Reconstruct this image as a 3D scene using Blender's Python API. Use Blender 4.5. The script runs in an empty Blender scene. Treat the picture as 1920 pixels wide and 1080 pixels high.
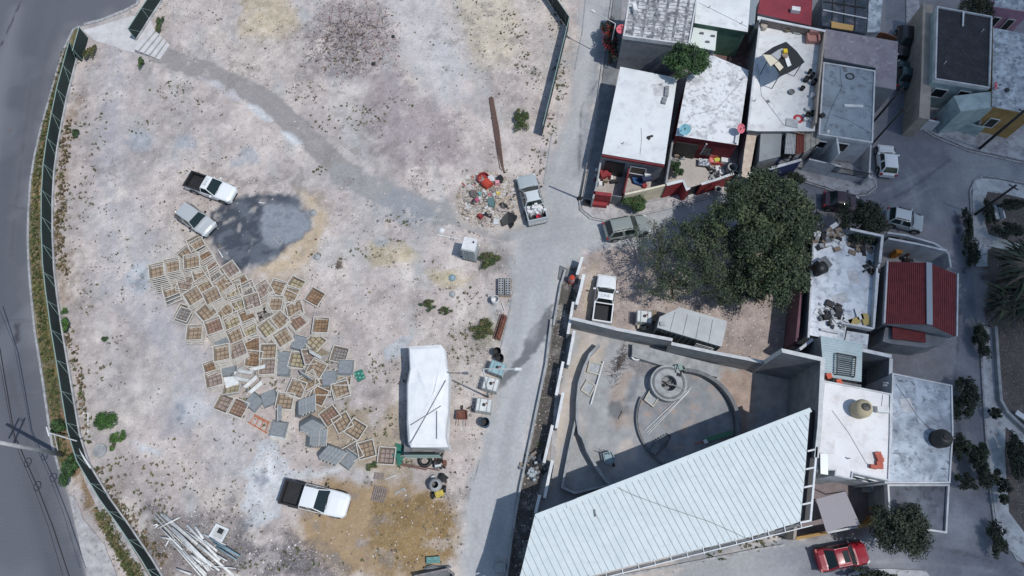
import bpy, math, random
import numpy as np
from mathutils import Vector, Matrix

SC = bpy.context.scene
R = math.radians
rnd = random.Random(7)
nrg = np.random.default_rng(11)

# ---------------------------------------------------------------- camera, sky, sun, exposure
CAMH, TILT, FOC = 53.0, R(20.5), 1280.0
cam = bpy.data.cameras.new('camera'); camo = bpy.data.objects.new('camera', cam)
SC.collection.objects.link(camo); SC.camera = camo
camo.location = (0, 0, CAMH); camo.rotation_euler = (TILT, 0, 0)
cam.sensor_width = 36; cam.lens = 36*FOC/1920; cam.clip_end = 5000; cam.clip_start = .5
SUN_EL = R(64); SUN_TO = Vector((.90, -.43, 0)).normalized()      # horizontal direction towards the sun
w = bpy.data.worlds.new('World'); SC.world = w; w.use_nodes = True
nt = w.node_tree; bg = nt.nodes['Background']
sky = nt.nodes.new('ShaderNodeTexSky'); sky.sky_type = 'NISHITA'; sky.sun_disc = False
sky.sun_elevation = SUN_EL; sky.sun_rotation = math.atan2(SUN_TO.x, SUN_TO.y)
sky.air_density = 1.3; sky.dust_density = .6
nt.links.new(sky.outputs[0], bg.inputs[0]); bg.inputs[1].default_value = .118
sl = bpy.data.lights.new('sun', 'SUN'); sl.energy = 3.25; sl.angle = R(.55); sl.color = (1, .965, .93)
so = bpy.data.objects.new('sun', sl); SC.collection.objects.link(so)
SDIR = Vector((SUN_TO.x*math.cos(SUN_EL), SUN_TO.y*math.cos(SUN_EL), math.sin(SUN_EL)))
so.rotation_euler = SDIR.to_track_quat('Z', 'Y').to_euler(); so.location = (20, -20, 90)
SC.view_settings.view_transform = 'Standard'; SC.view_settings.look = 'None'
SC.view_settings.exposure = 0; SC.view_settings.gamma = 1
SC.cycles.max_bounces = 6; SC.cycles.diffuse_bounces = 3; SC.cycles.glossy_bounces = 3
SC.cycles.transmission_bounces = 4; SC.cycles.transparent_max_bounces = 6; SC.cycles.volume_bounces = 0

# ---------------------------------------------------------------- helpers
ct, st_ = math.cos(TILT), math.sin(TILT)
def P(px, py, h=0.0):
    """world x, y of the point at height h seen at pixel (px,py) of the 1920x1080 photograph"""
    u = (px-960)/FOC; v = (540-py)/FOC
    Z = (CAMH-h)/(ct-v*st_)
    return (Z*u, Z*(st_+v*ct))
def PP(pts, h=0.0): return [P(x, y, h) for x, y in pts]
def t3(X, Y, pts): return [(X+a/3.724, Y+b/3.724) for a, b in pts]
def lin(c): return tuple(((v/255)/12.92 if v/255 <= .04045 else ((v/255+.055)/1.055)**2.4) for v in c)
KA = .80
def A(r, g, b, k=1.0):
    ex = max(0, b-(r+g)/2); b = b-.36*ex-2; g = g-.10*ex
    return tuple(min(.86, v*KA*k) for v in lin((r, g, b)))+(1,)

MATS = {}
def mat(name, a, b=None, scale=2.0, lo=.4, hi=.65, rough=.85, metal=0, grain=.12, gscale=25, bump=.0, bscale=30, b2=None, s2=8, stretch=None, coords='world'):
    if name in MATS: return MATS[name]
    m = bpy.data.materials.new(name); m.use_nodes = True; n = m.node_tree.nodes; L = m.node_tree.links
    bs = n['Principled BSDF']; bs.inputs['Roughness'].default_value = rough; bs.inputs['Metallic'].default_value = metal
    if coords == 'world': g = n.new('ShaderNodeNewGeometry'); src = g.outputs['Position']
    else: g = n.new('ShaderNodeTexCoord'); src = g.outputs['Object']
    if stretch:
        mp = n.new('ShaderNodeMapping'); mp.inputs['Scale'].default_value = stretch; L.new(src, mp.inputs[0]); src = mp.outputs[0]
    def noise(s, d=6):
        t = n.new('ShaderNodeTexNoise'); t.inputs['Scale'].default_value = s; t.inputs['Detail'].default_value = d
        t.inputs['Roughness'].default_value = .62; L.new(src, t.inputs['Vector']); return t.outputs['Fac']
    def rng(f, a0, a1, b0=0, b1=1):
        r = n.new('ShaderNodeMapRange'); r.inputs[1].default_value = a0; r.inputs[2].default_value = a1
        r.inputs[3].default_value = b0; r.inputs[4].default_value = b1; L.new(f, r.inputs[0]); return r.outputs[0]
    def mix(f, x, y, mode='MIX'):
        k = n.new('ShaderNodeMix'); k.data_type = 'RGBA'; k.blend_type = mode
        if isinstance(f, float): k.inputs[0].default_value = f
        else: L.new(f, k.inputs[0])
        for i, q in ((6, x), (7, y)):
            if isinstance(q, tuple): k.inputs[i].default_value = q
            else: L.new(q, k.inputs[i])
        return k.outputs[2]
    col = a
    if b: col = mix(rng(noise(scale), lo, hi), a, b)
    if b2: col = mix(rng(noise(s2), .52, .68), col, b2)
    if grain:
        gr = rng(noise(gscale, 3), .25, .75, 1-grain, 1+grain)
        cc = n.new('ShaderNodeCombineColor')
        for i in range(3): L.new(gr, cc.inputs[i])
        col = mix(1.0, col, cc.outputs[0], 'MULTIPLY')
    if isinstance(col, tuple): bs.inputs['Base Color'].default_value = col
    else: L.new(col, bs.inputs['Base Color'])
    if bump:
        bp = n.new('ShaderNodeBump'); bp.inputs['Strength'].default_value = bump; bp.inputs['Distance'].default_value = .03
        L.new(noise(bscale, 5), bp.inputs['Height']); L.new(bp.outputs[0], bs.inputs['Normal'])
    MATS[name] = m; return m

class MB:
    def __init__(s): s.v = []; s.f = []; s.m = []; s.mats = []
    def mi(s, m):
        if m not in s.mats: s.mats.append(m)
        return s.mats.index(m)
    def add(s, vs, fs, m):
        o = len(s.v); k = s.mi(m); s.v += [tuple(v) for v in vs]
        s.f += [tuple(i+o for i in f) for f in fs]; s.m += [k]*len(fs); return s
    def box(s, cx, cy, z0, z1, sx, sy, m, rz=0.0, top=1.0):
        c, q = math.cos(rz), math.sin(rz); vs = []
        for z, k in ((z0, 1.0), (z1, top)):
            for a, b in ((-1, -1), (1, -1), (1, 1), (-1, 1)):
                x, y = a*sx/2*k, b*sy/2*k; vs.append((cx+x*c-y*q, cy+x*q+y*c, z))
        return s.add(vs, [(3, 2, 1, 0), (4, 5, 6, 7), (0, 1, 5, 4), (1, 2, 6, 5), (2, 3, 7, 6), (3, 0, 4, 7)], m)
    def prism(s, poly, z0, z1, m, mside=None, bottom=False):
        n = len(poly); zt = z1 if hasattr(z1, '__len__') else [z1]*n
        vs = [(x, y, z0) for x, y in poly]+[(p[0], p[1], z) for p, z in zip(poly, zt)]
        s.add(vs, [tuple(range(n, 2*n))]+([tuple(range(n))[::-1]] if bottom else []), m)
        o = len(s.v)-2*n; k = s.mi(mside or m)
        for i in range(n):
            j = (i+1) % n; s.f.append((o+i, o+j, o+n+j, o+n+i)); s.m.append(k)
        return s
    def ribbon(s, pts, w_, z0, z1, m, closed=False, off=0.0):
        n = len(pts); Lf = []; Rt = []
        for i, p in enumerate(pts):
            a = pts[i-1] if (i > 0 or closed) else None; b = pts[(i+1) % n] if (i < n-1 or closed) else None
            d = []
            if a: d.append((p[0]-a[0], p[1]-a[1]))
            if b: d.append((b[0]-p[0], b[1]-p[1]))
            d = [(x/(math.hypot(x, y) or 1), y/(math.hypot(x, y) or 1)) for x, y in d]
            nx, ny = -sum(y for x, y in d), sum(x for x, y in d); l = math.hypot(nx, ny) or 1; nx /= l; ny /= l
            k = 1/max(.35, abs(nx*-d[0][1]+ny*d[0][0]))
            Lf.append((p[0]+nx*(off+w_/2)*k, p[1]+ny*(off+w_/2)*k)); Rt.append((p[0]+nx*(off-w_/2)*k, p[1]+ny*(off-w_/2)*k))
        za = z0 if hasattr(z0, '__len__') else [z0]*n; zb = z1 if hasattr(z1, '__len__') else [z1]*n
        vs = []
        for i in range(n): vs += [Lf[i]+(za[i],), Rt[i]+(za[i],), Rt[i]+(zb[i],), Lf[i]+(zb[i],)]
        fs = []
        for i in range(n if closed else n-1):
            a, b = 4*i, 4*((i+1) % n)
            for q in range(4): fs.append((a+q, a+(q+1) % 4, b+(q+1) % 4, b+q))
        if not closed: fs += [(3, 2, 1, 0), (4*n-4, 4*n-3, 4*n-2, 4*n-1)]
        return s.add(vs, fs, m)
    def tube(s, pts, r, m, n=8, cap=True):
        pts = [Vector(p) for p in pts]; rs = r if hasattr(r, '__len__') else [r]*len(pts); vs = []; fs = []
        for i, p in enumerate(pts):
            d = (pts[min(i+1, len(pts)-1)]-pts[max(i-1, 0)]).normalized()
            u = d.cross(Vector((0, 0, 1)));
            if u.length < .05: u = Vector((1, 0, 0))
            u.normalize(); v = d.cross(u)
            for k in range(n):
                a = 2*math.pi*k/n; vs.append(p+(u*math.cos(a)+v*math.sin(a))*rs[i])
        for i in range(len(pts)-1):
            for k in range(n): fs.append((i*n+k, i*n+(k+1) % n, (i+1)*n+(k+1) % n, (i+1)*n+k))
        if cap: fs += [tuple(range(n))[::-1], tuple(range((len(pts)-1)*n, len(pts)*n))]
        return s.add(vs, fs, m)
    def lathe(s, cx, cy, prof, m, n=20, cap=False):
        vs = []; fs = []
        for r, z in prof:
            for k in range(n): a = 2*math.pi*k/n; vs.append((cx+r*math.cos(a), cy+r*math.sin(a), z))
        for i in range(len(prof)-1):
            for k in range(n): fs.append((i*n+k, i*n+(k+1) % n, (i+1)*n+(k+1) % n, (i+1)*n+k))
        if cap: fs.append(tuple(range((len(prof)-1)*n, len(prof)*n)))
        return s.add(vs, fs, m)
    def bar(s, a, b, w_, h_, m):
        a = Vector(a); b = Vector(b); d = (b-a).normalized(); u = d.cross(Vector((0, 0, 1)))
        if u.length < .05: u = Vector((1, 0, 0))
        u.normalize(); v = u.cross(d); vs = []
        for p in (a, b):
            for i, j in ((-1, -1), (1, -1), (1, 1), (-1, 1)): vs.append(p+u*i*w_/2+v*j*h_/2)
        return s.add(vs, [(3, 2, 1, 0), (4, 5, 6, 7), (0, 1, 5, 4), (1, 2, 6, 5), (2, 3, 7, 6), (3, 0, 4, 7)], m)
    def build(s, name, parent=None, smooth=False, loc=None):
        o_ = Vector((0, 0, 0))
        if parent is not None: o_ = WL[parent.name]
        elif loc is not None: o_ = Vector(loc)
        elif s.v:
            xs = [v[0] for v in s.v]; ys = [v[1] for v in s.v]; zs = [v[2] for v in s.v]
            o_ = Vector(((min(xs)+max(xs))/2, (min(ys)+max(ys))/2, min(zs)))
        me = bpy.data.meshes.new(name)
        me.from_pydata([(v[0]-o_.x, v[1]-o_.y, v[2]-o_.z) for v in s.v], [], s.f)
        for m in s.mats: me.materials.append(m)
        me.polygons.foreach_set('material_index', s.m)
        if smooth: me.polygons.foreach_set('use_smooth', [True]*len(s.f))
        me.update()
        ob = bpy.data.objects.new(name, me); SC.collection.objects.link(ob)
        if parent is not None: ob.parent = parent
        else: ob.location = o_
        WL[ob.name] = Vector(o_)
        return ob
WL = {}
def tag(o, label=None, cat=None, group=None, kind=None):
    if label: o['label'] = label
    if cat: o['category'] = cat
    if group: o['group'] = group
    if kind: o['kind'] = kind
    return o
def thing(name, label, cat, loc, group=None):
    o = bpy.data.objects.new(name, None); SC.collection.objects.link(o)
    o.location = (loc[0], loc[1], loc[2] if len(loc) > 2 else 0); o.empty_display_size = .3
    WL[o.name] = Vector(o.location); return tag(o, label, cat, group)
def part(mb, name, parent, smooth=False, label=None):
    o = mb.build(name, parent, smooth)
    if label: o['label'] = label
    return o
def copy_tree(o, parent=None):
    c = o.copy(); SC.collection.objects.link(c)
    if parent is not None: c.parent = parent
    WL[c.name] = Vector(WL.get(o.name, (0, 0, 0)))
    for ch in list(o.children): copy_tree(ch, c)
    return c
def numpy_mesh(name, V, F, M, mats, parent=None, smooth=False):
    """V (n,3), F (m,4) quads"""
    me = bpy.data.meshes.new(name); o_ = np.array(WL[parent.name]) if parent is not None else np.zeros(3)
    V = np.asarray(V, dtype=np.float32)-o_.astype(np.float32)
    me.vertices.add(len(V)); me.vertices.foreach_set('co', V.ravel())
    k = F.shape[1]; me.loops.add(F.size); me.loops.foreach_set('vertex_index', F.astype(np.int32).ravel())
    me.polygons.add(len(F)); me.polygons.foreach_set('loop_start', np.arange(0, F.size, k, dtype=np.int32))
    me.polygons.foreach_set('loop_total', np.full(len(F), k, dtype=np.int32))
    for m in mats: me.materials.append(m)
    me.polygons.foreach_set('material_index', np.asarray(M, dtype=np.int32))
    if smooth: me.polygons.foreach_set('use_smooth', np.ones(len(F), dtype=bool))
    me.update(calc_edges=True); me.validate()
    ob = bpy.data.objects.new(name, me); SC.collection.objects.link(ob)
    if parent is not None: ob.parent = parent
    WL[ob.name] = Vector(o_); return ob

# cloud added above the frame, unseen, sized and placed to darken the eastern houses
def shade_cloud():
    m = bpy.data.materials.new('shade_cloud_volume'); m.use_nodes = True; n = m.node_tree.nodes
    n.remove(n['Principled BSDF']); v = n.new('ShaderNodeVolumePrincipled')
    v.inputs['Color'].default_value = (.9, .9, .92, 1); v.inputs['Density'].default_value = .030
    m.node_tree.links.new(v.outputs[0], n['Material Output'].inputs['Volume'])
    import bmesh
    bm = bmesh.new(); bmesh.ops.create_icosphere(bm, subdivisions=4, radius=1)
    for q in bm.verts:
        d = q.co.normalized(); f = 1+.07*math.sin(5*d.x+2*d.y)+.06*math.sin(7*d.y+3*d.z)
        q.co = d*f
    me = bpy.data.meshes.new('shade_cloud'); bm.to_mesh(me); bm.free(); me.materials.append(m)
    o = bpy.data.objects.new('shade_cloud', me); SC.collection.objects.link(o)
    alt = 420; c = Vector((73, 22, 0))+SDIR*(alt/SDIR.z)
    o.location = c; o.scale = (41, 75, 52); o['kind'] = 'structure'
shade_cloud()
# ---------------------------------------------------------------- the ground: one fine sheet cut into soil, roads and slabs
X0, X1, Y0, Y1, STP = -56.0, 56.0, -8.0, 58.0, .15
gx = np.arange(X0, X1+.01, STP); gy = np.arange(Y0, Y1+.01, STP); NX, NY = len(gx), len(gy)
GX, GY = np.meshgrid(gx, gy)
def vnoise(X, Y, s, seed=0):
    r = np.random.default_rng(seed); T = r.random((128, 128))
    x = X/s+1000; y = Y/s+1000; xi = np.floor(x).astype(int); yi = np.floor(y).astype(int); fx = x-xi; fy = y-yi
    fx = fx*fx*(3-2*fx); fy = fy*fy*(3-2*fy)
    a = T[yi % 128, xi % 128]; b = T[yi % 128, (xi+1) % 128]; c = T[(yi+1) % 128, xi % 128]; d = T[(yi+1) % 128, (xi+1) % 128]
    return (a*(1-fx)+b*fx)*(1-fy)+(c*(1-fx)+d*fx)*fy
def fbm(X, Y, s, seed=0, o=4):
    t = 0; w_ = 0
    for i in range(o): t = t+vnoise(X, Y, s/2**i, seed+i)*.55**i; w_ += .55**i
    return t/w_
N1 = fbm(GX, GY, 2.2, 1, 4); N2 = fbm(GX, GY, 7.0, 20, 4); N3 = fbm(GX, GY, .8, 40, 3); N4 = vnoise(GX, GY, .3, 77)
def sdist(poly, X, Y):
    d = np.full(X.shape, 1e9); ins = np.zeros(X.shape, bool); n = len(poly)
    for i in range(n):
        ax, ay = poly[i]; bx, by = poly[(i+1) % n]; ex, ey = bx-ax, by-ay; l = ex*ex+ey*ey or 1e-9
        t = np.clip(((X-ax)*ex+(Y-ay)*ey)/l, 0, 1); d = np.minimum(d, np.hypot(X-ax-t*ex, Y-ay-t*ey))
        if ay != by:
            c = ((ay > Y) != (by > Y)) & (X < (bx-ax)*(Y-ay)/(by-ay)+ax); ins ^= c
    return np.where(ins, -d, d)
def ldist(pts, X, Y):
    d = np.full(X.shape, 1e9)
    for i in range(len(pts)-1):
        ax, ay = pts[i]; bx, by = pts[i+1]; ex, ey = bx-ax, by-ay; l = ex*ex+ey*ey or 1e-9
        t = np.clip(((X-ax)*ex+(Y-ay)*ey)/l, 0, 1); d = np.minimum(d, np.hypot(X-ax-t*ex, Y-ay-t*ey))
    return d
COL = np.zeros((NY, NX, 3)); COL[:] = A(190, 179, 176)[:3]; GRV = np.full((NY, NX), .55); HGT = np.zeros((NY, NX))
def blend(al, c=None, g=None):
    al = np.clip(al, 0, 1)
    if c is not None: COL[:] = COL*(1-al[..., None])+np.array(A(*c)[:3])*al[..., None]
    if g is not None: GRV[:] = GRV*(1-al)+g*al
def sm0(d, s=.15): return np.clip(.5-d/(2*s), 0, 1)
def paint(px, c, soft=.3, amp=.5, op=1.0, g=None, line=None, patchy=0.0):
    w_ = PP(px)
    d = sdist(w_, GX, GY) if line is None else ldist(w_, GX, GY)-line
    d = d+(N1-.5)*2*amp+(N3-.5)*amp*1.6+(N4-.5)*min(amp, .3)*1.4
    al = np.clip(.5-d/(2*soft), 0, 1); al = al*al*(3-2*al)*op
    if patchy: al = al*np.clip((N2+N3-1)*3*patchy+1-patchy*.5, 0, 1)
    blend(al, c, g)
# broad soil tones
blend((N2-.45)*3.2, (199, 190, 184)); blend((.47-N2)*3.5, (170, 165, 165)); blend((N1-.56)*3, (206, 198, 192))
blend((.38-N1)*2.5, (158, 152, 152)); NS = fbm(GX*.9+GY*.25, GY*.35-GX*.1, 1.6, 210, 4); blend((NS-.55)*4, (180, 178, 178), .35); blend((fbm(GX, GY, 12, 300, 3)-.5)*3.5, (202, 192, 188))
# yards and fields to the east get a neutral cement base
paint([(1100, -60), (2400, -60), (2400, 1300), (1560, 1300), (1480, 700), (1300, 680), (1075, 600), (1100, 480), (1130, 130)], (150, 150, 158), .2, .1, g=.25)
paint([(1095, 480), (1200, 440), (1340, 420), (1520, 400), (1512, 660), (1430, 690), (1072, 600)], (172, 158, 152), .4, .5, g=.6)
paint([(1290, 560), (1500, 560), (1500, 650), (1380, 650)], (168, 154, 150), .8, .6, op=.8)
paint([(1098, 520), (1115, 500), (1128, 540), (1105, 600), (1092, 580)], (196, 180, 160), .4, .4, op=.8)
# tracks and path
paint([(222, 100), (215, 170), (212, 260), (205, 380), (210, 520), (300, 620), (360, 720), (330, 800)], (176, 176, 186), 1.2, 1.0, op=.75, line=.9, g=.3)
paint([(240, 390), (250, 470), (330, 600), (380, 700), (420, 790), (430, 860)], (184, 182, 188), 1.4, 1.2, op=.7, line=1.3, g=.3)
paint([(300, 102), (345, 118), (400, 140), (455, 165), (500, 190), (560, 240), (620, 300), (680, 345), (760, 380), (850, 405), (950, 432)], (154, 150, 150), .12, .18, line=1.05, g=.05)
paint([(640, 325), (720, 362), (800, 390), (900, 412), (980, 430)], (158, 157, 159), .4, .5, line=1.2, g=.12, op=.9)
paint([(372, 144), (405, 152), (440, 172), (455, 190), (440, 188), (400, 165)], (196, 194, 198), .2, .2)
paint([(455, 190), (480, 198), (512, 226), (500, 228), (470, 208)], (205, 208, 212), .2, .2)
paint([(525, 247), (545, 250), (567, 270), (555, 276), (535, 260)], (208, 214, 220), .2, .2)
def rut(px, off=.0, c=(150, 146, 146), op=.4, wd=.13):
    W_ = PP(px); d = ldist(W_, GX, GY); d = np.abs(d-.75)+(N3-.5)*.25; al = np.clip(1-d/wd/1.6, 0, 1)*op*np.clip((N1-.3)*3, 0, 1); blend(al, c, .2)
for q in ([(228, 110), (218, 250), (215, 400), (235, 560), (330, 700), (360, 830), (420, 900)], [(250, 130), (232, 300), (236, 420), (300, 560), (360, 690)], [(470, 400), (400, 440), (300, 460), (230, 420)], [(560, 440), (640, 470), (760, 450), (900, 440), (980, 450)], [(430, 900), (560, 940), (700, 960), (840, 900), (900, 780), (930, 640)], [(830, 0), (880, 120), (900, 260), (880, 380)], [(760, 30), (800, 180), (900, 330), (985, 420)], [(500, 1000), (560, 1010), (620, 1000), (700, 1030), (800, 1060)], [(640, 480), (740, 560), (850, 640), (880, 760)]): rut(q); rut(q, c=(208, 202, 198), op=.25, wd=.25)
# cement stains, clay and mixed patches
paint([(560, 358), (600, 365), (618, 400), (612, 440), (590, 480), (572, 512), (520, 522), (478, 516), (488, 492), (540, 460), (585, 420)], (198, 178, 150), .8, .7, op=.85)
paint([(395, 398), (430, 374), (470, 366), (520, 360), (556, 366), (566, 390), (586, 405), (584, 428), (560, 450), (535, 462), (525, 480), (500, 496), (470, 500), (445, 512), (425, 500), (405, 470), (385, 440)], (74, 83, 101), .3, .22, g=.1)
blend(np.clip(.5-(sdist(PP([(395, 398), (556, 366), (580, 420), (500, 496), (425, 500)]), GX, GY))/.6, 0, 1)*np.clip((N1-.5)*2.5, 0, .35), (118, 127, 144))
paint([(494, 384), (520, 380), (556, 386), (566, 398), (584, 408), (582, 428), (560, 446), (530, 458), (515, 464), (496, 452), (490, 425)], (146, 154, 168), .25, .3, g=.05)
swl = fbm(GX*.7+GY*.5, GY*1.3-GX*.6, .9, 333, 4); din = sm0(sdist(PP([(395, 398), (430, 374), (556, 366), (586, 405), (560, 450), (500, 496), (445, 512), (405, 470)]), GX, GY), .4)
blend(din*np.clip((swl-.5)*3.5, 0, .42), (122, 131, 147)); blend(din*np.clip((.45-swl)*3, 0, .3), (72, 80, 98))
paint([(250, 492), (275, 490), (284, 510), (280, 540), (262, 556), (240, 545), (234, 515)], (184, 190, 200), .3, .35)
paint([(258, 515), (272, 508), (275, 528), (256, 545), (244, 535)], (112, 124, 140), .35, .3, op=.7)
paint([(330, 745), (380, 738), (400, 765), (380, 790), (340, 788)], (192, 195, 202), .4, .5, op=.8)
paint([(332, 758), (345, 752), (348, 775), (336, 784)], (126, 136, 154), .25, .2, op=.8)
paint([(485, 832), (505, 826), (520, 838), (520, 852), (540, 866), (545, 880), (600, 884), (650, 866), (672, 872), (600, 900), (540, 903), (528, 940), (520, 965), (490, 985), (455, 998), (448, 985), (470, 965), (455, 950), (468, 900), (455, 885), (480, 870)], (202, 206, 212), .2, .35)
paint([(500, 850), (530, 870), (545, 888), (600, 890), (560, 900), (520, 930), (490, 960), (478, 920), (485, 880)], (214, 216, 220), .3, .5, op=.8, patchy=.8)
paint([(478, 890), (500, 880), (510, 905), (490, 915), (478, 905)], (120, 128, 148), .3, .3, op=.75)
paint([(575, 908), (620, 895), (700, 905), (760, 900), (800, 925), (850, 950), (868, 1000), (850, 1050), (780, 1085), (640, 1080), (575, 1050), (555, 990)], (166, 143, 114), .7, .7, g=.3)
paint([(700, 935), (760, 928), (830, 940), (850, 985), (835, 1040), (770, 1065), (710, 1050), (690, 990)], (146, 122, 86), .5, .5, g=.4)
paint([(720, 655), (755, 630), (778, 630), (762, 650), (745, 672), (722, 675)], (188, 193, 200), .15, .15)
paint([(245, 826), (270, 830), (305, 845), (300, 856), (262, 850)], (190, 193, 199), .25, .2)
paint([(700, 800), (750, 740), (760, 900), (680, 890), (600, 850), (560, 800), (600, 760), (690, 770)], (172, 156, 132), .5, .8, op=.75, g=.95)
paint([(690, 460), (760, 458), (790, 485), (760, 502), (700, 495)], (190, 176, 146), .5, .5, op=.8, g=1)
paint([(800, 510), (850, 500), (880, 520), (870, 542), (815, 535)], (196, 182, 150), .5, .5, op=.8, g=1)
paint([(700, 388), (740, 360), (790, 372), (810, 400), (770, 420), (720, 412)], (154, 160, 170), .7, .7, op=.8)
paint([(670, 140), (740, 130), (800, 180), (850, 220), (860, 290), (800, 330), (740, 310), (700, 240)], (158, 146, 150), .9, 1.2, op=.75)
paint([(600, 10), (700, 10), (745, 60), (730, 120), (640, 150), (590, 110), (590, 50)], (150, 142, 146), .8, 1.2, op=.7, g=1)
paint([(460, -10), (540, -10), (560, 40), (510, 75), (450, 65)], (190, 176, 150), .7, .8, op=.8, g=.8)
paint([(850, -20), (960, -20), (985, 80), (960, 130), (900, 110), (870, 50)], (202, 192, 172), .8, 1.0, op=.8)
paint([(720, -20), (820, -20), (860, 90), (880, 180), (830, 200), (760, 100)], (198, 198, 204), 1.2, 1.0, op=.6, g=.2)
paint([(845, 380), (870, 350), (950, 330), (990, 420), (940, 440), (860, 420)], (190, 180, 172), .5, .5, g=.9)
for q in [((265, 262), 26), ((350, 268), 22), ((470, 292), 24), ((440, 305), 14), ((590, 485), 9), ((583, 400), 7), ((715, 455), 10)]:
    (a, b), r_ = q; paint([(a+r_*math.cos(t), b+r_*.7*math.sin(t)) for t in (0, 1, 2, 3, 4, 5)], (168, 176, 190), .3, .4, op=.7)
paint([(278, 955), (420, 960), (470, 1000), (600, 1030), (640, 1085), (280, 1090)], (118, 112, 116), .8, 1.2, op=.75, g=1)
paint([(400, 1010), (560, 1010), (600, 1085), (400, 1085)], (100, 98, 106), .8, 1.0, op=.6, g=1)
for a, b, r_, c, op in [(200, 800, 46, (128, 122, 112), .5), (250, 900, 50, (148, 140, 140), .6), (190, 650, 26, (140, 128, 132), .6), (700, 700, 40, (150, 146, 148), .5), (690, 790, 40, (140, 132, 128), .6), (880, 640, 40, (166, 158, 150), .6), (920, 480, 30, (150, 150, 146), .7), (930, 620, 34, (126, 124, 104), .6), (620, 680, 34, (150, 148, 150), .5), (640, 120, 50, (140, 134, 138), .5), (600, 235, 60, (168, 160, 160), .5), (975, 230, 22, (110, 112, 86), .7), (300, 1010, 30, (90, 88, 84), .7)]:
    paint([(a+r_*math.cos(t), b+r_*.8*math.sin(t)) for t in (0, .8, 1.6, 2.4, 3.2, 4, 4.8, 5.6)], c, .9, 1.0, op=op, g=.9, patchy=.6)
# soil margin by the fence
FB = [(142, 121), (126, 183), (115.5, 236), (107.5, 282), (102, 324), (99, 377), (99, 442), (102, 506), (107.5, 555), (117, 621), (129, 691), (138, 745), (150, 815), (166.5, 868), (207, 936), (243, 986), (285, 1048), (310, 1090)]
paint([(x+14, y) for x, y in FB[1:9]], (126, 102, 76), .7, .9, op=.85, line=.5, g=.7, patchy=.9)
paint([(x+16, y) for x, y in FB[9:]], (140, 124, 112), .7, .9, op=.7, line=.4, g=.7, patchy=.9)
# between the main road and the fence: verge
RB = [(268, -30), (258, 8), (235, 20), (190, 38), (150, 50), (138, 56), (122, 90), (106, 140), (92, 190), (78, 240), (66, 290), (58, 340), (54, 400), (53, 450), (55, 500), (60, 560), (66, 620), (74, 670), (82, 720), (89, 770), (98, 830), (112, 880), (124, 910), (132, 940), (145, 1000), (158, 1060), (166, 1110)]
verge = RB[4:22]+FB[::-1][3:]
paint(verge, (96, 92, 56), .12, .15, g=.5)
blend(np.clip(.5-sdist(PP(verge), GX, GY)/.3, 0, 1)*np.clip((N1-.5)*6, 0, 1), (140, 122, 84))
paint([(92, 770), (118, 850), (140, 915), (178, 960), (222, 1040), (240, 1090), (300, 1090), (205, 942), (150, 850), (128, 770)], (138, 116, 92), .15, .3)
# regions
road = RB+[(166, 1200), (-400, 1200), (-400, -60), (268, -60)]
street_w = [(1098, -60), (1095, 40), (1086, 110), (1072, 170), (1052, 240), (1034, 290), (1020, 345), (1024, 395), (985, 430), (950, 440), (968, 490), (966, 560), (950, 610), (938, 660), (925, 750), (905, 830), (885, 900), (872, 990), (858, 1120), (945, 1120), (960, 1004), (976, 911), (1000, 798), (1024, 683), (1036, 610), (1052, 520), (1062, 500), (1090, 482), (1095, 470), (1130, 462), (1340, 440), (1500, 400), (1560, 372), (1620, 400), (1780, 430), (1800, 500), (1796, 600), (1785, 700), (1788, 900), (1760, 1000), (1500, 1015), (1470, 1010), (1300, 1060), (1150, 1120), (1960, 1120), (1900, 1040), (1870, 990), (1850, 900), (1840, 750), (1836, 620), (1822, 500), (1812, 400), (1820, 350), (1850, 335), (1925, 352), (1925, 310), (1820, 285), (1760, 258), (1725, 238), (1702, 190), (1698, 40), (1697, -60), (1655, -60), (1660, 60), (1680, 165), (1640, 230), (1638, 300), (1640, 360), (1600, 368), (1480, 330), (1360, 364), (1230, 397), (1140, 416), (1108, 408), (1090, 392), (1088, 372), (1112, 250), (1128, 130), (1140, 60), (1150, -60)]
court = [(1070, 612), (1195, 640), (1430, 692), (1484, 708), (1510, 800), (1500, 980), (1100, 1130), (985, 1130), (1003, 965), (1040, 800), (1056, 700)]
trench = [(1064, 500), (1052, 520), (1036, 610), (1024, 683), (1000, 798), (976, 911), (960, 1004), (945, 1120), (1000, 1120), (1010, 960), (1042, 800), (1062, 680), (1078, 560), (1082, 500)]
park = [(1840, 340), (1930, 360), (1930, 1080), (1900, 1060), (1860, 900), (1850, 640)]
paint(park, (102, 94, 92), .3, .3, g=.6)
paint([(1855, 425), (1900, 415), (1925, 440), (1925, 520), (1880, 460)], (128, 118, 116), .5, .6)
dR = sdist(PP(road), GX, GY); dS = sdist(PP(street_w), GX, GY); dC = sdist(PP(court), GX, GY)
def sm(d, s=.15): return np.clip(.5-d/(2*s), 0, 1)
blend(sm(dR), (103, 107, 121), 0.02)
edge = sm(dR)*np.clip(1-(-dR)/1.6, 0, 1)*np.clip((N1-.35)*2.5, 0, 1); blend(edge*.7, (140, 140, 148))
for seed, x in ((1, 10), (2, -6), (3, 36)):
    d = ldist(PP([(x+90, -40), (x+40, 150), (x+8, 330), (x-6, 500), (x+2, 640), (x+26, 800), (x+70, 960), (x+110, 1100)]), GX, GY)
    blend(sm(dR)*np.clip(1-d/.9, 0, 1)*.45*np.clip(N2*1.6, 0, 1), (80, 86, 99))
blend(sm(dR)*np.clip(1-ldist(PP([(30, 20), (4, 130), (-20, 300)]), GX, GY)/1.1, 0, 1)*.5, (134, 138, 152))
blend(sm(dR)*np.clip((N2-.5)*4, 0, .5), (120, 126, 138))
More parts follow.
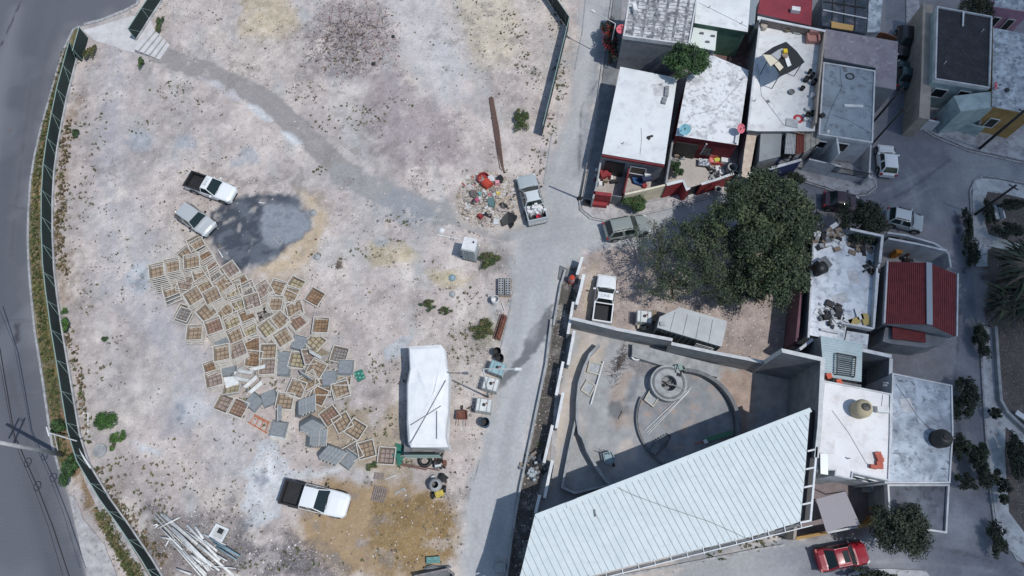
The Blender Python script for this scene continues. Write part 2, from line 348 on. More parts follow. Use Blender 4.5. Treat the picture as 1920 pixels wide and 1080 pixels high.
d = ldist(PP([(40, 0), (14, 60), (-4, 96)]), GX, GY)+(N3-.5)*.3; blend(np.clip(1-d/.1, 0, 1)*.8, (50, 52, 62))
d = sdist(PP([(28, 610), (36, 608), (38, 622), (32, 640), (28, 632)]), GX, GY)+(N3-.5)*.5; blend(sm(d)*.8, (56, 58, 70))
d = sdist(PP([(16, 243), (21, 242), (21, 247), (15, 248)]), GX, GY); blend(sm(d)*.8, (110, 92, 90))
d = ldist(PP([(-20, 606), (30, 600), (64, 602)]), GX, GY)+(N3-.5)*.4; blend(sm(d, .1)*.6, (80, 84, 98))
east = np.clip((GX-16)/6, 0, 1)
# streets: dusty concrete to the west, worn grey asphalt to the east
east = np.clip((GX-16)/6, 0, 1)
dW = dS+(N1-.5)*2.2*(1-east)+(N3-.5)*1.2*(1-east); blend(np.where(east > .5, sm(dS), np.clip(.5-dW/.9, 0, 1)), (174, 176, 180), .15); blend(sm(dS)*east, (122, 128, 144), .12)
blend(sm(dS)*np.clip((N2-.5)*3, 0, .5), (188, 192, 198)); blend(sm(dS)*np.clip((.45-N2)*3, 0, .5)*(1-east), (146, 150, 160))
blend(sm(dS)*east*np.clip((N1-.5)*3, 0, .5), (150, 156, 172))
for q in ([(1100, 20), (1098, 120), (1078, 240), (1052, 300)],): paint(q, (186, 186, 190), .5, .3, line=.6, op=.8)
paint([(1136, 20), (1120, 120), (1100, 240), (1082, 330)], (146, 150, 160), .4, .3, line=.35, op=.7)
for q in ([(1110, 20), (1090, 180), (1050, 320), (1000, 470), (985, 620), (940, 780), (915, 1000)], [(1080, 60), (1060, 220), (1030, 380), (1010, 520), (980, 660), (930, 820), (900, 1060)], [(960, 450), (1080, 430), (1250, 410), (1400, 370)], [(1640, 250), (1720, 330), (1760, 460), (1770, 640), (1810, 900)], [(1650, 380), (1750, 330), (1900, 320)], [(1300, 1075), (1500, 1040), (1700, 1030), (1860, 1050)]): rut(q, c=(140, 144, 152), op=.35, wd=.3); rut(q, c=(196, 198, 200), op=.2, wd=.15)
def crack(px, w_=.05, c=(90, 92, 100), op=.6): d = ldist(PP(px), GX, GY)+(N3-.5)*.35; blend(np.clip(1-np.abs(d)/(w_+.08), 0, 1)*op, c)
for q in ([(1135, 130), (1090, 200), (1085, 330)], [(1500, 360), (1600, 400), (1700, 395)], [(1780, 300), (1700, 360), (1650, 380)], [(1800, 560), (1790, 760), (1815, 900)], [(1700, 1020), (1800, 1035), (1915, 1070)], [(1180, 440), (1300, 415), (1420, 380)], [(60, 150), (40, 300), (20, 480)], [(20, 700), (60, 860), (110, 1020)], [(0, 380), (60, 396)], [(10, 745), (80, 740)]): crack(q)
wet = [(1040, 562), (1036, 600), (1022, 640), (1010, 655), (980, 690), (960, 712), (938, 728), (918, 738), (930, 715), (955, 690), (972, 668), (982, 640), (1000, 612), (1022, 585)]
paint(wet, (118, 122, 130), .12, .18)
paint([(985, 590), (1000, 560), (1012, 600), (1005, 640), (985, 640)], (186, 188, 192), .5, .5, op=.5)
paint([(1340, 372), (1480, 340), (1500, 372), (1400, 410), (1300, 430)], (132, 138, 152), .6, .6, op=.7)
for x, y, r_ in ((1797, 420, 9), (1808, 510, 5), (1590, 340, 1)): paint([(x+r_*math.cos(t)*.8, y+r_*1.8*math.sin(t)) for t in (0, 1, 2, 3, 4, 5)], (60, 62, 74), .25, .3, op=.8)
paint([(1790, 930), (1830, 980), (1810, 1010), (1770, 990)], (170, 178, 190), .6, .6, op=.6)
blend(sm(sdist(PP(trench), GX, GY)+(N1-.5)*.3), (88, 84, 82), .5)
# courtyard slab
blend(sm(dC), (166, 168, 172), .1); blend(sm(dC)*np.clip((N1-.47)*5, 0, .75), (190, 180, 174)); blend(sm(dC)*np.clip((.46-N2)*6, 0, .7), (136, 142, 152))
paint([(1092, 640), (1130, 650), (1120, 690), (1085, 700), (1070, 760), (1040, 900), (1020, 930), (1040, 800), (1062, 700)], (196, 186, 176), .3, .4, op=.9)
paint([(1355, 690), (1405, 700), (1420, 740), (1410, 800), (1388, 820), (1380, 770), (1350, 720)], (172, 154, 144), .4, .5, g=.5)
paint([(1170, 700), (1190, 690), (1180, 725), (1165, 760), (1180, 800), (1150, 790), (1150, 730)], (178, 162, 152), .4, .5, op=.8)
paint([(1143, 758), (1160, 752), (1170, 775), (1155, 785), (1140, 780)], (120, 124, 132), .25, .2, op=.9)
paint([(1180, 715), (1200, 700), (1195, 725), (1183, 745), (1172, 770)], (132, 138, 148), .3, .2, op=.9)
paint([(1190, 660), (1240, 690), (1235, 705), (1195, 700), (1182, 680)], (140, 138, 142), .3, .4, g=.9)
paint([(1230, 765), (1275, 775), (1270, 812), (1225, 800)], (170, 152, 142), .2, .15, op=.8)
# house yards
paint([(1112, 290), (1245, 300), (1235, 370), (1100, 400)], (178, 170, 166), .2, .2, g=.1)
paint([(1255, 270), (1390, 300), (1375, 335), (1250, 370)], (186, 180, 176), .2, .2, g=.1)
paint([(1535, 270), (1630, 300), (1625, 340), (1500, 310)], (172, 174, 180), .2, .2, g=.1)
paint([(1720, 170), (1930, 210), (1930, 300), (1750, 255)], (176, 170, 172), .2, .3, g=.2)
paint([(1490, 900), (1680, 900), (1680, 1000), (1490, 1010)], (134, 124, 128), .3, .3, g=.3)
paint([(1660, 440), (1790, 470), (1780, 500), (1655, 490)], (190, 190, 196), .2, .2, g=.1)
paint([(1345, 55), (1412, 62), (1400, 130), (1340, 110)], (110, 86, 84), .2, .2)
# fine mottling of the soil
mo = 1+((N3-.5)*.50+(N4-.5)*.30+(N1-.5)*.30)*np.where(dR < 0, .15, np.where(dS < 0, .4, 1.0))*np.clip(.25+1.3*GRV+.35*(dC < 0), 0, 1); COL *= mo[..., None]
dk = np.clip((fbm(GX, GY, 1.1, 91, 4)-.6)*9, 0, 1)*np.clip((fbm(GX, GY, 6, 95, 2)-.42)*5, 0, 1)*(dR > 0)*(dS > 0)*(dC > 0); blend(dk*.5, (134, 127, 126), .95); wk = np.clip((fbm(GX, GY, .9, 131, 4)-.6)*9, 0, 1)*np.clip((fbm(GX, GY, 5, 135, 2)-.4)*5, 0, 1)*(dR > 0)*(dS > 0)*(dC > 0)*(GX < 20); blend(wk*.42, (212, 204, 200), 1.0)
# heights
def mound(px, py, rx, ry, h, rough=.0):
    x, y = P(px, py); d = np.hypot((GX-x)/rx, (GY-y)/ry)+(N1-.5)*.5
    HGT[:] += np.clip(1-d, 0, 1)**.8*h*(1+rough*(N3-.5)*2)
mound(768, 985, 3.2, 3.2, .5, .45); mound(660, 60, 4, 3.2, .45, .8); mound(740, 480, 1.8, 1.2, .18, .5); mound(840, 522, 1.8, 1.2, .18, .5)
mound(480, 30, 3, 2.5, .3, .6); mound(915, 375, 2.9, 2.6, .45, .4); mound(1161, 683, .8, 1.2, .1, .5)
mask = np.clip(np.minimum(np.minimum(dR, dS), dC)/1.0, 0, 1)
HGT += (N1-.5)*.10*mask; HGT *= np.clip(np.minimum(np.minimum(dR, dS), dC)/.4, 0, 1); HGT[GX > 21] = 0

def _u(): pass
def ground_mat(name, strength=.6, speck=True, fine=1.0):
    m = bpy.data.materials.new(name); m.use_nodes = True; n = m.node_tree.nodes; L = m.node_tree.links
    bs = n['Principled BSDF']; bs.inputs['Roughness'].default_value = .93; bs.inputs['Specular IOR Level'].default_value = .25
    at = n.new('ShaderNodeAttribute'); at.attribute_name = 'tone'; ag = n.new('ShaderNodeAttribute'); ag.attribute_name = 'gravel'
    g = n.new('ShaderNodeNewGeometry')
    def noise(s, d=4, r=.65):
        t = n.new('ShaderNodeTexNoise'); t.inputs['Scale'].default_value = s; t.inputs['Detail'].default_value = d
        t.inputs['Roughness'].default_value = r; L.new(g.outputs['Position'], t.inputs['Vector']); return t.outputs['Fac']
    def rng(f, a0, a1, b0=0, b1=1):
        r = n.new('ShaderNodeMapRange'); r.inputs[1].default_value = a0; r.inputs[2].default_value = a1
        r.inputs[3].default_value = b0; r.inputs[4].default_value = b1; L.new(f, r.inputs[0]); return r.outputs[0]
    def mul(a, b):
        k = n.new('ShaderNodeMath'); k.operation = 'MULTIPLY'; L.new(a, k.inputs[0]); L.new(b, k.inputs[1]); return k.outputs[0]
    def mix(f, x, y, mode='MIX'):
        k = n.new('ShaderNodeMix'); k.data_type = 'RGBA'; k.blend_type = mode
        if isinstance(f, float): k.inputs[0].default_value = f
        else: L.new(f, k.inputs[0])
        for i, q in ((6, x), (7, y)):
            if isinstance(q, tuple): k.inputs[i].default_value = q
            else: L.new(q, k.inputs[i])
        return k.outputs[2]
    gr = rng(noise(4.5*fine, 10, .82), .32, .68, 1-.34*strength, 1+.34*strength)
    cc = n.new('ShaderNodeCombineColor')
    for i in range(3): L.new(gr, cc.inputs[i])
    col = mix(1.0, at.outputs['Color'], cc.outputs[0], 'MULTIPLY')
    if speck:
        dk = mul(rng(noise(7.5, 5, .8), .545, .62), ag.outputs['Fac']); dk = mul(dk, rng(noise(.55, 3), .42, .62, .25, 1))
        col = mix(dk, col, A(124, 119, 118))
        wt = mul(rng(noise(9.5, 4, .75), .575, .63), ag.outputs['Fac']); wt = mul(wt, rng(noise(.8, 3), .40, .6, .35, 1))
        col = mix(wt, col, A(228, 224, 222))
        g2 = rng(noise(13, 5, .85), .32, .68, .74, 1.26); c2 = n.new('ShaderNodeCombineColor')
        for i in range(3): L.new(g2, c2.inputs[i])
        col = mix(ag.outputs['Fac'], col, mix(1.0, col, c2.outputs[0], 'MULTIPLY'))
    L.new(col, bs.inputs['Base Color'])
    bp = n.new('ShaderNodeBump'); bp.inputs['Distance'].default_value = .07; L.new(rng(ag.outputs['Fac'], 0, 1, .15, .8), bp.inputs['Strength'])
    L.new(noise(5.5, 6, .7), bp.inputs['Height']); L.new(bp.outputs[0], bs.inputs['Normal'])
    return m
M_soil = ground_mat('soil'); M_asph = ground_mat('worn_asphalt', .7, False, 2.2); M_str = ground_mat('dusty_concrete', .55, True, .8); M_slab = ground_mat('cast_concrete', .4, True)
cy = (GY[:-1, :-1]+GY[1:, 1:])/2; cx = (GX[:-1, :-1]+GX[1:, 1:])/2
cR = sdist(PP(road), cx, cy) < 0; cS = (sdist(PP(street_w), cx, cy) < 0) & ~cR; cC = (sdist(PP(court), cx, cy) < 0) & ~cR & ~cS
idx = np.arange(NX*NY).reshape(NY, NX)
V = np.stack([GX.ravel(), GY.ravel(), HGT.ravel()], 1)
Q = np.stack([idx[:-1, :-1], idx[:-1, 1:], idx[1:, 1:], idx[1:, :-1]], -1)
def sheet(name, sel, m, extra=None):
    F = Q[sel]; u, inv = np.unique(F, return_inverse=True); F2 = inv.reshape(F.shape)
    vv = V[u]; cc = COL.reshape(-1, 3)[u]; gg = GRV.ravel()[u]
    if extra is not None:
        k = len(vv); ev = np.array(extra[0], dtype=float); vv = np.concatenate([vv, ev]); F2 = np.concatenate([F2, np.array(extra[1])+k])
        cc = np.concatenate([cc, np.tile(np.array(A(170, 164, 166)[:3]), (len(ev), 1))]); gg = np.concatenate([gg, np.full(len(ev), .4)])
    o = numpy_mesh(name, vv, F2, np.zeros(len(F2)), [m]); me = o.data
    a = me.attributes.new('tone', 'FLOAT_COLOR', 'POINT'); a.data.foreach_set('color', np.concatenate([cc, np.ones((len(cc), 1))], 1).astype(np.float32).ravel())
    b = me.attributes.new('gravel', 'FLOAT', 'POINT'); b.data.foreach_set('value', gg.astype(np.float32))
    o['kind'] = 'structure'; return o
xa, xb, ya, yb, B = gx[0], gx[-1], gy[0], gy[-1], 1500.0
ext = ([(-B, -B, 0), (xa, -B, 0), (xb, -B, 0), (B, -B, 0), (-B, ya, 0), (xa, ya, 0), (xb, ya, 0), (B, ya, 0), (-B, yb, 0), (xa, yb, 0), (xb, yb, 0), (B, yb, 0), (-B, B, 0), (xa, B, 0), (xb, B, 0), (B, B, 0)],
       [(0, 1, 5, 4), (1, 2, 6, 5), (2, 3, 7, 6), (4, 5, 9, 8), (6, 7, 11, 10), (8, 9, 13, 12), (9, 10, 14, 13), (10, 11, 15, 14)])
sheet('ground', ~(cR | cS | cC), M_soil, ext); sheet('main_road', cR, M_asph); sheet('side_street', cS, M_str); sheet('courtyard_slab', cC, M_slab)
def gz(x, y):
    i = int(round((x-X0)/STP)); j = int(round((y-Y0)/STP))
    return float(HGT[j, i]) if 0 <= i < NX and 0 <= j < NY else 0.0

# pebbles and rubble chips: real little stones, denser on gravelly soil
def stones(name, n, smin, smax, mats, sel, seed):
    r = np.random.default_rng(seed); pts = []
    while len(pts) < n:
        k = r.random((n*3, 3)); xs = X0+4+k[:, 0]*(X1-X0-8); ys = Y0+4+k[:, 1]*(Y1-Y0-8)
        ii = ((xs-X0)/STP).astype(int); jj = ((ys-Y0)/STP).astype(int)
        ok = (k[:, 2] < sel[jj, ii]); pts += list(zip(xs[ok], ys[ok], HGT[jj[ok], ii[ok]]))
    pts = np.array(pts[:n]); s = smin+(smax-smin)*r.random(n)**3
    T = np.array([(1, 0, .15), (0, 1, .1), (-1, 0, .15), (0, -1, .1), (.3, .2, .75)])
    ang = r.random(n)*6.28; c, q = np.cos(ang), np.sin(ang)
    j = 1+(r.random((n, 5, 3))-.5)*.7; U = T[None]*j
    Vx = pts[:, None, 0]+(U[..., 0]*c[:, None]-U[..., 1]*q[:, None]*.7)*s[:, None]; Vy = pts[:, None, 1]+(U[..., 0]*q[:, None]+U[..., 1]*c[:, None]*.7)*s[:, None]
    Vz = pts[:, None, 2]+U[..., 2]*s[:, None]; VV = np.stack([Vx, Vy, Vz], -1).reshape(-1, 3)
    F = np.array([(0, 1, 4), (1, 2, 4), (2, 3, 4), (3, 0, 4)]); FF = (F[None]+(np.arange(n)*5)[:, None, None]).reshape(-1, 3)
    o = numpy_mesh(name, VV, FF, np.repeat(r.integers(0, len(mats), n), 4), mats); o['kind'] = 'stuff'; return o
dirt = (~(cR | cS | cC)); selg = np.zeros_like(GRV); selg[:-1, :-1] = dirt*GRV[:-1, :-1]**1.5*np.clip((N2[:-1, :-1]-.3)*3, .1, 1)*(cx < 22)
S = [mat('pale_stone', A(226, 220, 218)), mat('grey_stone', A(150, 148, 152)), mat('tan_stone', A(196, 184, 172)), mat('dark_stone', A(96, 92, 94))]
tag(stones('loose_stones', 26000, .02, .095, S, selg, 5), 'pale and grey pebbles and rubble chips strewn over the dirt lot', 'gravel')
sel2 = np.zeros_like(GRV); sel2[:-1, :-1] = dirt*(cx < 22)*sm(sdist(PP([(700, 935), (830, 940), (850, 985), (835, 1040), (770, 1065), (710, 1050), (690, 990)]), cx, cy), .6)
tag(stones('clay_clods', 1300, .02, .10, [mat('clay', A(158, 136, 104)), mat('clay_light', A(176, 156, 122)), mat('clay_dark', A(138, 116, 88))], sel2, 6), 'yellow brown clay clods heaped behind the white double cab pickup', 'soil')
sel3 = np.zeros_like(GRV); sel3[:-1, :-1] = dirt*(cx < 22)*sm(sdist(PP([(600, 10), (700, 10), (745, 60), (730, 120), (640, 150), (590, 110)]), cx, cy), 1.0)
tag(stones('demolition_rubble', 2400, .03, .13, [S[1], S[3], S[2], mat('brick_chip', A(140, 104, 100))], sel3, 8), 'dark rubble and broken stones heaped at the top of the lot', 'rubble')
# ---------------------------------------------------------------- shared materials
M_kerb = mat('kerb_concrete', A(178, 180, 184), A(140, 142, 148), 3, bump=.3)
M_pave = mat('pavement_concrete', A(192, 190, 192), A(160, 158, 162), 1.2, b2=A(146, 142, 144), s2=3, bump=.2)
M_pavee = mat('aged_pavement', A(188, 192, 200), A(150, 150, 158), .9, b2=A(128, 126, 130), s2=3, bump=.2)
M_white = mat('white_paint', A(228, 232, 236), A(206, 208, 212), 2, grain=.05)
M_block = mat('cinder_block', A(150, 154, 160), A(126, 130, 138), 1.5, bump=.3)
M_conc = mat('bare_concrete', A(172, 176, 180), A(142, 146, 152), 1.6, bump=.25)
M_concd = mat('dark_concrete', A(124, 128, 136), A(96, 100, 108), 1.6, bump=.25)
M_steel = mat('galvanised_steel', A(176, 184, 190), rough=.4, metal=.6, grain=.05)
M_dark = mat('dark_rubber', A(44, 46, 52), grain=.1)
M_black = mat('black_plastic', A(30, 32, 36), rough=.5, grain=.1)
M_rust = mat('rusty_steel', A(128, 84, 72), A(92, 60, 52), 4, rough=.9)
M_wood = mat('weathered_wood', A(158, 140, 122), A(118, 104, 94), 5)
M_green = mat('green_shade_mesh', A(24, 42, 48), A(32, 52, 58), 1.5, .35, .7, rough=.8, grain=.12, gscale=40)
M_glass = mat('window_glass', A(36, 44, 50), rough=.12, grain=0)
M_iron = mat('black_iron', A(40, 40, 46), rough=.6, grain=.05)
M_red = mat('red_paint', A(150, 46, 54), A(128, 42, 50), 2, rough=.7)
M_soild = mat('dry_soil', A(150, 138, 130), A(118, 108, 100), 3, bump=.5)
M_pad = mat('pale_concrete_pad', A(212, 211, 212), A(192, 191, 194), 1.0, bump=.1)
def st(mb, name, smooth=False):
    o = mb.build(name, None, smooth); o['kind'] = 'structure'; return o

# ---------------------------------------------------------------- kerbs, pavements, pads, stairs
st(MB().ribbon(PP(RB[4:22]), .17, -.1, .09, M_kerb), 'kerb')
st(MB().ribbon(PP(RB[0:4]+[(158, 46)]), .3, -.1, .07, M_kerb), 'kerb')
st(MB().prism(PP([(130, 928), (142, 932), (158, 975), (196, 1020), (232, 1110), (172, 1110), (158, 1060), (146, 1000)]), -.1, .06, M_pave), 'pavement')
st(MB().prism(PP([(150, 862), (163, 868), (172, 905), (192, 940), (222, 985), (262, 1050), (285, 1090), (272, 1090), (222, 1015), (190, 965), (160, 905)]), -.1, .05, M_pave), 'pavement')
st(MB().prism(PP([(156, 57), (196, 46), (250, 30), (264, 34), (284, 40), (292, 62), (268, 100), (246, 98), (176, 76)]), -.1, .035, M_pad), 'concrete_pad')
sb = MB(); a0, a1, b0_, b1_ = (291, 59), (320, 86), (256, 99), (302, 113)
for i in range(5):
    t0, t1 = i/5, (i+.8)/5
    q = [(a0[0]+(a1[0]-a0[0])*t, a0[1]+(a1[1]-a0[1])*t) for t in (t0, t1)]; r_ = [(b0_[0]+(b1_[0]-b0_[0])*t, b0_[1]+(b1_[1]-b0_[1])*t) for t in (t0, t1)]
    sb.prism(PP([q[0], q[1], r_[1], r_[0]]), -.1, .5-.1*i, M_pad)
tag(sb.build('stairs'), 'five pale concrete steps between the gate pad and the dirt path', 'stairs')
walk_a = [(1128, 128), (1112, 250), (1088, 374), (1092, 394), (1110, 408), (1140, 414), (1230, 395), (1360, 362), (1366, 340), (1290, 364), (1180, 402), (1120, 396), (1096, 388), (1096, 374), (1120, 250), (1138, 128)]
st(MB().prism(PP([(1088, 374), (1092, 394), (1110, 408), (1140, 414), (1230, 395), (1360, 362), (1440, 342), (1430, 322), (1340, 350), (1224, 380), (1160, 386), (1104, 372)]), -.1, .11, M_pave), 'pavement')
st(MB().ribbon(PP([(1150, -20), (1128, 130), (1112, 250), (1086, 374), (1088, 394), (1106, 410), (1140, 417), (1230, 397), (1360, 364), (1480, 329)]), .14, -.1, .13, M_kerb), 'kerb')
st(MB().prism(PP([(1092, 372), (1116, 250), (1132, 130), (1150, 0), (1166, 0), (1160, 130), (1130, 290), (1110, 372)]), -.1, .10, mat('shade_tinted_pavement', A(134, 138, 146), A(112, 116, 124), 1.2)), 'pavement')  # house shade put into a darker copy of the pavement colour
st(MB().prism(PP([(1482, 318), (1505, 338), (1560, 356), (1600, 366), (1622, 364), (1640, 350), (1640, 332), (1634, 320), (1500, 288), (1494, 296)]), -.1, .12, M_pavee), 'pavement')
kr = [(1480, 330), (1505, 341), (1560, 359), (1600, 369), (1624, 367), (1642, 352), (1640, 325)]
st(MB().ribbon(PP(kr), .12, -.1, .135, M_kerb), 'kerb')
st(MB().prism(PP([(1700, -30), (1702, 160), (1708, 215), (1722, 235), (1752, 254), (1815, 280), (1935, 306), (1935, 215), (1860, 205), (1725, 150), (1722, -30)]), -.1, .11, M_pavee), 'pavement')
st(MB().ribbon(PP([(1699, -30), (1700, 170), (1704, 216), (1722, 238), (1752, 258), (1815, 284), (1935, 311)]), .13, -.1, .13, M_kerb), 'kerb')
M_walk = mat('park_path', A(205, 210, 214), A(170, 174, 182), .8, b2=A(150, 150, 156), s2=2.5, bump=.15)
st(MB().prism(PP([(1824, 342), (1840, 335), (1870, 338), (1935, 352), (1935, 376), (1890, 366), (1850, 360), (1846, 375), (1846, 420), (1852, 440), (1900, 456), (1935, 464), (1935, 478), (1860, 464), (1850, 470), (1850, 500), (1828, 500), (1824, 440), (1822, 370)]), -.1, .1, M_walk), 'park_path')
st(MB().prism(PP([(1839, 612), (1866, 616), (1872, 700), (1877, 760), (1935, 828), (1935, 852), (1884, 800), (1882, 850), (1890, 960), (1935, 1020), (1935, 1060), (1905, 1050), (1868, 990), (1856, 900), (1848, 800), (1842, 700)]), -.1, .1, M_walk), 'park_path')
st(MB().ribbon(PP([(1822, 500), (1820, 400), (1818, 360), (1826, 340), (1842, 331), (1870, 334), (1935, 348)]), .13, -.1, .13, M_kerb), 'kerb')
st(MB().ribbon(PP([(1836, 612), (1840, 700), (1846, 800), (1853, 900), (1864, 985), (1890, 1030), (1935, 1068)]), .13, -.1, .13, M_kerb), 'kerb')
w_ = MB().ribbon(PP([(1868, 612), (1874, 700), (1878, 750), (1890, 772), (1935, 815)], .5), .22, 0, .5, M_conc)
tag(w_.build('park_wall'), 'low pale concrete wall along the east side of the park path', 'wall')
st(MB().prism(PP([(1590, 1075), (1612, 1068), (1660, 1066), (1735, 1070), (1760, 1110), (1580, 1110)]), -.1, .13, M_pavee), 'traffic_island')
st(MB().ribbon(PP([(1150, 1082), (1270, 1060), (1420, 1030), (1470, 1022)]), .14, -.1, .12, M_kerb), 'kerb')
# lane edge and trench retaining kerbs
st(MB().ribbon(PP([(1060, 505), (1051, 535), (1038, 610)], .35), .16, 0, .35, M_conc), 'trench_kerb')
st(MB().ribbon(PP([(1034, 598), (1024, 683), (1000, 798)], .35), .18, 0, .35, M_conc), 'trench_kerb')
st(MB().ribbon(PP([(1000, 798), (976, 911), (960, 1004), (946, 1110)], .35), .16, 0, .35, M_conc), 'trench_kerb')
st(MB().ribbon(PP([(963, 545), (950, 610), (938, 655)]), .1, -.05, .05, M_conc), 'lane_edge')
st(MB().ribbon(PP([(900, 862), (888, 905)]), .08, -.05, .03, M_conc), 'lane_edge')
st(MB().ribbon(PP([(1034, 255), (1026, 310), (1020, 345)]), .1, -.05, .05, M_conc), 'lane_edge')
st(MB().ribbon(PP([(1098, 0), (1092, 60), (1078, 130)]), .1, -.05, .05, M_conc), 'lane_edge')

# ---------------------------------------------------------------- mesh fences
M_foot = mat('fence_footing', A(196, 198, 204), A(160, 160, 166), 1.5)
M_rail = mat('fence_rail', A(150, 176, 176), rough=.5, grain=.05)
def fence(name, label, base, h, foot=True, posts=True, brace=1, spacing=2.6, leaf=False):
    W = PP(base); t = thing(name, label, 'fence' if not leaf else 'gate', W[0])
    part(MB().ribbon(W, .03, .22 if foot else .06, h-.04, M_green), 'shade_mesh', t)
    part(MB().ribbon(W, .05, h-.035, h+.02, M_rail), 'top_rail', t)
    if foot: part(MB().ribbon(W, .24, -.05, .2, M_foot), 'footing', t)
    L = 0; nxt = 0
    for i in range(len(W)-1):
        a, b = W[i], W[i+1]; l = math.dist(a, b)
        while nxt <= L+l:
            f = (nxt-L)/l; x, y = a[0]+(b[0]-a[0])*f, a[1]+(b[1]-a[1])*f; dx, dy = (b[0]-a[0])/l, (b[1]-a[1])/l
            p = MB().tube([(x, y, 0), (x, y, h+.06)], .03, M_rail, 6)
            nx, ny = dy*brace, -dx*brace
            po = part(p, 'post', t)
            if posts: part(MB().tube([(x+nx*.05, y+ny*.05, h*.97), (x+nx*.06+dx*.9, y+ny*.06+dy*.9, .25)], .016, M_rail, 5), 'stay', po)
            nxt += spacing
        L += l
    return t
# the fence stands on its footing: base trace right of the dark band
fence('mesh_fence', 'long dark green mesh fence curving between the main road verge and the dirt lot', [(148, 100)]+FB, 1.55, brace=-1)
fence('gate_leaf', 'dark green mesh gate leaf standing open beside the weeds at the fence end', [(166, 72), (154, 116)], 1.55, False, False, leaf=True)
fence('mesh_fence', 'short dark green mesh fence between the road and the concrete steps', [(256, 76), (282, 35), (303, 3), (312, -14)], 1.6, True, True)
fence('mesh_fence', 'dark green mesh fence with a corner, between the dirt lot and the lane', [(1012, -22), (1030, 5), (1065, 56), (1049, 122), (1016, 256)], 1.75, False, False)

# fallen pipes on the fence
t = MB(); t.tube([P(140, 832, .9)+(.9,), P(170, 878, .3)+(.3,)], .07, M_white, 8)
tag(t.build('pale_pipe'), 'thick pale blue pipe leaning along the mesh fence by the utility pole', 'pipe')
t = MB(); t.tube([P(138, 842, .9)+(.9,), P(164, 884, .3)+(.3,)], .05, M_white, 8)
tag(t.build('pale_pipe'), 'thinner pale pipe lying left of the thick one on the mesh fence', 'pipe')

# ---------------------------------------------------------------- poles, lamps and wires
M_pole = mat('concrete_pole', A(204, 206, 212), A(180, 184, 190), 2, grain=.05)
x, y = P(118, 853); t = thing('utility_pole', 'pale concrete utility pole rising from the roadside bush on the main road', 'utility pole', (x, y))
part(MB().tube([(x, y, 0), (x, y, 11)], [.17, .11], M_pole, 12), 'shaft', t, True)
for z_, l_ in ((8.6, 1.0), (9.6, .8)):
    part(MB().bar((x-.2, y-l_, z_), (x+.2, y+l_, z_), .1, .1, M_concd), 'crossarm', t)
for k in (-.8, -.3, .8):
    part(MB().lathe(x+.04*k, y+k, [(.05, 8.65), (.07, 8.72), (.03, 8.8)], M_white, 8, True), 'insulator', t)
a = P(90, 811, 2.2); b = P(144, 827, 2.2)
t = MB().tube([a+(2.2,), b+(2.2,)], .045, M_pole, 8); t.tube([(a[0], a[1], 0), a+(2.2,)], .04, M_pole, 6); t.tube([P(87, 801, 2.2)+(2.2,), P(92, 818, 2.2)+(2.2,)], .05, M_white, 6)
tag(t.build('guy_support'), 'thin pale horizontal pipe on a short post beside the utility pole', 'pipe')
t = MB().tube([P(102, 816, 1.2)+(1.2,), P(109, 846, .2)+(.2,)], .035, M_pole, 6)
tag(t.build('guy_rod'), 'short pale rod standing in the verge next to the utility pole', 'rod')
def cable(px, h, r_, label, name='overhead_cable'):
    o = MB().tube([P(a, b, h)+(h,) for a, b in px], r_, M_black, 5).build(name); tag(o, label, 'cable')
cable([(-30, 560), (0, 655), (27, 816), (40, 845), (50, 868), (70, 912), (100, 990), (136, 1100)], 4.6, .035, 'thick black overhead cable carrying two coils above the main road')
cable([(-40, 560), (-8, 640), (24, 815), (36, 850), (60, 905), (90, 985), (124, 1100)], 4.6, .016, 'thin black overhead cable left of the coiled cable above the main road')
for (a, b), lb in (((52, 867), 'upper'), ((70, 911), 'lower')):
    x, y = P(a, b, 4.6); t = thing('cable_coil', f'{lb} one of the two black cable coils hanging over the main road', 'cable coil', (x, y, 4.6), 'cable coils over the road')
    m_ = MB(); m_.tube([(x+.24*math.cos(k*.4), y+.3*math.sin(k*.4), 4.6) for k in range(17)], .03, M_black, 5, False); part(m_, 'loop', t)
    part(MB().bar((x-.2, y+.1, 4.6), (x+.2, y-.1, 4.6), .03, .03, M_black), 'cross_tie', t)
def lamp(px, h, arm_px, label, armh=None):
    x, y = P(*px); t = thing('street_lamp', label, 'street lamp', (x, y))
    part(MB().tube([(x, y, 0), (x, y, h)], [.08, .05], M_pole, 8), 'pole', t, True)
    e = P(*arm_px, h+.1); part(MB().tube([(x, y, h), (e[0], e[1], h+.1)], .04, M_pole, 6), 'arm', t)
    part(MB().box(e[0], e[1], h+.02, h+.16, .5, .22, M_white, math.atan2(e[1]-y, e[0]-x), .7), 'lamp_head', t)
lamp((1142, 105), 4.3, (1112, 21), 'slim grey street lamp with a long arm by the red flowering shrub')
lamp((915, 745), 9.3, (971, 692), 'grey street lamp standing among the white liquid tanks')
x, y = P(1087, 373); t = thing('wooden_pole', 'slender dark pole on the corner pavement at the crossing', 'pole', (x, y))
part(MB().tube([(x, y, 0), (x, y, 6)], [.09, .07], M_concd, 8), 'shaft', t, True); part(MB().lathe(x, y, [(.28, 0), (.25, .1), (.1, .35)], M_dark, 10), 'base', t)
for b, h, lb, rr in (((1638, 228), 5.0, 'dark leaning pole between the grey roof and the teal car', .1), ((1635, 270), 5.4, 'dark pole beside the white hatchback', .085), ((1835, 280), 6.0, 'thick dark pole on the pavement below the mottled roof', .13), ((1827, 403), 5.2, 'dark pole crossing the park path near the white bench', .11)):
    x, y = P(*b); t = thing('utility_pole', lb, 'utility pole', (x, y))
    part(MB().tube([(x, y, 0), (x, y, h)], [rr, rr*.8], M_dark, 8), 'shaft', t, True); part(MB().bar((x-.3, y+.25, h-.3), (x+.3, y-.25, h-.3), .07, .07, M_dark), 'crossarm', t)
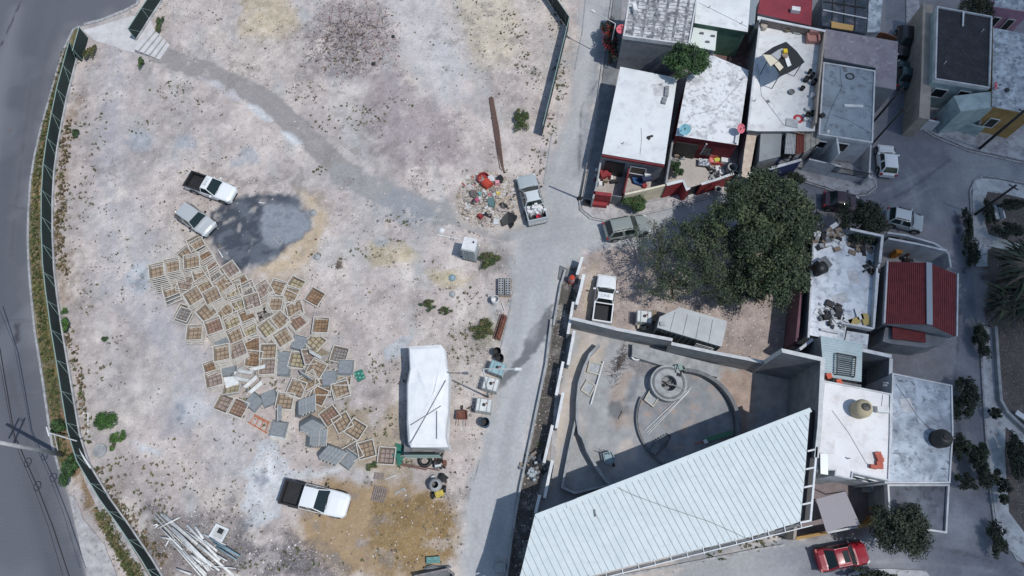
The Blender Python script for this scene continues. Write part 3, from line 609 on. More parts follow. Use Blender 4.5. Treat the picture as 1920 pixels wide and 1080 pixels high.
t = MB().tube([P(940, 565)+(.06,), P(946, 582)+(.12,)], .04, M_white, 6); tag(t.build('white_pipe'), 'short white pipe lying between the white bucket and the rusty bundle', 'pipe')
t = MB(); t.ribbon(PP([(157, 775), (166, 775), (166, 812)]), .09, .02, .09, M_white); tag(t.build('white_bar'), 'white angle bar lying by the fence above the bushes', 'bar')
x, y = P(188, 845); t = MB().lathe(x, y, [(0, .2), (.32, .2), (.34, .16), (.5, .16), (.52, .12), (.52, -.05)], M_conc, 24)
tag(t.build('manhole_ring', smooth=False), 'round concrete manhole cover in the dirt near the utility pole', 'manhole')

# ---------------------------------------------------------------- construction site
def wall(name, label, px, h, th, m, cap=None, cat='wall', z0=0.0, closed=False):
    """px: trace of the wall top at height h"""
    hs = h if hasattr(h, '__len__') else [h]*len(px); W = [P(a, b, k) for (a, b), k in zip(px, hs)]
    if cap is None: return tag(MB().ribbon(W, th, z0, hs, m, closed).build(name), label, cat)
    t = thing(name, label, cat, W[0]); part(MB().ribbon(W, th, z0, [k-.07 for k in hs], m, closed), 'wall_face', t)
    part(MB().ribbon(W, th+.05, [k-.067 for k in hs], hs, cap, closed), 'coping', t); return t
M_cope = mat('pale_coping', A(204, 208, 212), A(182, 186, 192), 2)
wall('block_wall', 'upper stretch of grey block wall below the two parked vehicles of the site', [(1073, 597), (1159, 617.5), (1261, 637)], 2.3, .2, M_block, M_cope)
wall('block_wall', 'longer stretch of grey block wall running below the grey site cabin', [(1259, 644), (1340, 661), (1433, 679)], 2.6, .2, M_block, M_cope)
wall('corner_wall', 'very tall dark grey wall around the east corner of the construction site', [(1433, 679), (1466, 657), (1543, 674), (1537, 800), (1531, 858)], [3, 6, 6, 6, 6], .25, mat('tall_wall_render', A(142, 146, 154), A(118, 122, 132), 1.0, bump=.2), M_cope)
segs = [((1075, 566), (1065, 626), 'topmost white wall segment at the left end of the block wall'), ((1077, 620), (1065, 684), 'second white wall segment, beside the sandy corner of the courtyard'), ((1056, 678), (1043, 741), 'third white wall segment down the trench'), ((1056, 736), (1043, 803), 'fourth white wall segment down the trench'), ((1036, 797), (1020, 868), 'fifth white wall segment, above the one with a blue stripe'), ((1036, 863), (1021, 934), 'stained wall segment with a blue stripe beside the trench'), ((1012, 928), (1004, 962), 'lowest short wall segment touching the big white roof')]
for a, b, lb in segs:
    W = PP([a, b], 1.3); t = thing('wall_segment', lb, 'wall segment', W[0], 'white wall segments along the trench')
    part(MB().ribbon(W, .17, 0, 1.24, M_conc), 'panel', t); part(MB().ribbon(W, .22, 1.243, 1.3, M_white), 'coping', t)
    if 'blue' in lb: part(MB().ribbon(PP([(1037, 872), (1032, 900)], 1.0), .12, .02, 1.0, mat('blue_board', A(90, 160, 200))), 'blue_board', t)
wall('gate_pillar_wall', 'white topped wall beside the orange drum, upper piece', [(1092, 482), (1082, 515)], 1.4, .17, M_conc, M_white)
wall('gate_pillar_wall', 'white topped wall beside the white single cab pickup, lower piece', [(1095, 514), (1088, 545), (1081, 571)], 1.4, .2, M_conc, M_white)
t = MB(); t.prism(PP([(1050, 498), (1087, 516), (1082, 534), (1046, 524)]), .02, .1, M_concd); tag(t.build('steel_plate'), 'dark plate lying at the head of the trench beside the orange drum', 'plate')
x, y = P(1071, 528); t = thing('traffic_drum', 'orange traffic drum with pale bands at the head of the trench', 'traffic drum', (x, y))
part(MB().lathe(x, y, [(.3, .1), (.27, .5), (.24, .9), (.2, 1.05), (0, 1.05)], mat('orange_plastic', A(190, 70, 52)), 14), 'body', t, True)
for z_ in (.35, .65, .85): part(MB().lathe(x, y, [(.3-.05*z_, z_), (.3-.06*z_, z_+.09)], M_white, 14), 'band', t)
ARC = t3(960, 530, [(612, 428), (545, 500), (505, 590), (470, 700), (457, 830), (455, 950), (470, 1050)])+t3(960, 790, [(495, 110), (530, 210), (580, 300), (640, 390), (690, 450)])
wall('curved_wall', 'long curved grey retaining wall on the west side of the courtyard', ARC, .95, .2, M_conc)
wall('planter_wall', 'narrow triangular concrete planter wall between the curved wall and the big roof', t3(960, 790, [(445, -8), (400, 200), (350, 460), (440, 500), (560, 470), (690, 442)]), .75, .16, M_conc)
t = MB().prism(PP([(1045, 690), (1052, 690), (1040, 900), (1026, 940), (1036, 800)], .0), 0, .05, M_pave); st(t, 'planter_walk')
RX, RY = P(1285, 790)
def arcp(cx_, cy_, r_, a0_, a1_, n=26): return [(cx_+r_*math.cos(R(a0_+(a1_-a0_)*k/(n-1))), cy_+r_*math.sin(R(a0_+(a1_-a0_)*k/(n-1)))) for k in range(n)]
tag(MB().ribbon(arcp(RX, RY, 3.9, 88, -32), .28, 0, .75, M_concd).build('round_basin_wall'), 'dark curved wall on the right side of the round basin', 'wall')
tag(MB().ribbon(arcp(RX-.05, RY, 3.75, 150, 248), .12, 0, .3, M_concd).build('round_basin_step'), 'thin curved step on the left side of the round basin', 'step')
st(MB().prism(arcp(RX, RY, 3.68, 0, 351, 40), -.05, .1, mat('basin_floor', A(150, 154, 162), A(124, 128, 136), .8, b2=A(168, 152, 144), s2=1.1, bump=.2)), 'basin_floor')
x, y = P(1254, 718, .8); t = thing('round_cistern', 'round grey concrete cistern with a rubble filled central hole in the courtyard', 'cistern', (x, y))
part(MB().lathe(x, y, [(1.42, 0), (1.42, .8), (.62, .8), (.62, .3)], M_conc, 40), 'ring', t); part(MB().lathe(x, y, [(1.28, .803), (1.22, .85), (1.12, .85), (1.1, .803)], M_concd, 40), 'lip', t)
m_ = MB()
for k in range(40): a = rnd.random()*6.3; q = rnd.random()*.5; m_.box(x+q*math.cos(a), y+q*math.sin(a), .28, .34+rnd.random()*.12, .1, .08, rnd.choice([M_conc, M_soild, M_dark]), a, .6)
part(m_, 'rubble', t); t = MB().bar((x+.1, y-.1, .9), (x+1.1, y-.5, .95), .06, .05, M_conc); tag(t.build('timber_prop'), 'short pale bar laid across the round cistern', 'bar')
tag(MB().prism([P(a, b, .55) for a, b in [(1186, 644), (1349, 685), (1346, 707), (1247, 687), (1185, 668)]], 0, .55, M_conc).build('ramp_slab'), 'raised pale concrete walkway below the block wall', 'walkway')
def frame(name, label, px, h=.18, wd=.1, m=None, infill=None, z0=.03):
    m = m or M_frame; W = PP(px, h); o = MB().ribbon(W, wd, z0, h, m, True)
    if infill is None: return tag(o.build(name), label, 'frame')
    t = thing(name, label, 'frame', W[0]); part(o, 'border', t); part(MB().prism(W, z0-.02, z0+.05, infill), 'panel', t); return t
M_frame = mat('pale_timber', A(200, 196, 184), A(176, 170, 158), 3)
M_mort = mat('dry_mortar', A(158, 164, 172), A(184, 188, 192), 3)
frame('mortar_box', 'upper of two pale framed mortar boxes inside the curved wall', t3(960, 530, [(545, 548), (628, 568), (608, 640), (527, 620)]), infill=M_mort)
frame('mortar_box', 'lower, turned one of two framed mortar boxes inside the curved wall', t3(960, 530, [(525, 680), (583, 718), (545, 790), (485, 748)]), infill=M_mort)
frame('mortar_box', 'pale framed mortar box leaning by the round cistern', t3(960, 530, [(965, 750), (1028, 800), (985, 862), (928, 818)]), infill=M_mort, h=.35, z0=.2)
t = MB().bar(P(1132, 677, .2)+(.2,), P(1108, 758, .2)+(.2,), .1, .06, M_white); tag(t.build('plank'), 'long white plank beside the two mortar boxes', 'plank')
for i, (a, b, lb) in enumerate([((1296, 725), (1209, 806), 'upper'), ((1295, 729), (1212, 812), 'middle'), ((1292, 734), (1215, 814), 'lowest')]):
    t = MB().tube([P(*a, .2)+(.2,), P(*b, .16)+(.16,)], .03, M_white, 6); tag(t.build('white_tube'), f'{lb} of three long white tubes lying across the round basin', 'tube', 'white tubes across the basin')
M_brush = mat('dark_brush', A(96, 78, 72), A(74, 64, 62), 5)
t = MB()
for k in range(150):
    a = rnd.gauss(0, .25); b = rnd.gauss(0, .75); x, y = P(1161, 683); t.tube([(x+a+b*.35, y+b, .05), (x+a+b*.35+rnd.gauss(0, .3), y+b+rnd.gauss(0, .3), .15+rnd.random()*.3)], .012, M_brush, 3, False)
tag(t.build('brush_pile'), 'dry brown brush pile between the mortar boxes and the walkway', 'brush')
t = thing('green_plank', 'green painted plank lying along the edge of the big white roof', 'plank', P(1345, 820)); part(MB().bar(P(1319, 826, .4)+(.4,), P(1374, 811, .4)+(.4,), .36, .06, mat('green_board', A(84, 130, 106))), 'board', t)
part(MB().bar(P(1320, 829, .46)+(.46,), P(1326, 826, .46)+(.46,), .3, .05, M_white), 'end_piece', t)
t = MB().bar(P(1303, 832, .3)+(.3,), P(1322, 827, .3)+(.3,), .08, .06, mat('orange_red_paint', A(190, 84, 80))); tag(t.build('red_bar'), 'short red bar at the left end of the green plank', 'bar')
t = MB().bar(P(1168, 770, .08)+(.08,), P(1160, 786, .08)+(.08,), .06, .08, M_wood); tag(t.build('short_plank'), 'short brown plank on the dark patch of the courtyard', 'plank')
m_ = MB()
for k in range(6): m_.box(*P(1227+k*4.2, 841-k*3.2), 0, .5-.08*k, .5, 1.0, M_concd, R(-32))
tag(m_.build('basin_stairs'), 'dark concrete stairs at the south edge of the round basin', 'stairs')
x, y = P(1192, 673); tag(MB().ribbon(arcp(x, y+.2, .36, 180, 360, 12), .12, 0, .35, M_white).build('half_ring'), 'half round white ring against the walkway', 'ring')
m_ = MB(); x, y = P(1274, 690, .9)
for k in range(7): m_.box(x+rnd.gauss(0, .15), y+rnd.gauss(0, .2), .82+k*.03, .86+k*.03, .5, .3, [mat('pale_green_cloth', A(140, 164, 160)), M_conc, M_dark][k % 3], rnd.random()*3)
tag(m_.build('cloth_bundle'), 'pale green bundle on the rim of the round cistern', 'bundle')
x, y = P(1142, 860); t = thing('wheelbarrow', 'blue grey wheelbarrow in the courtyard near the big roof shadow', 'wheelbarrow', (x, y)); mb_ = mat('wheelbarrow_tray', A(136, 166, 184), rough=.5)
W = PP([(1131, 850), (1146, 846), (1154, 862), (1146, 871), (1135, 868)], .6); part(MB().ribbon(W, .05, .35, .6, mb_, True).prism(PP([(1133, 852), (1145, 848), (1152, 862), (1145, 869), (1136, 866)], .45), .35, .42, mb_), 'tray', t)
for d_ in (0, 9): part(MB().tube([P(1138+d_*.6, 852, .5)+(.5,), P(1121+d_, 846-d_*.4, .55)+(.55,)], .025, M_iron, 5), 'handle', t)
part(MB().tube([(x+.25, y-.45, .2), (x+.33, y-.43, .2)], .2, M_dark, 12), 'wheel', t)
m_ = MB(); x0, y0 = P(999, 872)
for k in range(60): a, b = rnd.gauss(0, .45), rnd.gauss(0, .5); m_.box(x0+a, y0+b, .02, .1+rnd.random()*.3, .3+rnd.random()*.4, .25, rnd.choice([M_concd, M_dark, M_soild, mat('grey_sacking', A(126, 130, 138))]), rnd.random()*3, .7)
tag(m_.build('debris_heap'), 'dark debris heap in the trench beside the striped wall segment', 'debris', kind=None)
m_ = MB(); x0, y0 = P(999, 888)
for k in range(14): a, b = rnd.gauss(0, .22), rnd.gauss(0, .3); m_.box(x0+a, y0+b, .05, .35+rnd.random()*.2, .4, .3, mat('grey_plastic_sheet', A(166, 178, 190), rough=.4), rnd.random()*3, .5)
tag(m_.build('plastic_sheet'), 'crumpled grey blue plastic sheet in the trench', 'plastic sheet')

# big white sheet-metal roof
HR = 6.0
RF = [(1003, 965), (1261, 866), (1519, 765), (1510, 880), (1500.5, 978), (1420, 1003), (1260, 1042), (1107, 1080), (960, 1122), (976, 1076)]
W = PP(RF, HR); t = thing('roofed_hall', 'large building with a bright white ribbed metal roof at the bottom right centre', 'building', W[0])
M_roofw = mat('white_roof_sheet', A(212, 224, 230), A(202, 215, 222), .8, .4, .7, rough=.6, grain=.03, b2=A(196, 208, 216), s2=3)
part(MB().prism(W, HR-.12, HR, M_roofw), 'roof', t)
Wi = MB(); cxx, cyy = sum(p[0] for p in W)/len(W), sum(p[1] for p in W)/len(W)
Wall = [(cxx+(p[0]-cxx)*.965, cyy+(p[1]-cyy)*.96) for p in W]; part(MB().ribbon(Wall, .2, 0, HR-.125, M_conc, True), 'wall', t)
a, b = Vector(W[0]), Vector(W[2]); d = (b-a).normalized(); nrm = Vector((d.y, -d.x)); L_ = (b-a).length
poly = [Vector(p) for p in W]; m_ = MB(); M_seam = mat('roof_seam_grey', A(158, 167, 174))  # seam bars a greyer tone than the roof sheet
rd = (nrm*.975+d*.10).normalized()
k = .35
def clip(o, dd):
    ts = []
    for i in range(len(poly)):
        p, q = poly[i], poly[(i+1) % len(poly)]; e = q-p; den = dd.x*e.y-dd.y*e.x
        if abs(den) < 1e-9: continue
        r_ = p-o; tt = (r_.x*e.y-r_.y*e.x)/den; uu = (r_.x*dd.y-r_.y*dd.x)/den
        if 0 <= uu < 1: ts.append(tt)
    return (min(ts), max(ts)) if len(ts) > 1 else None
k = -8.0
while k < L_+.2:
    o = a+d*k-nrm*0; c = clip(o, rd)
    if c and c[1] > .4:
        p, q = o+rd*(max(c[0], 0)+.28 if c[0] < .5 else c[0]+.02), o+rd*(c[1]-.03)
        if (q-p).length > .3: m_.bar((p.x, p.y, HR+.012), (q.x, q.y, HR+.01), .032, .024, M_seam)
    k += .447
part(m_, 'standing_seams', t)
part(MB().ribbon(PP([(1003, 965), (1261, 866), (1519, 765)], HR+.06), .3, HR+.003, HR+.06, M_roofw, off=-.12), 'ridge_flashing', t)
part(MB().ribbon(PP([(1501, 983), (1420, 1008), (1260, 1048), (1107, 1086), (960, 1128)], HR), .14, HR-.3, HR-.06, M_concd), 'gutter', t)
for k in range(14):
    f = k/13; p = P(1500-f*395, 980+f*101+2*math.sin(f*3), HR-.02); part(MB().bar((p[0], p[1]+.1, HR+.03), (p[0]+.06, p[1]-.32, HR+.02), .05, .05, M_white), 'bracket', t)
part(MB().ribbon(PP([(1523, 985), (1420, 1011), (1260, 1051), (1107, 1090)], HR), .06, HR-.04, HR+.02, M_white), 'eave_rail', t)
fr = MB(); fr.ribbon(PP([(1532, 838), (1530, 860), (1520, 977)], HR), .13, HR-.15, HR, M_white); part(fr, 'side_rail', t)
for yy in (842, 876, 910, 942, 976):
    xl, xr = 1514-(yy-842)*.1, 1532-(yy-842)*.09
    part(MB().bar(P(xl, yy+4, HR-.07)+(HR-.07,), P(xr, yy, HR-.07)+(HR-.07,), .11, .1, M_white), 'cross_bar', t)
part(MB().prism(PP([(1521, 768), (1536, 772), (1531, 850), (1520, 976), (1502, 978), (1512, 880)], HR-.6), HR-.65, HR-.6, M_iron), 'light_well', t)
part(MB().box(*P(1115, 962, HR), HR+.003, HR+.06, .12, .45, M_concd, .1), 'roof_vent', t)
part(MB().ribbon(PP([(1062, 948), (1084, 939)], HR+.1), .35, HR+.063, HR+.12, M_roofw), 'raised_flashing', t)
# wiring draped on the roof
t = MB().tube([P(a, b, HR+.05)+(HR+.05,) for a, b in [(1153, 912), (1187, 928), (1255, 953), (1330, 978), (1380, 1000), (1400, 1010)]], .014, M_concd, 4)
tag(t.build('roof_cable'), 'thin grey cable draped across the big white metal roof', 'cable')

# site cabin
CW = PP([(1237, 594), (1275, 576), (1364, 602), (1353, 650), (1232, 614)], 2.6)
t = thing('site_cabin', 'grey panelled site cabin behind the block wall', 'cabin', CW[0])
M_cab = mat('cabin_cladding', A(96, 106, 112), rough=.7); M_cabr = mat('cabin_roof_panel', A(186, 190, 192), A(172, 176, 180), 1, rough=.6)
part(MB().prism(CW, 2.5, 2.6, M_cabr), 'roof', t); part(MB().prism([(p[0]+(CW[0][0]-p[0])*.01, p[1]) for p in CW], 0, 2.497, M_cab), 'wall', t)
for f in (.2, .4, .6, .8):
    p, q = P(1242+f*118, 580+f*24, 2.6), P(1232+f*121, 613+f*36, 2.6); part(MB().bar((p[0], p[1], 2.612), (q[0], q[1], 2.612), .03, .02, M_concd), 'roof_joint', t)
y_ = lambda px, py, z: P(px, py, z)+(z,)
for k in range(26):
    f = k/26; a, b = P(1232+f*121, 614+f*36, 2.6); part(MB().bar((a+.02, b-.03, .1), (a+.02, b-.03, 2.45), .05, .03, M_cab), 'cladding_rib', t) if k % 2 == 0 else None
for z_ in (.9, 1.2, 1.5, 1.8):
    a, b = P(1310, 637, 2.6), P(1344, 647, 2.6); part(MB().bar((a[0], a[1]-.07, z_), (b[0], b[1]-.07, z_), .04, .05, M_white), 'louvre_slat', t)
a, b = P(1240, 616, 2.6), P(1251, 620, 2.6); part(MB().bar((a[0], a[1]-.07, 1.9), (b[0], b[1]-.07, 1.9), .04, .35, M_iron), 'window', t)
part(MB().box(*P(1242, 607, 2.7), 2.6, 2.75, .35, .3, M_conc), 'roof_hatch', t)
# ---------------------------------------------------------------- houses
def roofm(name, a, b, s=1.2, lo=.42, hi=.66, b2=None, s2=4, **k): return mat(name, A(*a), A(*b), s, lo, hi, b2=A(*b2) if b2 else None, s2=s2, bump=k.pop('bump', .12), **k)
R_blockgrey = roofm('weathered_block_roof', (206, 208, 212), (120, 124, 132), 1.3, .42, .6, (84, 88, 98), 2.6)
R_white = roofm('white_painted_roof', (226, 231, 235), (214, 219, 224), .5, b2=(204, 208, 214), s2=1.1)
R_mott = roofm('mottled_white_roof', (226, 230, 236), (184, 188, 194), .9, .5, .66, (158, 160, 168), 2.8)
R_terr = roofm('white_terrace', (226, 229, 231), (212, 214, 216), .6, b2=(198, 198, 202), s2=1.3)
R_maroon = roofm('maroon_roof', (138, 50, 64), (120, 44, 58), .8)
R_brown = roofm('brown_grey_roof', (150, 146, 156), (126, 118, 130), .9, b2=(172, 168, 178), s2=1.8)
R_grey = roofm('slate_grey_roof', (152, 166, 184), (132, 144, 162), .7, b2=(110, 118, 134), s2=1.6)
R_black = roofm('black_tar_roof', (44, 46, 56), (62, 64, 74), 1.1, b2=(34, 36, 44), s2=3)
R_pale = roofm('stained_pale_roof', (206, 216, 226), (140, 150, 164), 1.1, .4, .62, (110, 118, 132), 3.4)
R_rough = roofm('chalky_white_roof', (232, 240, 252), (196, 206, 222), .8, b2=(164, 172, 188), s2=2)
R_cream = roofm('cream_white_roof', (232, 234, 238), (222, 222, 226), .5, b2=(212, 208, 208), s2=1.0)
R_mgrey = roofm('mottled_grey_roof', (196, 208, 226), (140, 152, 172), .8, .4, .62, (112, 120, 138), 2.5)
R_yard = roofm('yard_slab', (190, 188, 190), (156, 154, 158), 1.0)
W_white = mat('white_render', A(214, 218, 224), A(184, 188, 196), 1.2, bump=.1)
W_grey = mat('grey_render', A(140, 146, 156), A(118, 122, 134), 1.0, bump=.15)
W_tan = mat('tan_render', A(176, 166, 156), A(150, 142, 136), 1.0, bump=.1)
W_teal = mat('pale_teal_render', A(172, 192, 198), A(146, 164, 172), 1.2, bump=.1)
W_yel = mat('ochre_render', A(176, 142, 88), A(150, 120, 76), 1.4, bump=.1)
W_cream = mat('cream_render', A(226, 218, 196), A(204, 196, 178), 1.2)
W_blue = mat('deep_blue_render', A(44, 66, 140), A(36, 54, 116), 1.2)
W_pink = mat('pink_render', A(196, 150, 176), A(170, 130, 156), 1.2)
W_maroon = mat('dark_red_render', A(124, 42, 52), A(100, 36, 46), 1.4)
W_greenp = mat('green_render', A(84, 120, 104), A(66, 98, 86), 1.4)
def opening(par, name, a, b, f0, f1, z0, z1, m, frame_m=None, proud=.06, nrm=None):
    """a window or door on the wall from a to b (world), between fractions f0..f1 and heights z0..z1"""
    p = (a[0]+(b[0]-a[0])*f0, a[1]+(b[1]-a[1])*f0); q = (a[0]+(b[0]-a[0])*f1, a[1]+(b[1]-a[1])*f1)
    l = math.dist(a, b); nx, ny = (b[1]-a[1])/l, -(b[0]-a[0])/l
    if nrm and nx*nrm[0]+ny*nrm[1] < 0: nx, ny = -nx, -ny
    P_ = lambda t, k: (t[0]+nx*k, t[1]+ny*k)
    f = part(MB().ribbon([P_(p, proud/2-.02), P_(q, proud/2-.02)], proud+.02, z0, z1, m), name, par)
    if frame_m:
        m_ = MB(); pp, qq = P_(p, proud), P_(q, proud)
        for z_ in (z0, z1): m_.bar(pp+(z_,), qq+(z_,), .07, .07, frame_m)
        for r_ in (pp, qq): m_.bar(r_+(z0-.035,), r_+(z1+.035,), .07, .066, frame_m)
        part(m_, 'frame', f)
    return f
def house(label, px, h, rm, wm, par=None, name='house', cat='house', eave=0.0, wins=(), pm=None, z0=0.0, fall=0.0):
    """px: trace of the roof edge at height h; par=(height, thickness)"""
    W = PP(px, h); t = thing(name, label, cat, W[0]); c = (sum(p[0] for p in W)/len(W), sum(p[1] for p in W)/len(W))
    ins = lambda k: [(p[0]+(c[0]-p[0])*k/max(.1, math.dist(p, c)), p[1]+(c[1]-p[1])*k/max(.1, math.dist(p, c))) for p in W]
    rz = h-(par[0] if par else 0)
    part(MB().prism(ins(.05) if par else W, rz-.14, rz, rm, wm), 'roof', t)
    Wi = ins(.06+eave); part(MB().prism(Wi, z0, rz-.143, wm), 'wall', t)
    if par:
        s = 1 if sum(W[i-1][0]*W[i][1]-W[i][0]*W[i-1][1] for i in range(len(W))) > 0 else -1
        part(MB().ribbon(W, par[1], rz-.3, h, pm or wm, True, off=s*par[1]/2), 'parapet', t)
    for e, f0, f1, a0_, a1_, nm in wins:
        a, b = Wi[e], Wi[(e+1) % len(Wi)]; mx, my = (a[0]+b[0])/2-c[0], (a[1]+b[1])/2-c[1]
        opening(t, nm, a, b, f0, f1, a0_, a1_, M_glass if nm == 'window' else M_iron, M_white, nrm=(mx, my))
    return t
hA = house('house with a stained grey block roof and white rim at the top of the lane', [(1181, -14), (1310, -14), (1293, 84), (1168, 67)], 4.6, R_blockgrey, W_grey, (.12, .14), pm=W_white)
part(MB().box(*P(1190, 17, 4.7), 4.5, 5.0, .35, .8, M_white, R(8)), 'roof_unit', hA)
# block pattern of the roof: shallow ribs
m_ = MB(); M_bj = mat('dark_joint', A(104, 108, 118), A(150, 154, 162), 2.5, .45, .6)
for k in range(6):
    a, b = P(1198+k*19, -8, 4.5), P(1184+k*19, 68+k*2.6, 4.5); m_.bar(a+(4.478,), b+(4.478,), .22, .03, M_bj)
for k in range(12):
    f = -6+k*6.6; a, b = P(1182-f*.16, f, 4.5), P(1302-f*.2, f+14, 4.5); m_.bar(a+(4.474,), b+(4.474,), .07, .03, M_bj)
part(m_, 'roof_joints', hA)
hB = house('white roofed house with a small green tinted lean-to, behind the round tree', [(1308, -14), (1408, -14), (1402, 60), (1302, 43)], 3.6, R_white, W_greenp, None, eave=.1)
part(MB().prism(PP([(1302, 44), (1345, 52), (1341, 95), (1293, 86)], 3.0), 2.9, 3.0, roofm('green_tinted_roof', (214, 228, 214), (222, 228, 232), .5)), 'lean_to_roof', hB)
part(MB().prism(PP([(1303, 45), (1344, 53), (1340, 94), (1294, 85)], 2.9), 0, 2.897, W_white), 'lean_to_wall', hB)
for a, b in ((1316, 62), (1337, 67), (1327, 78)): part(MB().box(*P(a, b, 3.1), 3.003, 3.15, .35, .15, M_concd, R(-10)), 'roof_block', hB)
hB2 = thing('side_canopy', 'narrow corrugated grey canopy between the white roof and the maroon roof', 'canopy', P(1412, 25, 3.3)); part(MB().prism(PP([(1406, -14), (1420, -12), (1415, 48), (1403, 46)], 3.3), 3.24, 3.3, M_steel), 'sheet', hB2)
for q in ((1408, 40), (1414, 10)): part(MB().tube([P(*q, 0)+(0,), P(*q, 0)+(3.2,)], .04, M_iron, 6), 'post', hB2)
hC = house('long house with a bright white roof beside the lane kerb', [(1163, 125), (1270, 146), (1246, 308), (1129, 288)], 3.2, R_white, W_grey, None, eave=.0, wins=())
part(MB().ribbon(PP([(1129, 290), (1246, 310)], 3.2), .14, 2.9, 3.13, W_maroon), 'red_fascia', hC)
Wc = PP([(1129, 288), (1246, 308)], 3.2)
opening(hC, 'door', Wc[0], Wc[1], .08, .4, 0, 2.2, M_iron, None, .05, (0, -1)); opening(hC, 'window', Wc[0], Wc[1], .5, .75, 1, 2.1, M_glass, M_white, .05, (0, -1))
for k, (a, b) in enumerate([(1251, 164), (1250.5, 170), (1250, 176.5), (1247, 184), (1245, 190)]):
    tag(MB().box(*P(a, b, 3.4), 3.203, 3.42, .34, .36, M_block, R(-12)).build('cinder_block'), f'{["first", "second", "third", "fourth", "fifth"][k]} grey block from the top in the row on the long white roof', 'block', 'blocks on the long white roof')
t = MB(); t.box(*P(1219, 256, 3.25), 3.203, 3.3, .5, .16, M_dark, .3); t.box(*P(1216, 259, 3.25), 3.203, 3.28, .2, .3, M_dark, .7); tag(t.build('roof_scrap'), 'small dark scrap near the lower end of the long white roof', 'scrap')
hD = house('house with a flaking mottled white roof between the long white roof and the terrace house', [(1288, 146), (1332, 104), (1342, 106), (1404, 132), (1384, 272), (1267, 254)], 3.1, R_mott, W_maroon, None, eave=.05)
Wd = PP([(1267, 254), (1384, 272)], 3.1)
opening(hD, 'door', Wd[0], Wd[1], .05, .42, 0, 2.2, M_iron, None, .05, (0, -1)); opening(hD, 'window', Wd[0], Wd[1], .5, .66, .9, 2.0, M_glass, None, .05, (0, -1))
part(MB().bar(P(1325, 270, 3.0)+(3.0,), P(1313, 289, .8)+(.8,), .1, .1, W_white), 'sloping_beam', hD)
part(MB().prism(PP([(1380, 250), (1384, 250), (1381, 270), (1377, 268)], 3.2), 3.103, 3.3, W_white), 'rim_block', hD)
def dish(px, h, r_, m, label, tilt=(-.3, -.4)):
    x, y = P(*px, h); t = thing('satellite_dish', label, 'satellite dish', (x, y, h-.5)); n_ = Vector((tilt[0], tilt[1], 1)).normalized(); u = n_.cross(Vector((0, 1, 0))).normalized(); v = n_.cross(u); c = Vector((x, y, h+.1)); vs = [c-n_*.08]; fs = []
    for j, (rr, dz) in enumerate(((.5, -.06), (1, 0))):
        for k in range(16): vs.append(c+(u*math.cos(k*math.pi/8)+v*math.sin(k*math.pi/8))*r_*rr+n_*dz)
    for k in range(16): fs.append((0, 1+k, 1+(k+1) % 16)); fs.append((1+k, 17+k, 17+(k+1) % 16, 1+(k+1) % 16))
    part(MB().add(vs, fs, m), 'reflector', t, True); part(MB().tube([(x, y, h-.5), c], .03, M_iron, 6), 'mast', t); part(MB().tube([c-v*r_*.9, c+n_*r_*.8], .015, M_iron, 4).box(*(c+n_*r_*.8)[:2], (c+n_*r_*.8).z-.04, (c+n_*r_*.8).z+.04, .1, .1, M_iron), 'feed_arm', t)
dish((1284, 244), 3.7, .48, mat('light_blue_dish', A(130, 194, 226)), 'light blue satellite dish on the mottled white roof')
dish((1389, 242), 3.8, .42, mat('pink_dish', A(206, 108, 124)), 'pink satellite dish at the lower right corner of the mottled white roof', (.5, -.5))
dish((1165, 56), 4.2, .46, mat('salmon_dish', A(220, 106, 120)), 'pink round dish on the left edge of the stained block roof', (-.1, -.2))
hE = house('terrace house with a white floor, openwork walls and a black canopy', [(1428, 34), (1548, 58), (1540, 130), (1530, 205), (1528, 246), (1420, 246), (1404, 244), (1414, 150)], 3.4, R_terr, W_grey, None, eave=.05)
M_lat = mat('openwork_block', A(150, 136, 130), A(110, 98, 96), 9, .45, .55)
part(MB().ribbon(PP([(1428, 34), (1548, 58)], 4.3), .16, 3.4, 4.3, M_lat), 'openwork_wall', hE); part(MB().ribbon(PP([(1428, 34), (1548, 58)], 4.36), .22, 4.3, 4.36, W_white), 'coping', hE)
part(MB().ribbon(PP([(1547, 61), (1536, 160), (1530, 230)], 4.3), .14, 3.4, 4.3, W_tan), 'side_wall', hE)
part(MB().ribbon(PP([(1426, 36), (1413, 150), (1403, 244)], 3.6), .18, 3.403, 3.6, W_white), 'edge_wall', hE)
part(MB().prism(PP([(1405, 222), (1429, 220), (1420, 245), (1404, 335), (1390, 330), (1396, 280)], 2.6), 2.5, 2.6, mat('sandy_slab', A(206, 190, 174), A(180, 162, 148), 2)), 'side_slab', hE)
part(MB().prism(PP([(1406, 224), (1428, 222), (1419, 245), (1404, 332), (1392, 328), (1397, 280)], 2.5), 0, 2.497, W_grey), 'side_wall_block', hE)
x, y = P(1470, 105, 5); t = thing('black_canopy', 'black fabric canopy with cream panels over the white terrace', 'canopy', (x, y, 3.4))
part(MB().prism(PP([(1429, 102), (1450, 88), (1474, 78), (1494, 96), (1509, 116), (1495, 127), (1479, 136), (1463, 143), (1455, 128)], 5.4), 5.36, 5.4, M_black), 'fabric', t)
part(MB().prism(PP([(1430, 102), (1446, 103), (1459, 114), (1445, 124)], 5.5), 5.44, 5.5, mat('cream_panel', A(214, 206, 186))), 'cream_panel', t)
part(MB().prism(PP([(1452, 120), (1460, 115), (1469, 126), (1462, 133)], 5.5), 5.44, 5.5, mat('cream_panel', ())), 'cream_panel', t)
part(MB().prism(PP([(1446, 102), (1460, 93), (1468, 90), (1470, 100), (1459, 112)], 5.46), 5.41, 5.46, mat('grey_panel', A(166, 172, 180))), 'grey_panel', t)
part(MB().prism(PP([(1471, 107), (1478, 105), (1484, 122), (1477, 125)], 5.5), 5.44, 5.5, M_white), 'white_panel', t)
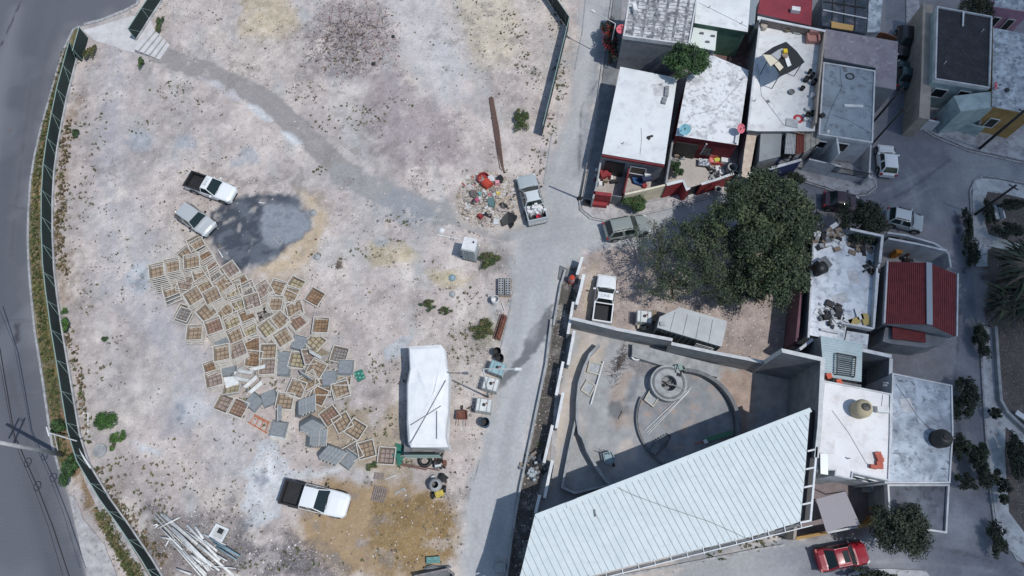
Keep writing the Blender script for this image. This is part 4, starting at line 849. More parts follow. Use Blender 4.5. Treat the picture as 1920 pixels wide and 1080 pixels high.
for q in ((1440, 112), (1505, 116), (1474, 82), (1462, 140)):
    a = P(*q, 5.3); part(MB().tube([a+(3.4,), a+(5.36,)], .04, M_iron, 6), 'post', t)
t = MB().box(*P(1472, 97, 5.6), 5.51, 5.75, .32, .4, mat('yellow_plastic', A(214, 186, 40))); tag(t.build('yellow_box'), 'small yellow box on top of the black canopy', 'box')
x, y = P(1472, 103, 5.6); tag(MB().lathe(x, y, [(.28, 5.51), (.26, 5.62), (0, 5.64)], M_wood, 12).build('round_basket'), 'round brown basket beside the yellow box on the black canopy', 'basket')
def armchair(px, h, rz, m, label):
    x, y = P(*px, h); t = thing('armchair', label, 'armchair', (x, y, h)); c, q = math.cos(rz), math.sin(rz); o = lambda a, b: (x+a*c-b*q, y+a*q+b*c)
    part(MB().box(*o(0, 0), h+.05, h+.4, .8, .7, m, rz), 'seat', t); part(MB().box(*o(0, .42), h+.05, h+.85, .8, .2, m, rz), 'backrest', t)
    for s in (-.48, .48): part(MB().box(*o(s, 0), h+.05, h+.6, .16, .75, m, rz), 'armrest', t)
armchair((1521, 77), 3.4, R(-5), mat('faded_red_fabric', A(176, 128, 122)), 'faded red armchair in the corner of the white terrace')
x, y = P(1475, 58, 3.4); tag(MB().lathe(x, y, [(.22, 3.4), (.28, 3.75), (.22, 3.75), (.2, 3.6), (0, 3.6)], M_wood, 14).build('clay_pot'), 'brown clay pot against the openwork terrace wall', 'pot')
tag(MB().lathe(*P(1430, 53, 3.4), [(.35, 3.4), (.3, 3.8), (0, 3.85)], W_tan, 14).build('clay_jar'), 'pale tan jar at the top left corner of the white terrace', 'jar')
tag(MB().box(*P(1493, 62, 3.4), 3.4, 3.55, .6, .35, M_conc, R(-15)).build('white_crate'), 'small pale crate near the clay pot on the terrace', 'crate')
k = 0
for a, b, r_, hh, m in [(1516, 138, .16, .5, M_black), (1520, 146, .2, .6, M_dark), (1510, 152, .25, .4, M_dark), (1524, 158, .22, .6, M_black), (1503, 168, .2, .35, M_dark), (1521, 183, .18, .45, M_white), (1513, 207, .2, .3, M_white), (1521, 209, .16, .3, M_white), (1518, 213, .16, .3, M_white), (1509, 226, .17, .3, M_white), (1514, 224, .16, .35, M_white), (1520, 226, .16, .3, M_white), (1521, 217, .25, .5, M_black), (1512, 220, .25, .5, M_black), (1483, 174, .28, .2, M_concd)]:
    x, y = P(a, b, 3.4); k += 1
    o = MB().lathe(x, y, [(r_*.85, 3.4), (r_, 3.4+hh), (r_*.8, 3.4+hh), (r_*.7, 3.4+hh*.7), (0, 3.4+hh*.7)], m, 12).build('bucket')
    tag(o, f'{"white" if m is M_white else "dark"} bucket, {["first", "second", "third", "fourth", "fifth", "sixth", "seventh", "eighth", "ninth", "tenth", "eleventh", "twelfth", "thirteenth", "fourteenth", "fifteenth"][k-1]} from the top along the right edge of the terrace' if k < 15 else 'round grey pot alone in the middle of the white terrace', 'bucket' if k < 15 else 'pot', 'buckets on the terrace' if k < 15 else None)
for a, b, sx, sy, m, lb in [(1530, 164, 1.0, 1.5, M_dark, 'dark cabinet'), (1529, 150, .8, 1.0, M_iron, 'black appliance'), (1528, 163, .5, .7, M_white, 'white appliance')]:
    pass
M_corr = mat('corrugated_sheet', A(186, 190, 192), A(160, 164, 170), 3, rough=.6)
def corr(name, label, px, h, m, n, th=.05, cat='metal sheet roof', posts=True, dirn=0):
    W = PP(px, h); t = thing(name, label, cat, W[0]); part(MB().prism(W, h-th, h, m), 'sheet', t); m_ = MB()
    for k in range(n):
        f = (k+.5)/n
        if dirn == 0: a = [W[0][i]+(W[1][i]-W[0][i])*f for i in (0, 1)]; b = [W[3][i]+(W[2][i]-W[3][i])*f for i in (0, 1)]
        else: a = [W[0][i]+(W[3][i]-W[0][i])*f for i in (0, 1)]; b = [W[1][i]+(W[2][i]-W[1][i])*f for i in (0, 1)]
        m_.bar((a[0], a[1], h+.02), (b[0], b[1], h+.02), math.dist(W[0], W[1] if dirn == 0 else W[3])/n*.42, .05, m)
    part(m_, 'corrugation', t)
    if posts:
        for q in W: part(MB().tube([(q[0]+(W[0][0]+W[2][0]-2*q[0])*.03, q[1]+(W[0][1]+W[2][1]-2*q[1])*.03, 0), (q[0]+(W[0][0]+W[2][0]-2*q[0])*.03, q[1]+(W[0][1]+W[2][1]-2*q[1])*.03, h-th)], .05, M_iron, 6), 'post', t)
    return t
house('grey slab roof in front of the white terrace', [(1427, 243), (1466, 250), (1463, 293), (1423, 303)], 2.9, roofm('plain_grey_slab', (146, 152, 158), (132, 136, 142), .8), W_grey, None, name='annex', cat='annex')
corr('metal_sheet_roof', 'pale corrugated sheet between the grey slab and the rust red strip', [(1474, 250), (1493, 251), (1491, 289), (1471, 288)], 3.0, M_corr, 7)
corr('metal_sheet_roof', 'rust red corrugated strip next to the pale corrugated sheet', [(1495, 228), (1508, 230), (1507, 286), (1492, 289)], 3.1, mat('rust_red_sheet', A(132, 66, 58), A(110, 54, 48), 3), 5)
corr('metal_sheet_roof', 'beige sheet roof right of the rust red strip', [(1509, 236), (1538, 240), (1536, 268), (1508, 286)], 2.9, mat('beige_sheet', A(172, 168, 160), A(148, 144, 138), 2), 3)
t = MB()
for a, b in (((1468, 236), (1507, 248)), ((1468, 243), (1510, 252)), ((1470, 240), (1504, 246))): t.bar(P(*a, 3.3)+(3.3,), P(*b, 3.3)+(3.3,), .08, .07, M_wood)
tag(t.build('loose_timbers', smooth=False), 'dark loose timbers laid over the corrugated sheets', 'timber', None)
tag(MB().box(*P(1483, 234, 3.2), 3.0, 3.5, 1.0, .8, M_corr, R(-12)).build('pale_crate'), 'pale ribbed box above the corrugated sheets', 'box')
tag(MB().lathe(*P(1496, 224, 3.3), [(.5, 3.1), (.45, 3.4), (.3, 3.45), (0, 3.3)], mat('red_basin', A(190, 70, 76)), 16).build('red_basin'), 'red basin at the lower edge of the white terrace', 'basin')
house('house with a maroon roof at the top edge', [(1428, -14), (1524, -14), (1521, 48), (1420, 25)], 3.3, R_maroon, W_grey, None, eave=.05)
t = MB().box(*P(1492, 18, 3.6), 3.33, 3.75, .75, .45, M_white, R(-10)); tag(t.build('rooftop_unit'), 'white air unit on the maroon roof', 'air unit')
house('white parapet strip between the maroon roof and the terrace', [(1421, 26), (1462, 34), (1460, 44), (1420, 37)], 3.0, R_white, W_white, None, name='low_annex', cat='annex')
t = house('house with a dark glassy roof grid at the top edge', [(1541, -14), (1628, -14), (1624, 62), (1542, 47)], 3.2, roofm('dark_glass_roof', (52, 62, 76), (74, 84, 100), 1.0, b2=(110, 104, 112), s2=1.2, rough=.35), W_grey, None)
for a, b in (((1544, 18), (1626, 34)), ((1545, 2), (1625, 14))): part(MB().bar(P(*a, 3.3)+(3.25,), P(*b, 3.3)+(3.25,), .1, .06, M_white if a[1] > 10 else M_iron), 'roof_bar', t)
for q in (1562, 1584, 1605): part(MB().bar(P(q, -10, 3.25)+(3.24,), P(q-2, 56, 3.25)+(3.24,), .07, .05, M_iron), 'roof_bar', t)
tag(MB().prism(PP([(1560, 38), (1578, 42), (1602, 46), (1600, 56), (1560, 50)], 3.4), 3.21, 3.3, mat('orange_tarp', A(206, 164, 104))).build('orange_cover'), 'pale orange cover on the dark glassy roof', 'cover')
house('narrow white roofed annex right of the dark glassy roof', [(1630, -14), (1656, -14), (1650, 60), (1626, 60)], 3.0, R_pale, W_white, None, name='annex', cat='annex')
t = MB(); t.ribbon(PP([(1628, 58), (1660, 62), (1682, 70)], 2.2), .1, 0, 2.2, mat('brown_slats', A(132, 84, 60), A(104, 66, 50), 6)); tag(t.build('brown_gate'), 'brown slatted gate beside the dark car', 'gate')
house('house with a brown grey L shaped roof above the slate grey roof', [(1547, 54), (1684, 78), (1680, 168), (1641, 161), (1642, 127), (1545, 108)], 3.5, R_brown, W_grey, None)
hN = house('house with a slate grey roof and an air unit on its south wall', [(1544, 116), (1642, 132), (1637, 268), (1535, 252)], 3.5, R_grey, W_white, (.1, .12), wins=((2, .36, .58, 1.6, 2.8, 'window'), (2, .75, .95, 1.7, 2.6, 'window')))
W = PP([(1637, 268), (1535, 252)], 3.5); a = W[0]; b = W[1]
part(MB().box(a[0]+(b[0]-a[0])*.58, a[1]+(b[1]-a[1])*.58-.35, 1.3, 1.9, .8, .5, M_white, R(8)), 'air_unit', hN)
part(MB().ribbon([(a[0]+(b[0]-a[0])*.66, a[1]+(b[1]-a[1])*.66-.05), (a[0]+(b[0]-a[0])*.68, a[1]+(b[1]-a[1])*.66-1.6)], .15, 0, 3.5, W_white), 'wing_wall', hN)
part(MB().box(*P(1601, 198, 3.5), 3.403, 3.5, 1.6, .25, M_white, R(-3)), 'roof_strip', hN)
x, y = P(1594, 143, 3.45); m_ = MB(); m_.tube([(x+.35*math.cos(k*.5), y+.3*math.sin(k*.5), 3.44) for k in range(14)], .05, M_dark, 5, False); tag(m_.build('hose_coil'), 'dark hose coil on the slate grey roof', 'hose')
tag(MB().box(*P(1541, 217, 3.5), 3.403, 3.65, .45, .35, M_dark, .5).build('dark_bag'), 'small dark bag at the left edge of the slate grey roof', 'bag')
tag(MB().lathe(*P(1552, 246, 3.5), [(.2, 3.4), (.12, 3.6), (0, 3.7)], M_white, 10).build('roof_vent'), 'small white vent near the lower left of the slate grey roof', 'vent')
wall('front_wall', 'pale front wall with a black window grille below the slate grey house', [(1517, 298), (1560, 308), (1578, 312)], 1.9, .14, W_white)
t = wall('front_wall', 'pale low front wall with a black iron railing on top, by the white hatchback', [(1564, 322), (1600, 330), (1634, 333)], .9, .14, W_white)
m_ = MB(); pts = [P(1564, 316, 1.5), P(1633, 329, 1.5)]
for z_ in (1.0, 1.75): m_.bar(pts[0]+(z_,), pts[1]+(z_,), .05, .05, M_iron)
for k in range(26): f = k/25; m_.bar((pts[0][0]+(pts[1][0]-pts[0][0])*f, pts[0][1]+(pts[1][1]-pts[0][1])*f, 1.0), (pts[0][0]+(pts[1][0]-pts[0][0])*f, pts[0][1]+(pts[1][1]-pts[0][1])*f, 1.75), .03, .03, M_iron)
tag(m_.build('iron_railing'), 'black iron railing on the low wall by the white hatchback', 'railing')
a, b = P(1540, 316, 1), P(1556, 320, 1); m_ = MB()
for k in range(6): f = k/5; m_.bar((a[0]+(b[0]-a[0])*f, a[1]+(b[1]-a[1])*f, .1), (a[0]+(b[0]-a[0])*f, a[1]+(b[1]-a[1])*f, 1.9), .06, .04, M_iron)
for z_ in (.1, .7, 1.3, 1.9): m_.bar(a+(z_,), b+(z_,), .05, .05, M_iron)
tag(m_.build('iron_gate'), 'black barred gate in the pale front wall', 'gate')
wall('side_wall', 'white side wall running down beside the white hatchback', [(1633, 272), (1630, 332)], 1.6, .12, W_white)
# blue house front
wall('blue_wall', 'deep blue front wall with a white top, above the large tree', [(1385, 330), (1440, 317), (1503, 299)], 2.3, .18, W_blue, W_white)
wall('blue_wall', 'short blue inner wall behind the white topped blue wall', [(1418, 310), (1464, 297)], 2.0, .2, W_blue)
wall('blue_wall', 'grey ledge strip between the blue walls and the corrugated sheets', [(1460, 305), (1500, 290), (1538, 270)], 1.6, .4, W_grey)
# front yards by the crossing
wall('party_wall', 'thin grey block wall between the long white roof and the mottled roof yard', [(1262, 262), (1256, 300), (1249, 344)], 2.0, .15, M_block)
wall('lane_wall', 'pale wall edging the yard of the long white roof, along the lane', [(1129, 290), (1118, 350), (1112, 372)], 1.8, .14, M_conc)
wall('red_wall', 'dark red wall dividing the front yard below the long white roof', [(1183, 296), (1177, 330), (1170, 362)], 1.7, .12, W_maroon)
wall('gate_house_wall', 'red block with a dark slot at the foot of the lane yard', [(1113, 361), (1147, 365)], 1.8, .3, M_red)
t = MB().prism(PP([(1112, 374), (1140, 378), (1138, 386), (1110, 383)], .6), 0, .6, M_red); tag(t.build('red_planter'), 'red painted low planter at the lane corner', 'planter')
wall('dark_gate', 'dark sheet gate next to the red block', [(1148, 366), (1166, 369)], 1.6, .08, M_concd)
wall('cream_wall', 'cream front wall below the long white roof, above the leafy shrub', [(1172, 364), (1200, 358), (1250, 346)], 2.0, .16, W_cream)
wall('red_wall', 'red front wall with a small window, right of the cream wall', [(1250, 346), (1281, 338)], 2.2, .2, M_red, W_white)
wall('red_wall', 'short red return wall at the entrance of the mottled roof yard', [(1281, 338), (1288, 355), (1294, 352)], 2.0, .14, M_red, W_white)
wall('red_wall', 'long red front wall with small pale squares, left of the large tree', [(1315, 345), (1345, 336), (1376, 325)], 2.0, .16, M_red, W_white)
wall('dark_gate', 'dark barred gate in the red front walls', [(1294, 352), (1314, 346)], 1.5, .06, M_iron)
for k, (a, b) in enumerate([(1319, 350), (1329, 347), (1338, 344), (1348, 339), (1357, 337), (1366, 334)]):
    pass
def pipe_ring(px, r_, h, m, label):
    x, y = P(*px, h); return tag(MB().lathe(x, y, [(r_, 0), (r_, h), (r_*.75, h), (r_*.75, .15), (0, .15)], m, 20).build('concrete_pipe'), label, 'concrete pipe')
pipe_ring((1374, 313), .42, 1.3, M_conc, 'upright grey concrete pipe inside the red walled yard')
pipe_ring((1347, 354), .3, .9, M_conc, 'smaller upright concrete pipe on the pavement outside the red wall')
def lump(name, label, px, r_, h, cols, n, cat, z=0.0, seed=1):
    q = random.Random(seed); x, y = P(*px, z); m_ = MB()
    for k in range(n):
        a, b = max(-.62, min(.62, q.gauss(0, .36)))*r_, max(-.62, min(.62, q.gauss(0, .36)))*r_; s = r_*(.15+.3*q.random()); m_.box(x+a, y+b, z+.01, z+.05+h*q.random()*max(.25, 1-math.hypot(a, b)/r_), s, s*(.4+q.random()*.6), q.choice(cols), q.random()*3, .6+.4*q.random())
    return tag(m_.build(name), label, cat)
cA = [M_white, M_dark, M_wood, M_concd, M_red, mat('bright_blue', A(50, 100, 180)), M_conc]
lump('yard_junk', 'mixed dark and pale junk stacked along the left wall of the lane yard', (1133, 330), 1.4, .9, cA, 40, 'junk', seed=3)
lump('yard_junk', 'pots and odds behind the round tree in the green walled yard', (1358, 85), 1.2, .7, cA, 30, 'junk', seed=4)
lump('yard_junk', 'grey household junk against the long red wall', (1345, 325), 1.2, .6, [M_conc, M_concd, M_white, M_dark], 30, 'junk', seed=5)
lump('yard_junk', 'dark plants and junk by the block wall of the mottled roof yard', (1266, 288), 1.1, .6, [M_dark, M_conc, M_wood, M_concd], 26, 'junk', seed=6)
t = thing('paddling_pool', 'bright blue folded pool lying in the lane yard', 'pool', P(1196, 337)); part(MB().ribbon(PP([(1187, 333), (1205, 337), (1202, 345), (1190, 341)], .3), .16, 0, .32, mat('bright_blue', ()), True), 'rim', t); part(MB().prism(PP([(1188, 334), (1204, 338), (1201, 344), (1190, 340)], .15), .05, .14, mat('bright_blue', ())), 'base', t)
tag(MB().lathe(*P(1208, 350), [(.2, 0), (.22, .25), (.16, .25), (0, .2)], M_red, 14).build('red_bucket'), 'small red bucket in the lane yard', 'bucket')
t = thing('washing_line', 'white and blue washing hung in the lane yard', 'washing', P(1214, 328)); part(MB().box(*P(1217, 323, 1.2), 1.0, 1.25, .9, .5, M_white, .3), 'white_cloth', t); part(MB().box(*P(1213, 332, 1.0), .7, 1.0, .8, .6, mat('navy_cloth', A(44, 62, 110)), .2), 'navy_cloth', t)
t = thing('sofa', 'red sofa with a yellow cushion in the mottled roof yard', 'sofa', P(1344, 297)); part(MB().box(*P(1344, 297, .5), 0, .5, 1.3, .9, mat('red_fabric', A(206, 70, 72), A(224, 170, 168), 4), R(-8)), 'seat', t); part(MB().box(*P(1346, 290, .9), 0, .9, 1.3, .25, mat('red_fabric', ()), R(-8)), 'backrest', t); part(MB().box(*P(1345, 299, .6), .5, .62, .5, .35, mat('lime_fabric', A(196, 200, 90)), .3), 'cushion', t)
tag(MB().box(*P(1361, 298, .8), 0, .8, .75, .6, M_white, R(-8)).build('white_washer'), 'white appliance beside the red sofa', 'appliance')
t = MB(); t.box(*P(1321, 304, .4), .3, .4, 1.0, .7, mat('striped_cloth', A(90, 110, 150), A(210, 214, 220), 6, .48, .52), R(-8)); tag(t.build('striped_mat'), 'blue striped mat left of the red sofa', 'mat')

# east side
hP = house('house with a black tar roof and a pale teal front', [(1757, 11), (1861, 30), (1857, 165), (1753, 148)], 3.8, R_black, W_teal, (.15, .12), wins=((2, .22, .42, 1.5, 2.9, 'window'), (2, .62, .86, 1.6, 2.7, 'window')), pm=W_white)
part(MB().bar(P(1809, 18, 4)+(3.8,), P(1808, 46, 4)+(3.8,), .12, .1, M_white), 'roof_pipe', hP)
W = PP([(1857, 165), (1753, 148)], 3.8); part(MB().box(W[0][0]-1.3, W[0][1]-1.15, 0, 3.5, 3.4, 1.6, W_teal, R(8)), 'front_wing', hP)
part(MB().box(W[0][0]-2.0, W[0][1]-1.99, 1.5, 2.7, 1.2, .06, M_glass, R(8)), 'window', hP)
wall('tan_side_wall', 'tall tan wall running down the left side of the black roofed house', [(1740, 8), (1737, 150), (1733, 222)], 2.8, .9, W_tan)
wall('white_front_wall', 'white front wall with a framed opening below the black roofed house', [(1727, 222), (1762, 229)], 1.4, .18, W_white)
a = P(1742, 225, .8); t = MB(); t.box(a[0]+.1, a[1]-.12, .45, 1.1, .9, .06, M_red, R(8)); t.box(a[0]+.1, a[1]-.16, .55, 1.0, .7, .05, M_glass, R(8)); tag(t.build('wall_hatch'), 'red framed dark opening in the white front wall', 'hatch')
wall('teal_front_wall', 'pale green front wall with a pierced panel, near the thick dark pole', [(1793, 226), (1830, 235), (1846, 239)], 1.3, .2, W_teal)
a, b = P(1797, 229, 1), P(1838, 238, 1); t = MB().bar((a[0], a[1]-.16, .85), (b[0], b[1]-.16, .85), .05, .4, M_lat); tag(t.build('pierced_panel'), 'grey pierced panel in the pale green front wall', 'panel')
wall('side_garden_wall', 'short grey wall between the teal front and the ochre front', [(1842, 180), (1838, 232)], 1.6, .15, W_grey)
house('house with a stained pale roof and ochre front at the right edge', [(1862, 52), (1940, 66), (1940, 218), (1905, 209), (1860, 200)], 3.6, R_pale, W_yel, None, wins=((3, .2, .6, 1.0, 2.2, 'window'),))
dish((1866, 162), 3.9, .35, mat('pink_dish', ()), 'small pink dish on the left edge of the stained pale roof', (.8, -.4))
tag(MB().lathe(*P(1889, 168, 3.7), [(.2, 3.6), (.2, 3.7), (0, 3.7)], M_black, 10).build('roof_hole_cover'), 'round black cover on the stained pale roof', 'cover')
house('pink house with a pale roof in the top right corner', [(1870, -14), (1940, -8), (1940, 24), (1862, 12)], 3.6, R_pale, W_pink, None, eave=.2, wins=((2, .2, .4, 1, 2.4, 'window'), (2, .6, .8, 1, 2.4, 'window')))
# the chalky roofed house
hQ = house('house with a chalky white roof littered with junk right of the large trees', [(1527, 432), (1655, 440), (1640, 616), (1588, 606), (1582, 640), (1516, 628), (1520, 540)], 3.2, R_rough, W_grey, None)
part(MB().ribbon(PP([(1527, 434), (1521, 540), (1516, 634)], 3.35), .14, 3.203, 3.35, W_white), 'edge_rim', hQ)
part(MB().ribbon(PP([(1594, 429), (1653, 442)], 4.2), .16, 3.2, 4.2, W_grey), 'back_wall', hQ); part(MB().ribbon(PP([(1594, 429), (1655, 442), (1650, 492)], 4.26), .2, 4.2, 4.26, W_white), 'coping', hQ)
part(MB().ribbon(PP([(1655, 443), (1650, 492)], 4.2), .15, 3.2, 4.2, W_grey), 'side_wall', hQ)
part(MB().ribbon(PP([(1645, 502), (1638, 614)], 3.7), .14, 3.2, 3.7, W_white), 'side_rim', hQ)
part(MB().ribbon(PP([(1578, 605), (1638, 616)], 3.7), .14, 3.2, 3.7, W_white), 'end_rim', hQ)
x, y = P(1540, 500, 3.9); t = thing('water_tank', 'black barrel lying beside a grey box on the chalky white roof', 'barrel', (x, y, 3.2))
part(MB().tube([(x-.45, y-.25, 3.65), (x+.35, y+.1, 3.65)], .5, M_black, 16), 'drum', t, True); part(MB().box(x+.35, y+.35, 3.2, 3.9, .8, .9, M_concd, .5), 'box', t)
tag(MB().box(*P(1536, 464, 3.25), 3.203, 3.35, .5, .4, M_dark, .5).build('dark_tile'), 'small dark square tile on the chalky white roof', 'tile')
lump('roof_junk', 'dense junk heap along the top left edge of the chalky white roof', (1550, 446), 1.7, .5, [M_dark, M_wood, M_conc, M_concd, M_white], 46, 'junk', 3.2, 11)
lump('roof_junk', 'brown junk pile beside the back wall of the chalky white roof', (1612, 458), 1.3, .4, [M_wood, M_concd, M_soild, M_dark], 36, 'junk', 3.2, 12)
lump('roof_junk', 'dark junk along the right rim of the chalky white roof', (1632, 505), 1.0, .5, [M_dark, M_concd, M_black], 20, 'junk', 3.2, 13)
lump('roof_junk', 'scrap and frames at the lower end of the chalky white roof', (1558, 592), 1.5, .6, [M_dark, M_concd, M_conc, M_iron, M_white], 46, 'junk', 3.2, 14)
for a, b, sx, sy, rz, c, lb in [(1573, 596, .8, .55, .5, M_white, 'left white panel'), (1590, 597, .7, .6, -.5, M_white, 'second white panel'), (1603, 602, .9, .5, .3, mat('ochre_board', A(190, 170, 110)), 'mustard panel between white ones'), (1612, 588, .5, .9, .1, M_white, 'tall white panel'), (1624, 598, .55, .9, .1, mat('ochre_board', ()), 'mustard panel at the right')]:
    tag(MB().box(*P(a, b, 3.4), 3.3, 3.36, sx, sy, c, rz).build('board'), f'{lb} at the lower end of the chalky white roof', 'board', 'loose boards on the chalky roof')
house('small white roofed room below the chalky white roof', [(1588, 620), (1629, 627), (1626, 655), (1584, 642)], 2.8, R_rough, W_white, None, name='annex', cat='annex')
wall('roof_divider', 'short grey wall with a white top between chalky roof and blue corrugated roof', [(1539, 617), (1574, 624)], 3.4, .14, W_grey, W_white)
t = wall('boundary_wall', 'long dark plum boundary wall between the big trees and the chalky roofed house', [(1516, 440), (1506, 520), (1494, 640)], 2.6, .2, mat('plum_render', A(120, 84, 96), A(96, 70, 82), 1.2))
wall('boundary_wall', 'pale wall end near the tall corner of the construction site', [(1524, 636), (1500, 655)], 3.4, .2, W_white)
hR = house('house with a red tiled gable roof and pale blue ridge', [(1664, 491), (1740, 494), (1792, 514), (1790, 631), (1742, 609), (1658, 607)], 3.0, R_maroon, W_grey, None)
M_tile = mat('red_tile', A(132, 58, 64), A(110, 48, 56), 2, grain=.1)
g0 = [P(1664, 491, 3.1)+(3.1,), P(1741, 493, 4.2)+(4.2,), P(1742, 609, 4.2)+(4.2,), P(1658, 607, 3.1)+(3.1,)]; g1 = [P(1741, 493, 4.2)+(4.2,), P(1792, 514, 3.1)+(3.1,), P(1790, 631, 3.1)+(3.1,), P(1742, 609, 4.2)+(4.2,)]
for g, n_ in ((g0, 22), (g1, 14)):
    m_ = MB().add(g+[(p[0], p[1], p[2]-.1) for p in g], [(0, 1, 2, 3), (4, 5, 6, 7), (0, 1, 5, 4), (1, 2, 6, 5), (2, 3, 7, 6), (3, 0, 4, 7)], M_tile)
    for k in range(n_):
        f = (k+.5)/n_; a = Vector(g[0]).lerp(Vector(g[1]), f); b = Vector(g[3]).lerp(Vector(g[2]), f); m_.bar((a.x, a.y, a.z+.03), (b.x, b.y, b.z+.03), .1, .06, M_tile)
    part(m_, 'tiled_slope', hR)
part(MB().bar(g0[1][:2]+(4.27,), g0[2][:2]+(4.27,), .42, .08, mat('pale_blue_ridge', A(160, 172, 190))), 'ridge_cap', hR)
part(MB().add([g0[2], g0[3], (g0[3][0], g0[3][1], 2.9), g1[2][:2]+(2.9,), g1[2]], [(0, 1, 2, 3, 4)], W_grey), 'gable_wall', hR)
part(MB().bar((g0[0][0]-.08, g0[0][1], 3.15), (g0[3][0]-.08, g0[3][1], 3.15), .12, .3, W_white), 'verge_trim', hR)
part(MB().bar((g1[1][0]+.08, g1[1][1], 3.15), (g1[2][0]+.08, g1[2][1], 3.15), .1, .25, W_white), 'verge_trim', hR)
m_ = MB().prism(PP([(1673, 609), (1735, 612), (1736, 642), (1674, 634)], 2.6), 2.5, 2.6, M_tile)
for k in range(10): f = (k+.5)/10; m_.bar(P(1673, 609+f*27, 2.6)+(2.62,), P(1735, 612+f*29, 2.6)+(2.62,), .07, .05, M_tile)
t = thing('tiled_porch', 'small lower red tiled porch roof below the gable', 'porch', P(1700, 620)); part(m_, 'tiles', t); part(MB().prism(PP([(1660, 614), (1735, 618), (1790, 634), (1765, 646), (1736, 652), (1674, 645), (1655, 640)], 2.3), 0, 2.3, W_grey), 'wall', t)
wall('patio_wall', 'pale patio wall with two dark openings beside the silver wagon', [(1664, 436), (1700, 441), (1752, 456), (1762, 462)], 2.3, .14, W_white)
for f0, f1, lb in (((1666, 441), (1686, 444), 'left'), ((1694, 447), (1735, 457), 'right')):
    a, b = P(*f0, 1.8), P(*f1, 1.8); t = MB().bar((a[0], a[1]-.14, 1.3), (b[0], b[1]-.14, 1.3), .05, 1.2, M_iron); tag(t.build('dark_opening'), f'{lb} dark opening in the pale patio wall', 'opening')
wall('patio_wall', 'white topped inner patio wall above the red gable roof', [(1666, 447), (1720, 457), (1775, 470)], 2.6, .12, W_white, W_white)
wall('patio_wall', 'white end wall of the patio near the street', [(1762, 462), (1779, 476), (1783, 500)], 1.8, .14, W_white)
lump('yard_junk', 'plants and junk in the patio above the red gable roof', (1700, 478), 1.2, .5, [M_dark, M_wood, M_conc], 30, 'junk', seed=21)
tag(MB().box(*P(1711, 469, .9), .1, .9, .9, .7, mat('rust_box', A(104, 62, 56))).build('rusty_cabinet'), 'rusty brown cabinet in the patio', 'cabinet')
tag(MB().box(*P(1682, 464, 1.0), .1, 1.2, .5, 1.2, mat('orange_board', A(196, 130, 50))).build('orange_board'), 'orange board standing in the patio corner', 'board')
t = house('small house with a blue grey corrugated roof and a rooftop frame', [(1538, 629), (1617, 644), (1615, 716), (1545, 706)], 4.6, roofm('blue_grey_sheet', (170, 192, 206), (156, 176, 192), .8, rough=.6), W_grey, None)
W = PP([(1538, 629), (1617, 644), (1615, 716), (1545, 706)], 4.6); m_ = MB()
for k in range(16):
    f = (k+.5)/16; a = [W[0][i]+(W[3][i]-W[0][i])*f for i in (0, 1)]; b = [W[1][i]+(W[2][i]-W[1][i])*f for i in (0, 1)]; m_.bar((a[0], a[1], 4.62), (b[0], b[1], 4.62), .09, .05, roofm('blue_grey_sheet', (0, 0, 0), (0, 0, 0)))
part(m_, 'corrugation', t)
m_ = MB(); q = [P(a, b, 4.9)+(4.9,) for a, b in ((1570, 662), (1605, 669), (1602, 706), (1569, 701))]
for i in range(4): m_.bar(q[i], q[(i+1) % 4], .07, .07, M_iron)
for k in range(9): f = (k+1)/10; m_.bar(tuple(Vector(q[0]).lerp(Vector(q[3]), f)), tuple(Vector(q[1]).lerp(Vector(q[2]), f)), .05, .05, M_iron)
for p in q: m_.bar((p[0], p[1], 4.6), p, .06, .06, M_iron)
tag(m_.build('metal_rack'), 'black metal rack on the blue grey corrugated roof', 'rack')
for k, (a, b) in enumerate(((1554, 705), (1573, 716))): tag(MB().box(*P(a, b, 4.9), 4.63, 5.0, .38, .38, mat('orange_clay', A(196, 96, 76)), .3).build('clay_block'), f'{"left" if k == 0 else "right"} orange block on the lower rim of the blue grey roof', 'block')
wall('roof_edge_blocks', 'dark block course between the blue grey roof and the tank roof', [(1545, 712), (1615, 724)], 4.2, .2, M_concd)
house('sunken patio with a dark floor right of the blue grey roof', [(1618, 660), (1672, 668), (1670, 740), (1614, 728)], .5, roofm('dark_patio_floor', (92, 92, 100), (70, 70, 80), 1.5), M_concd, None, name='patio', cat='patio')
wall('patio_parapet', 'rounded pale wall along the top of the dark patio', [(1616, 656), (1672, 668)], 4.2, .22, W_grey, W_white)
wall('patio_parapet', 'pale wall along the right side of the dark patio', [(1671, 672), (1669, 742)], 4.0, .2, W_grey, W_white)
hT = house('house with a cream white roof, a beige water tank and red tiles', [(1545, 713), (1672, 738), (1671, 820), (1668, 902), (1600, 887), (1598, 899), (1565, 892), (1566, 882), (1531, 880), (1537, 790)], 5.2, R_cream, W_white, (.1, .1), wins=((3, .15, .4, 3.3, 4.3, 'window'), (3, .5, .8, 3.3, 4.3, 'window')))
x, y = P(1612, 768, 5.4); t = thing('water_tank', 'beige round water tank with a dark lid on the cream white roof', 'water tank', (x, y, 5.1))
part(MB().lathe(x, y, [(.62, 5.1), (.64, 5.9), (.55, 6.15), (.28, 6.35), (0, 6.35)], mat('beige_plastic', A(190, 178, 150), A(172, 160, 136), 2), 24), 'body', t, True); part(MB().lathe(x, y, [(.27, 6.36), (.27, 6.46), (0, 6.48)], M_black, 16), 'lid', t)
tag(MB().box(*P(1655, 768, 5.4), 5.1, 5.5, .8, .4, M_white, R(-5)).build('rooftop_unit'), 'white air unit right of the beige water tank', 'air unit')
W_clay = mat('red_clay_tile', A(190, 104, 88), A(168, 86, 74), 4)
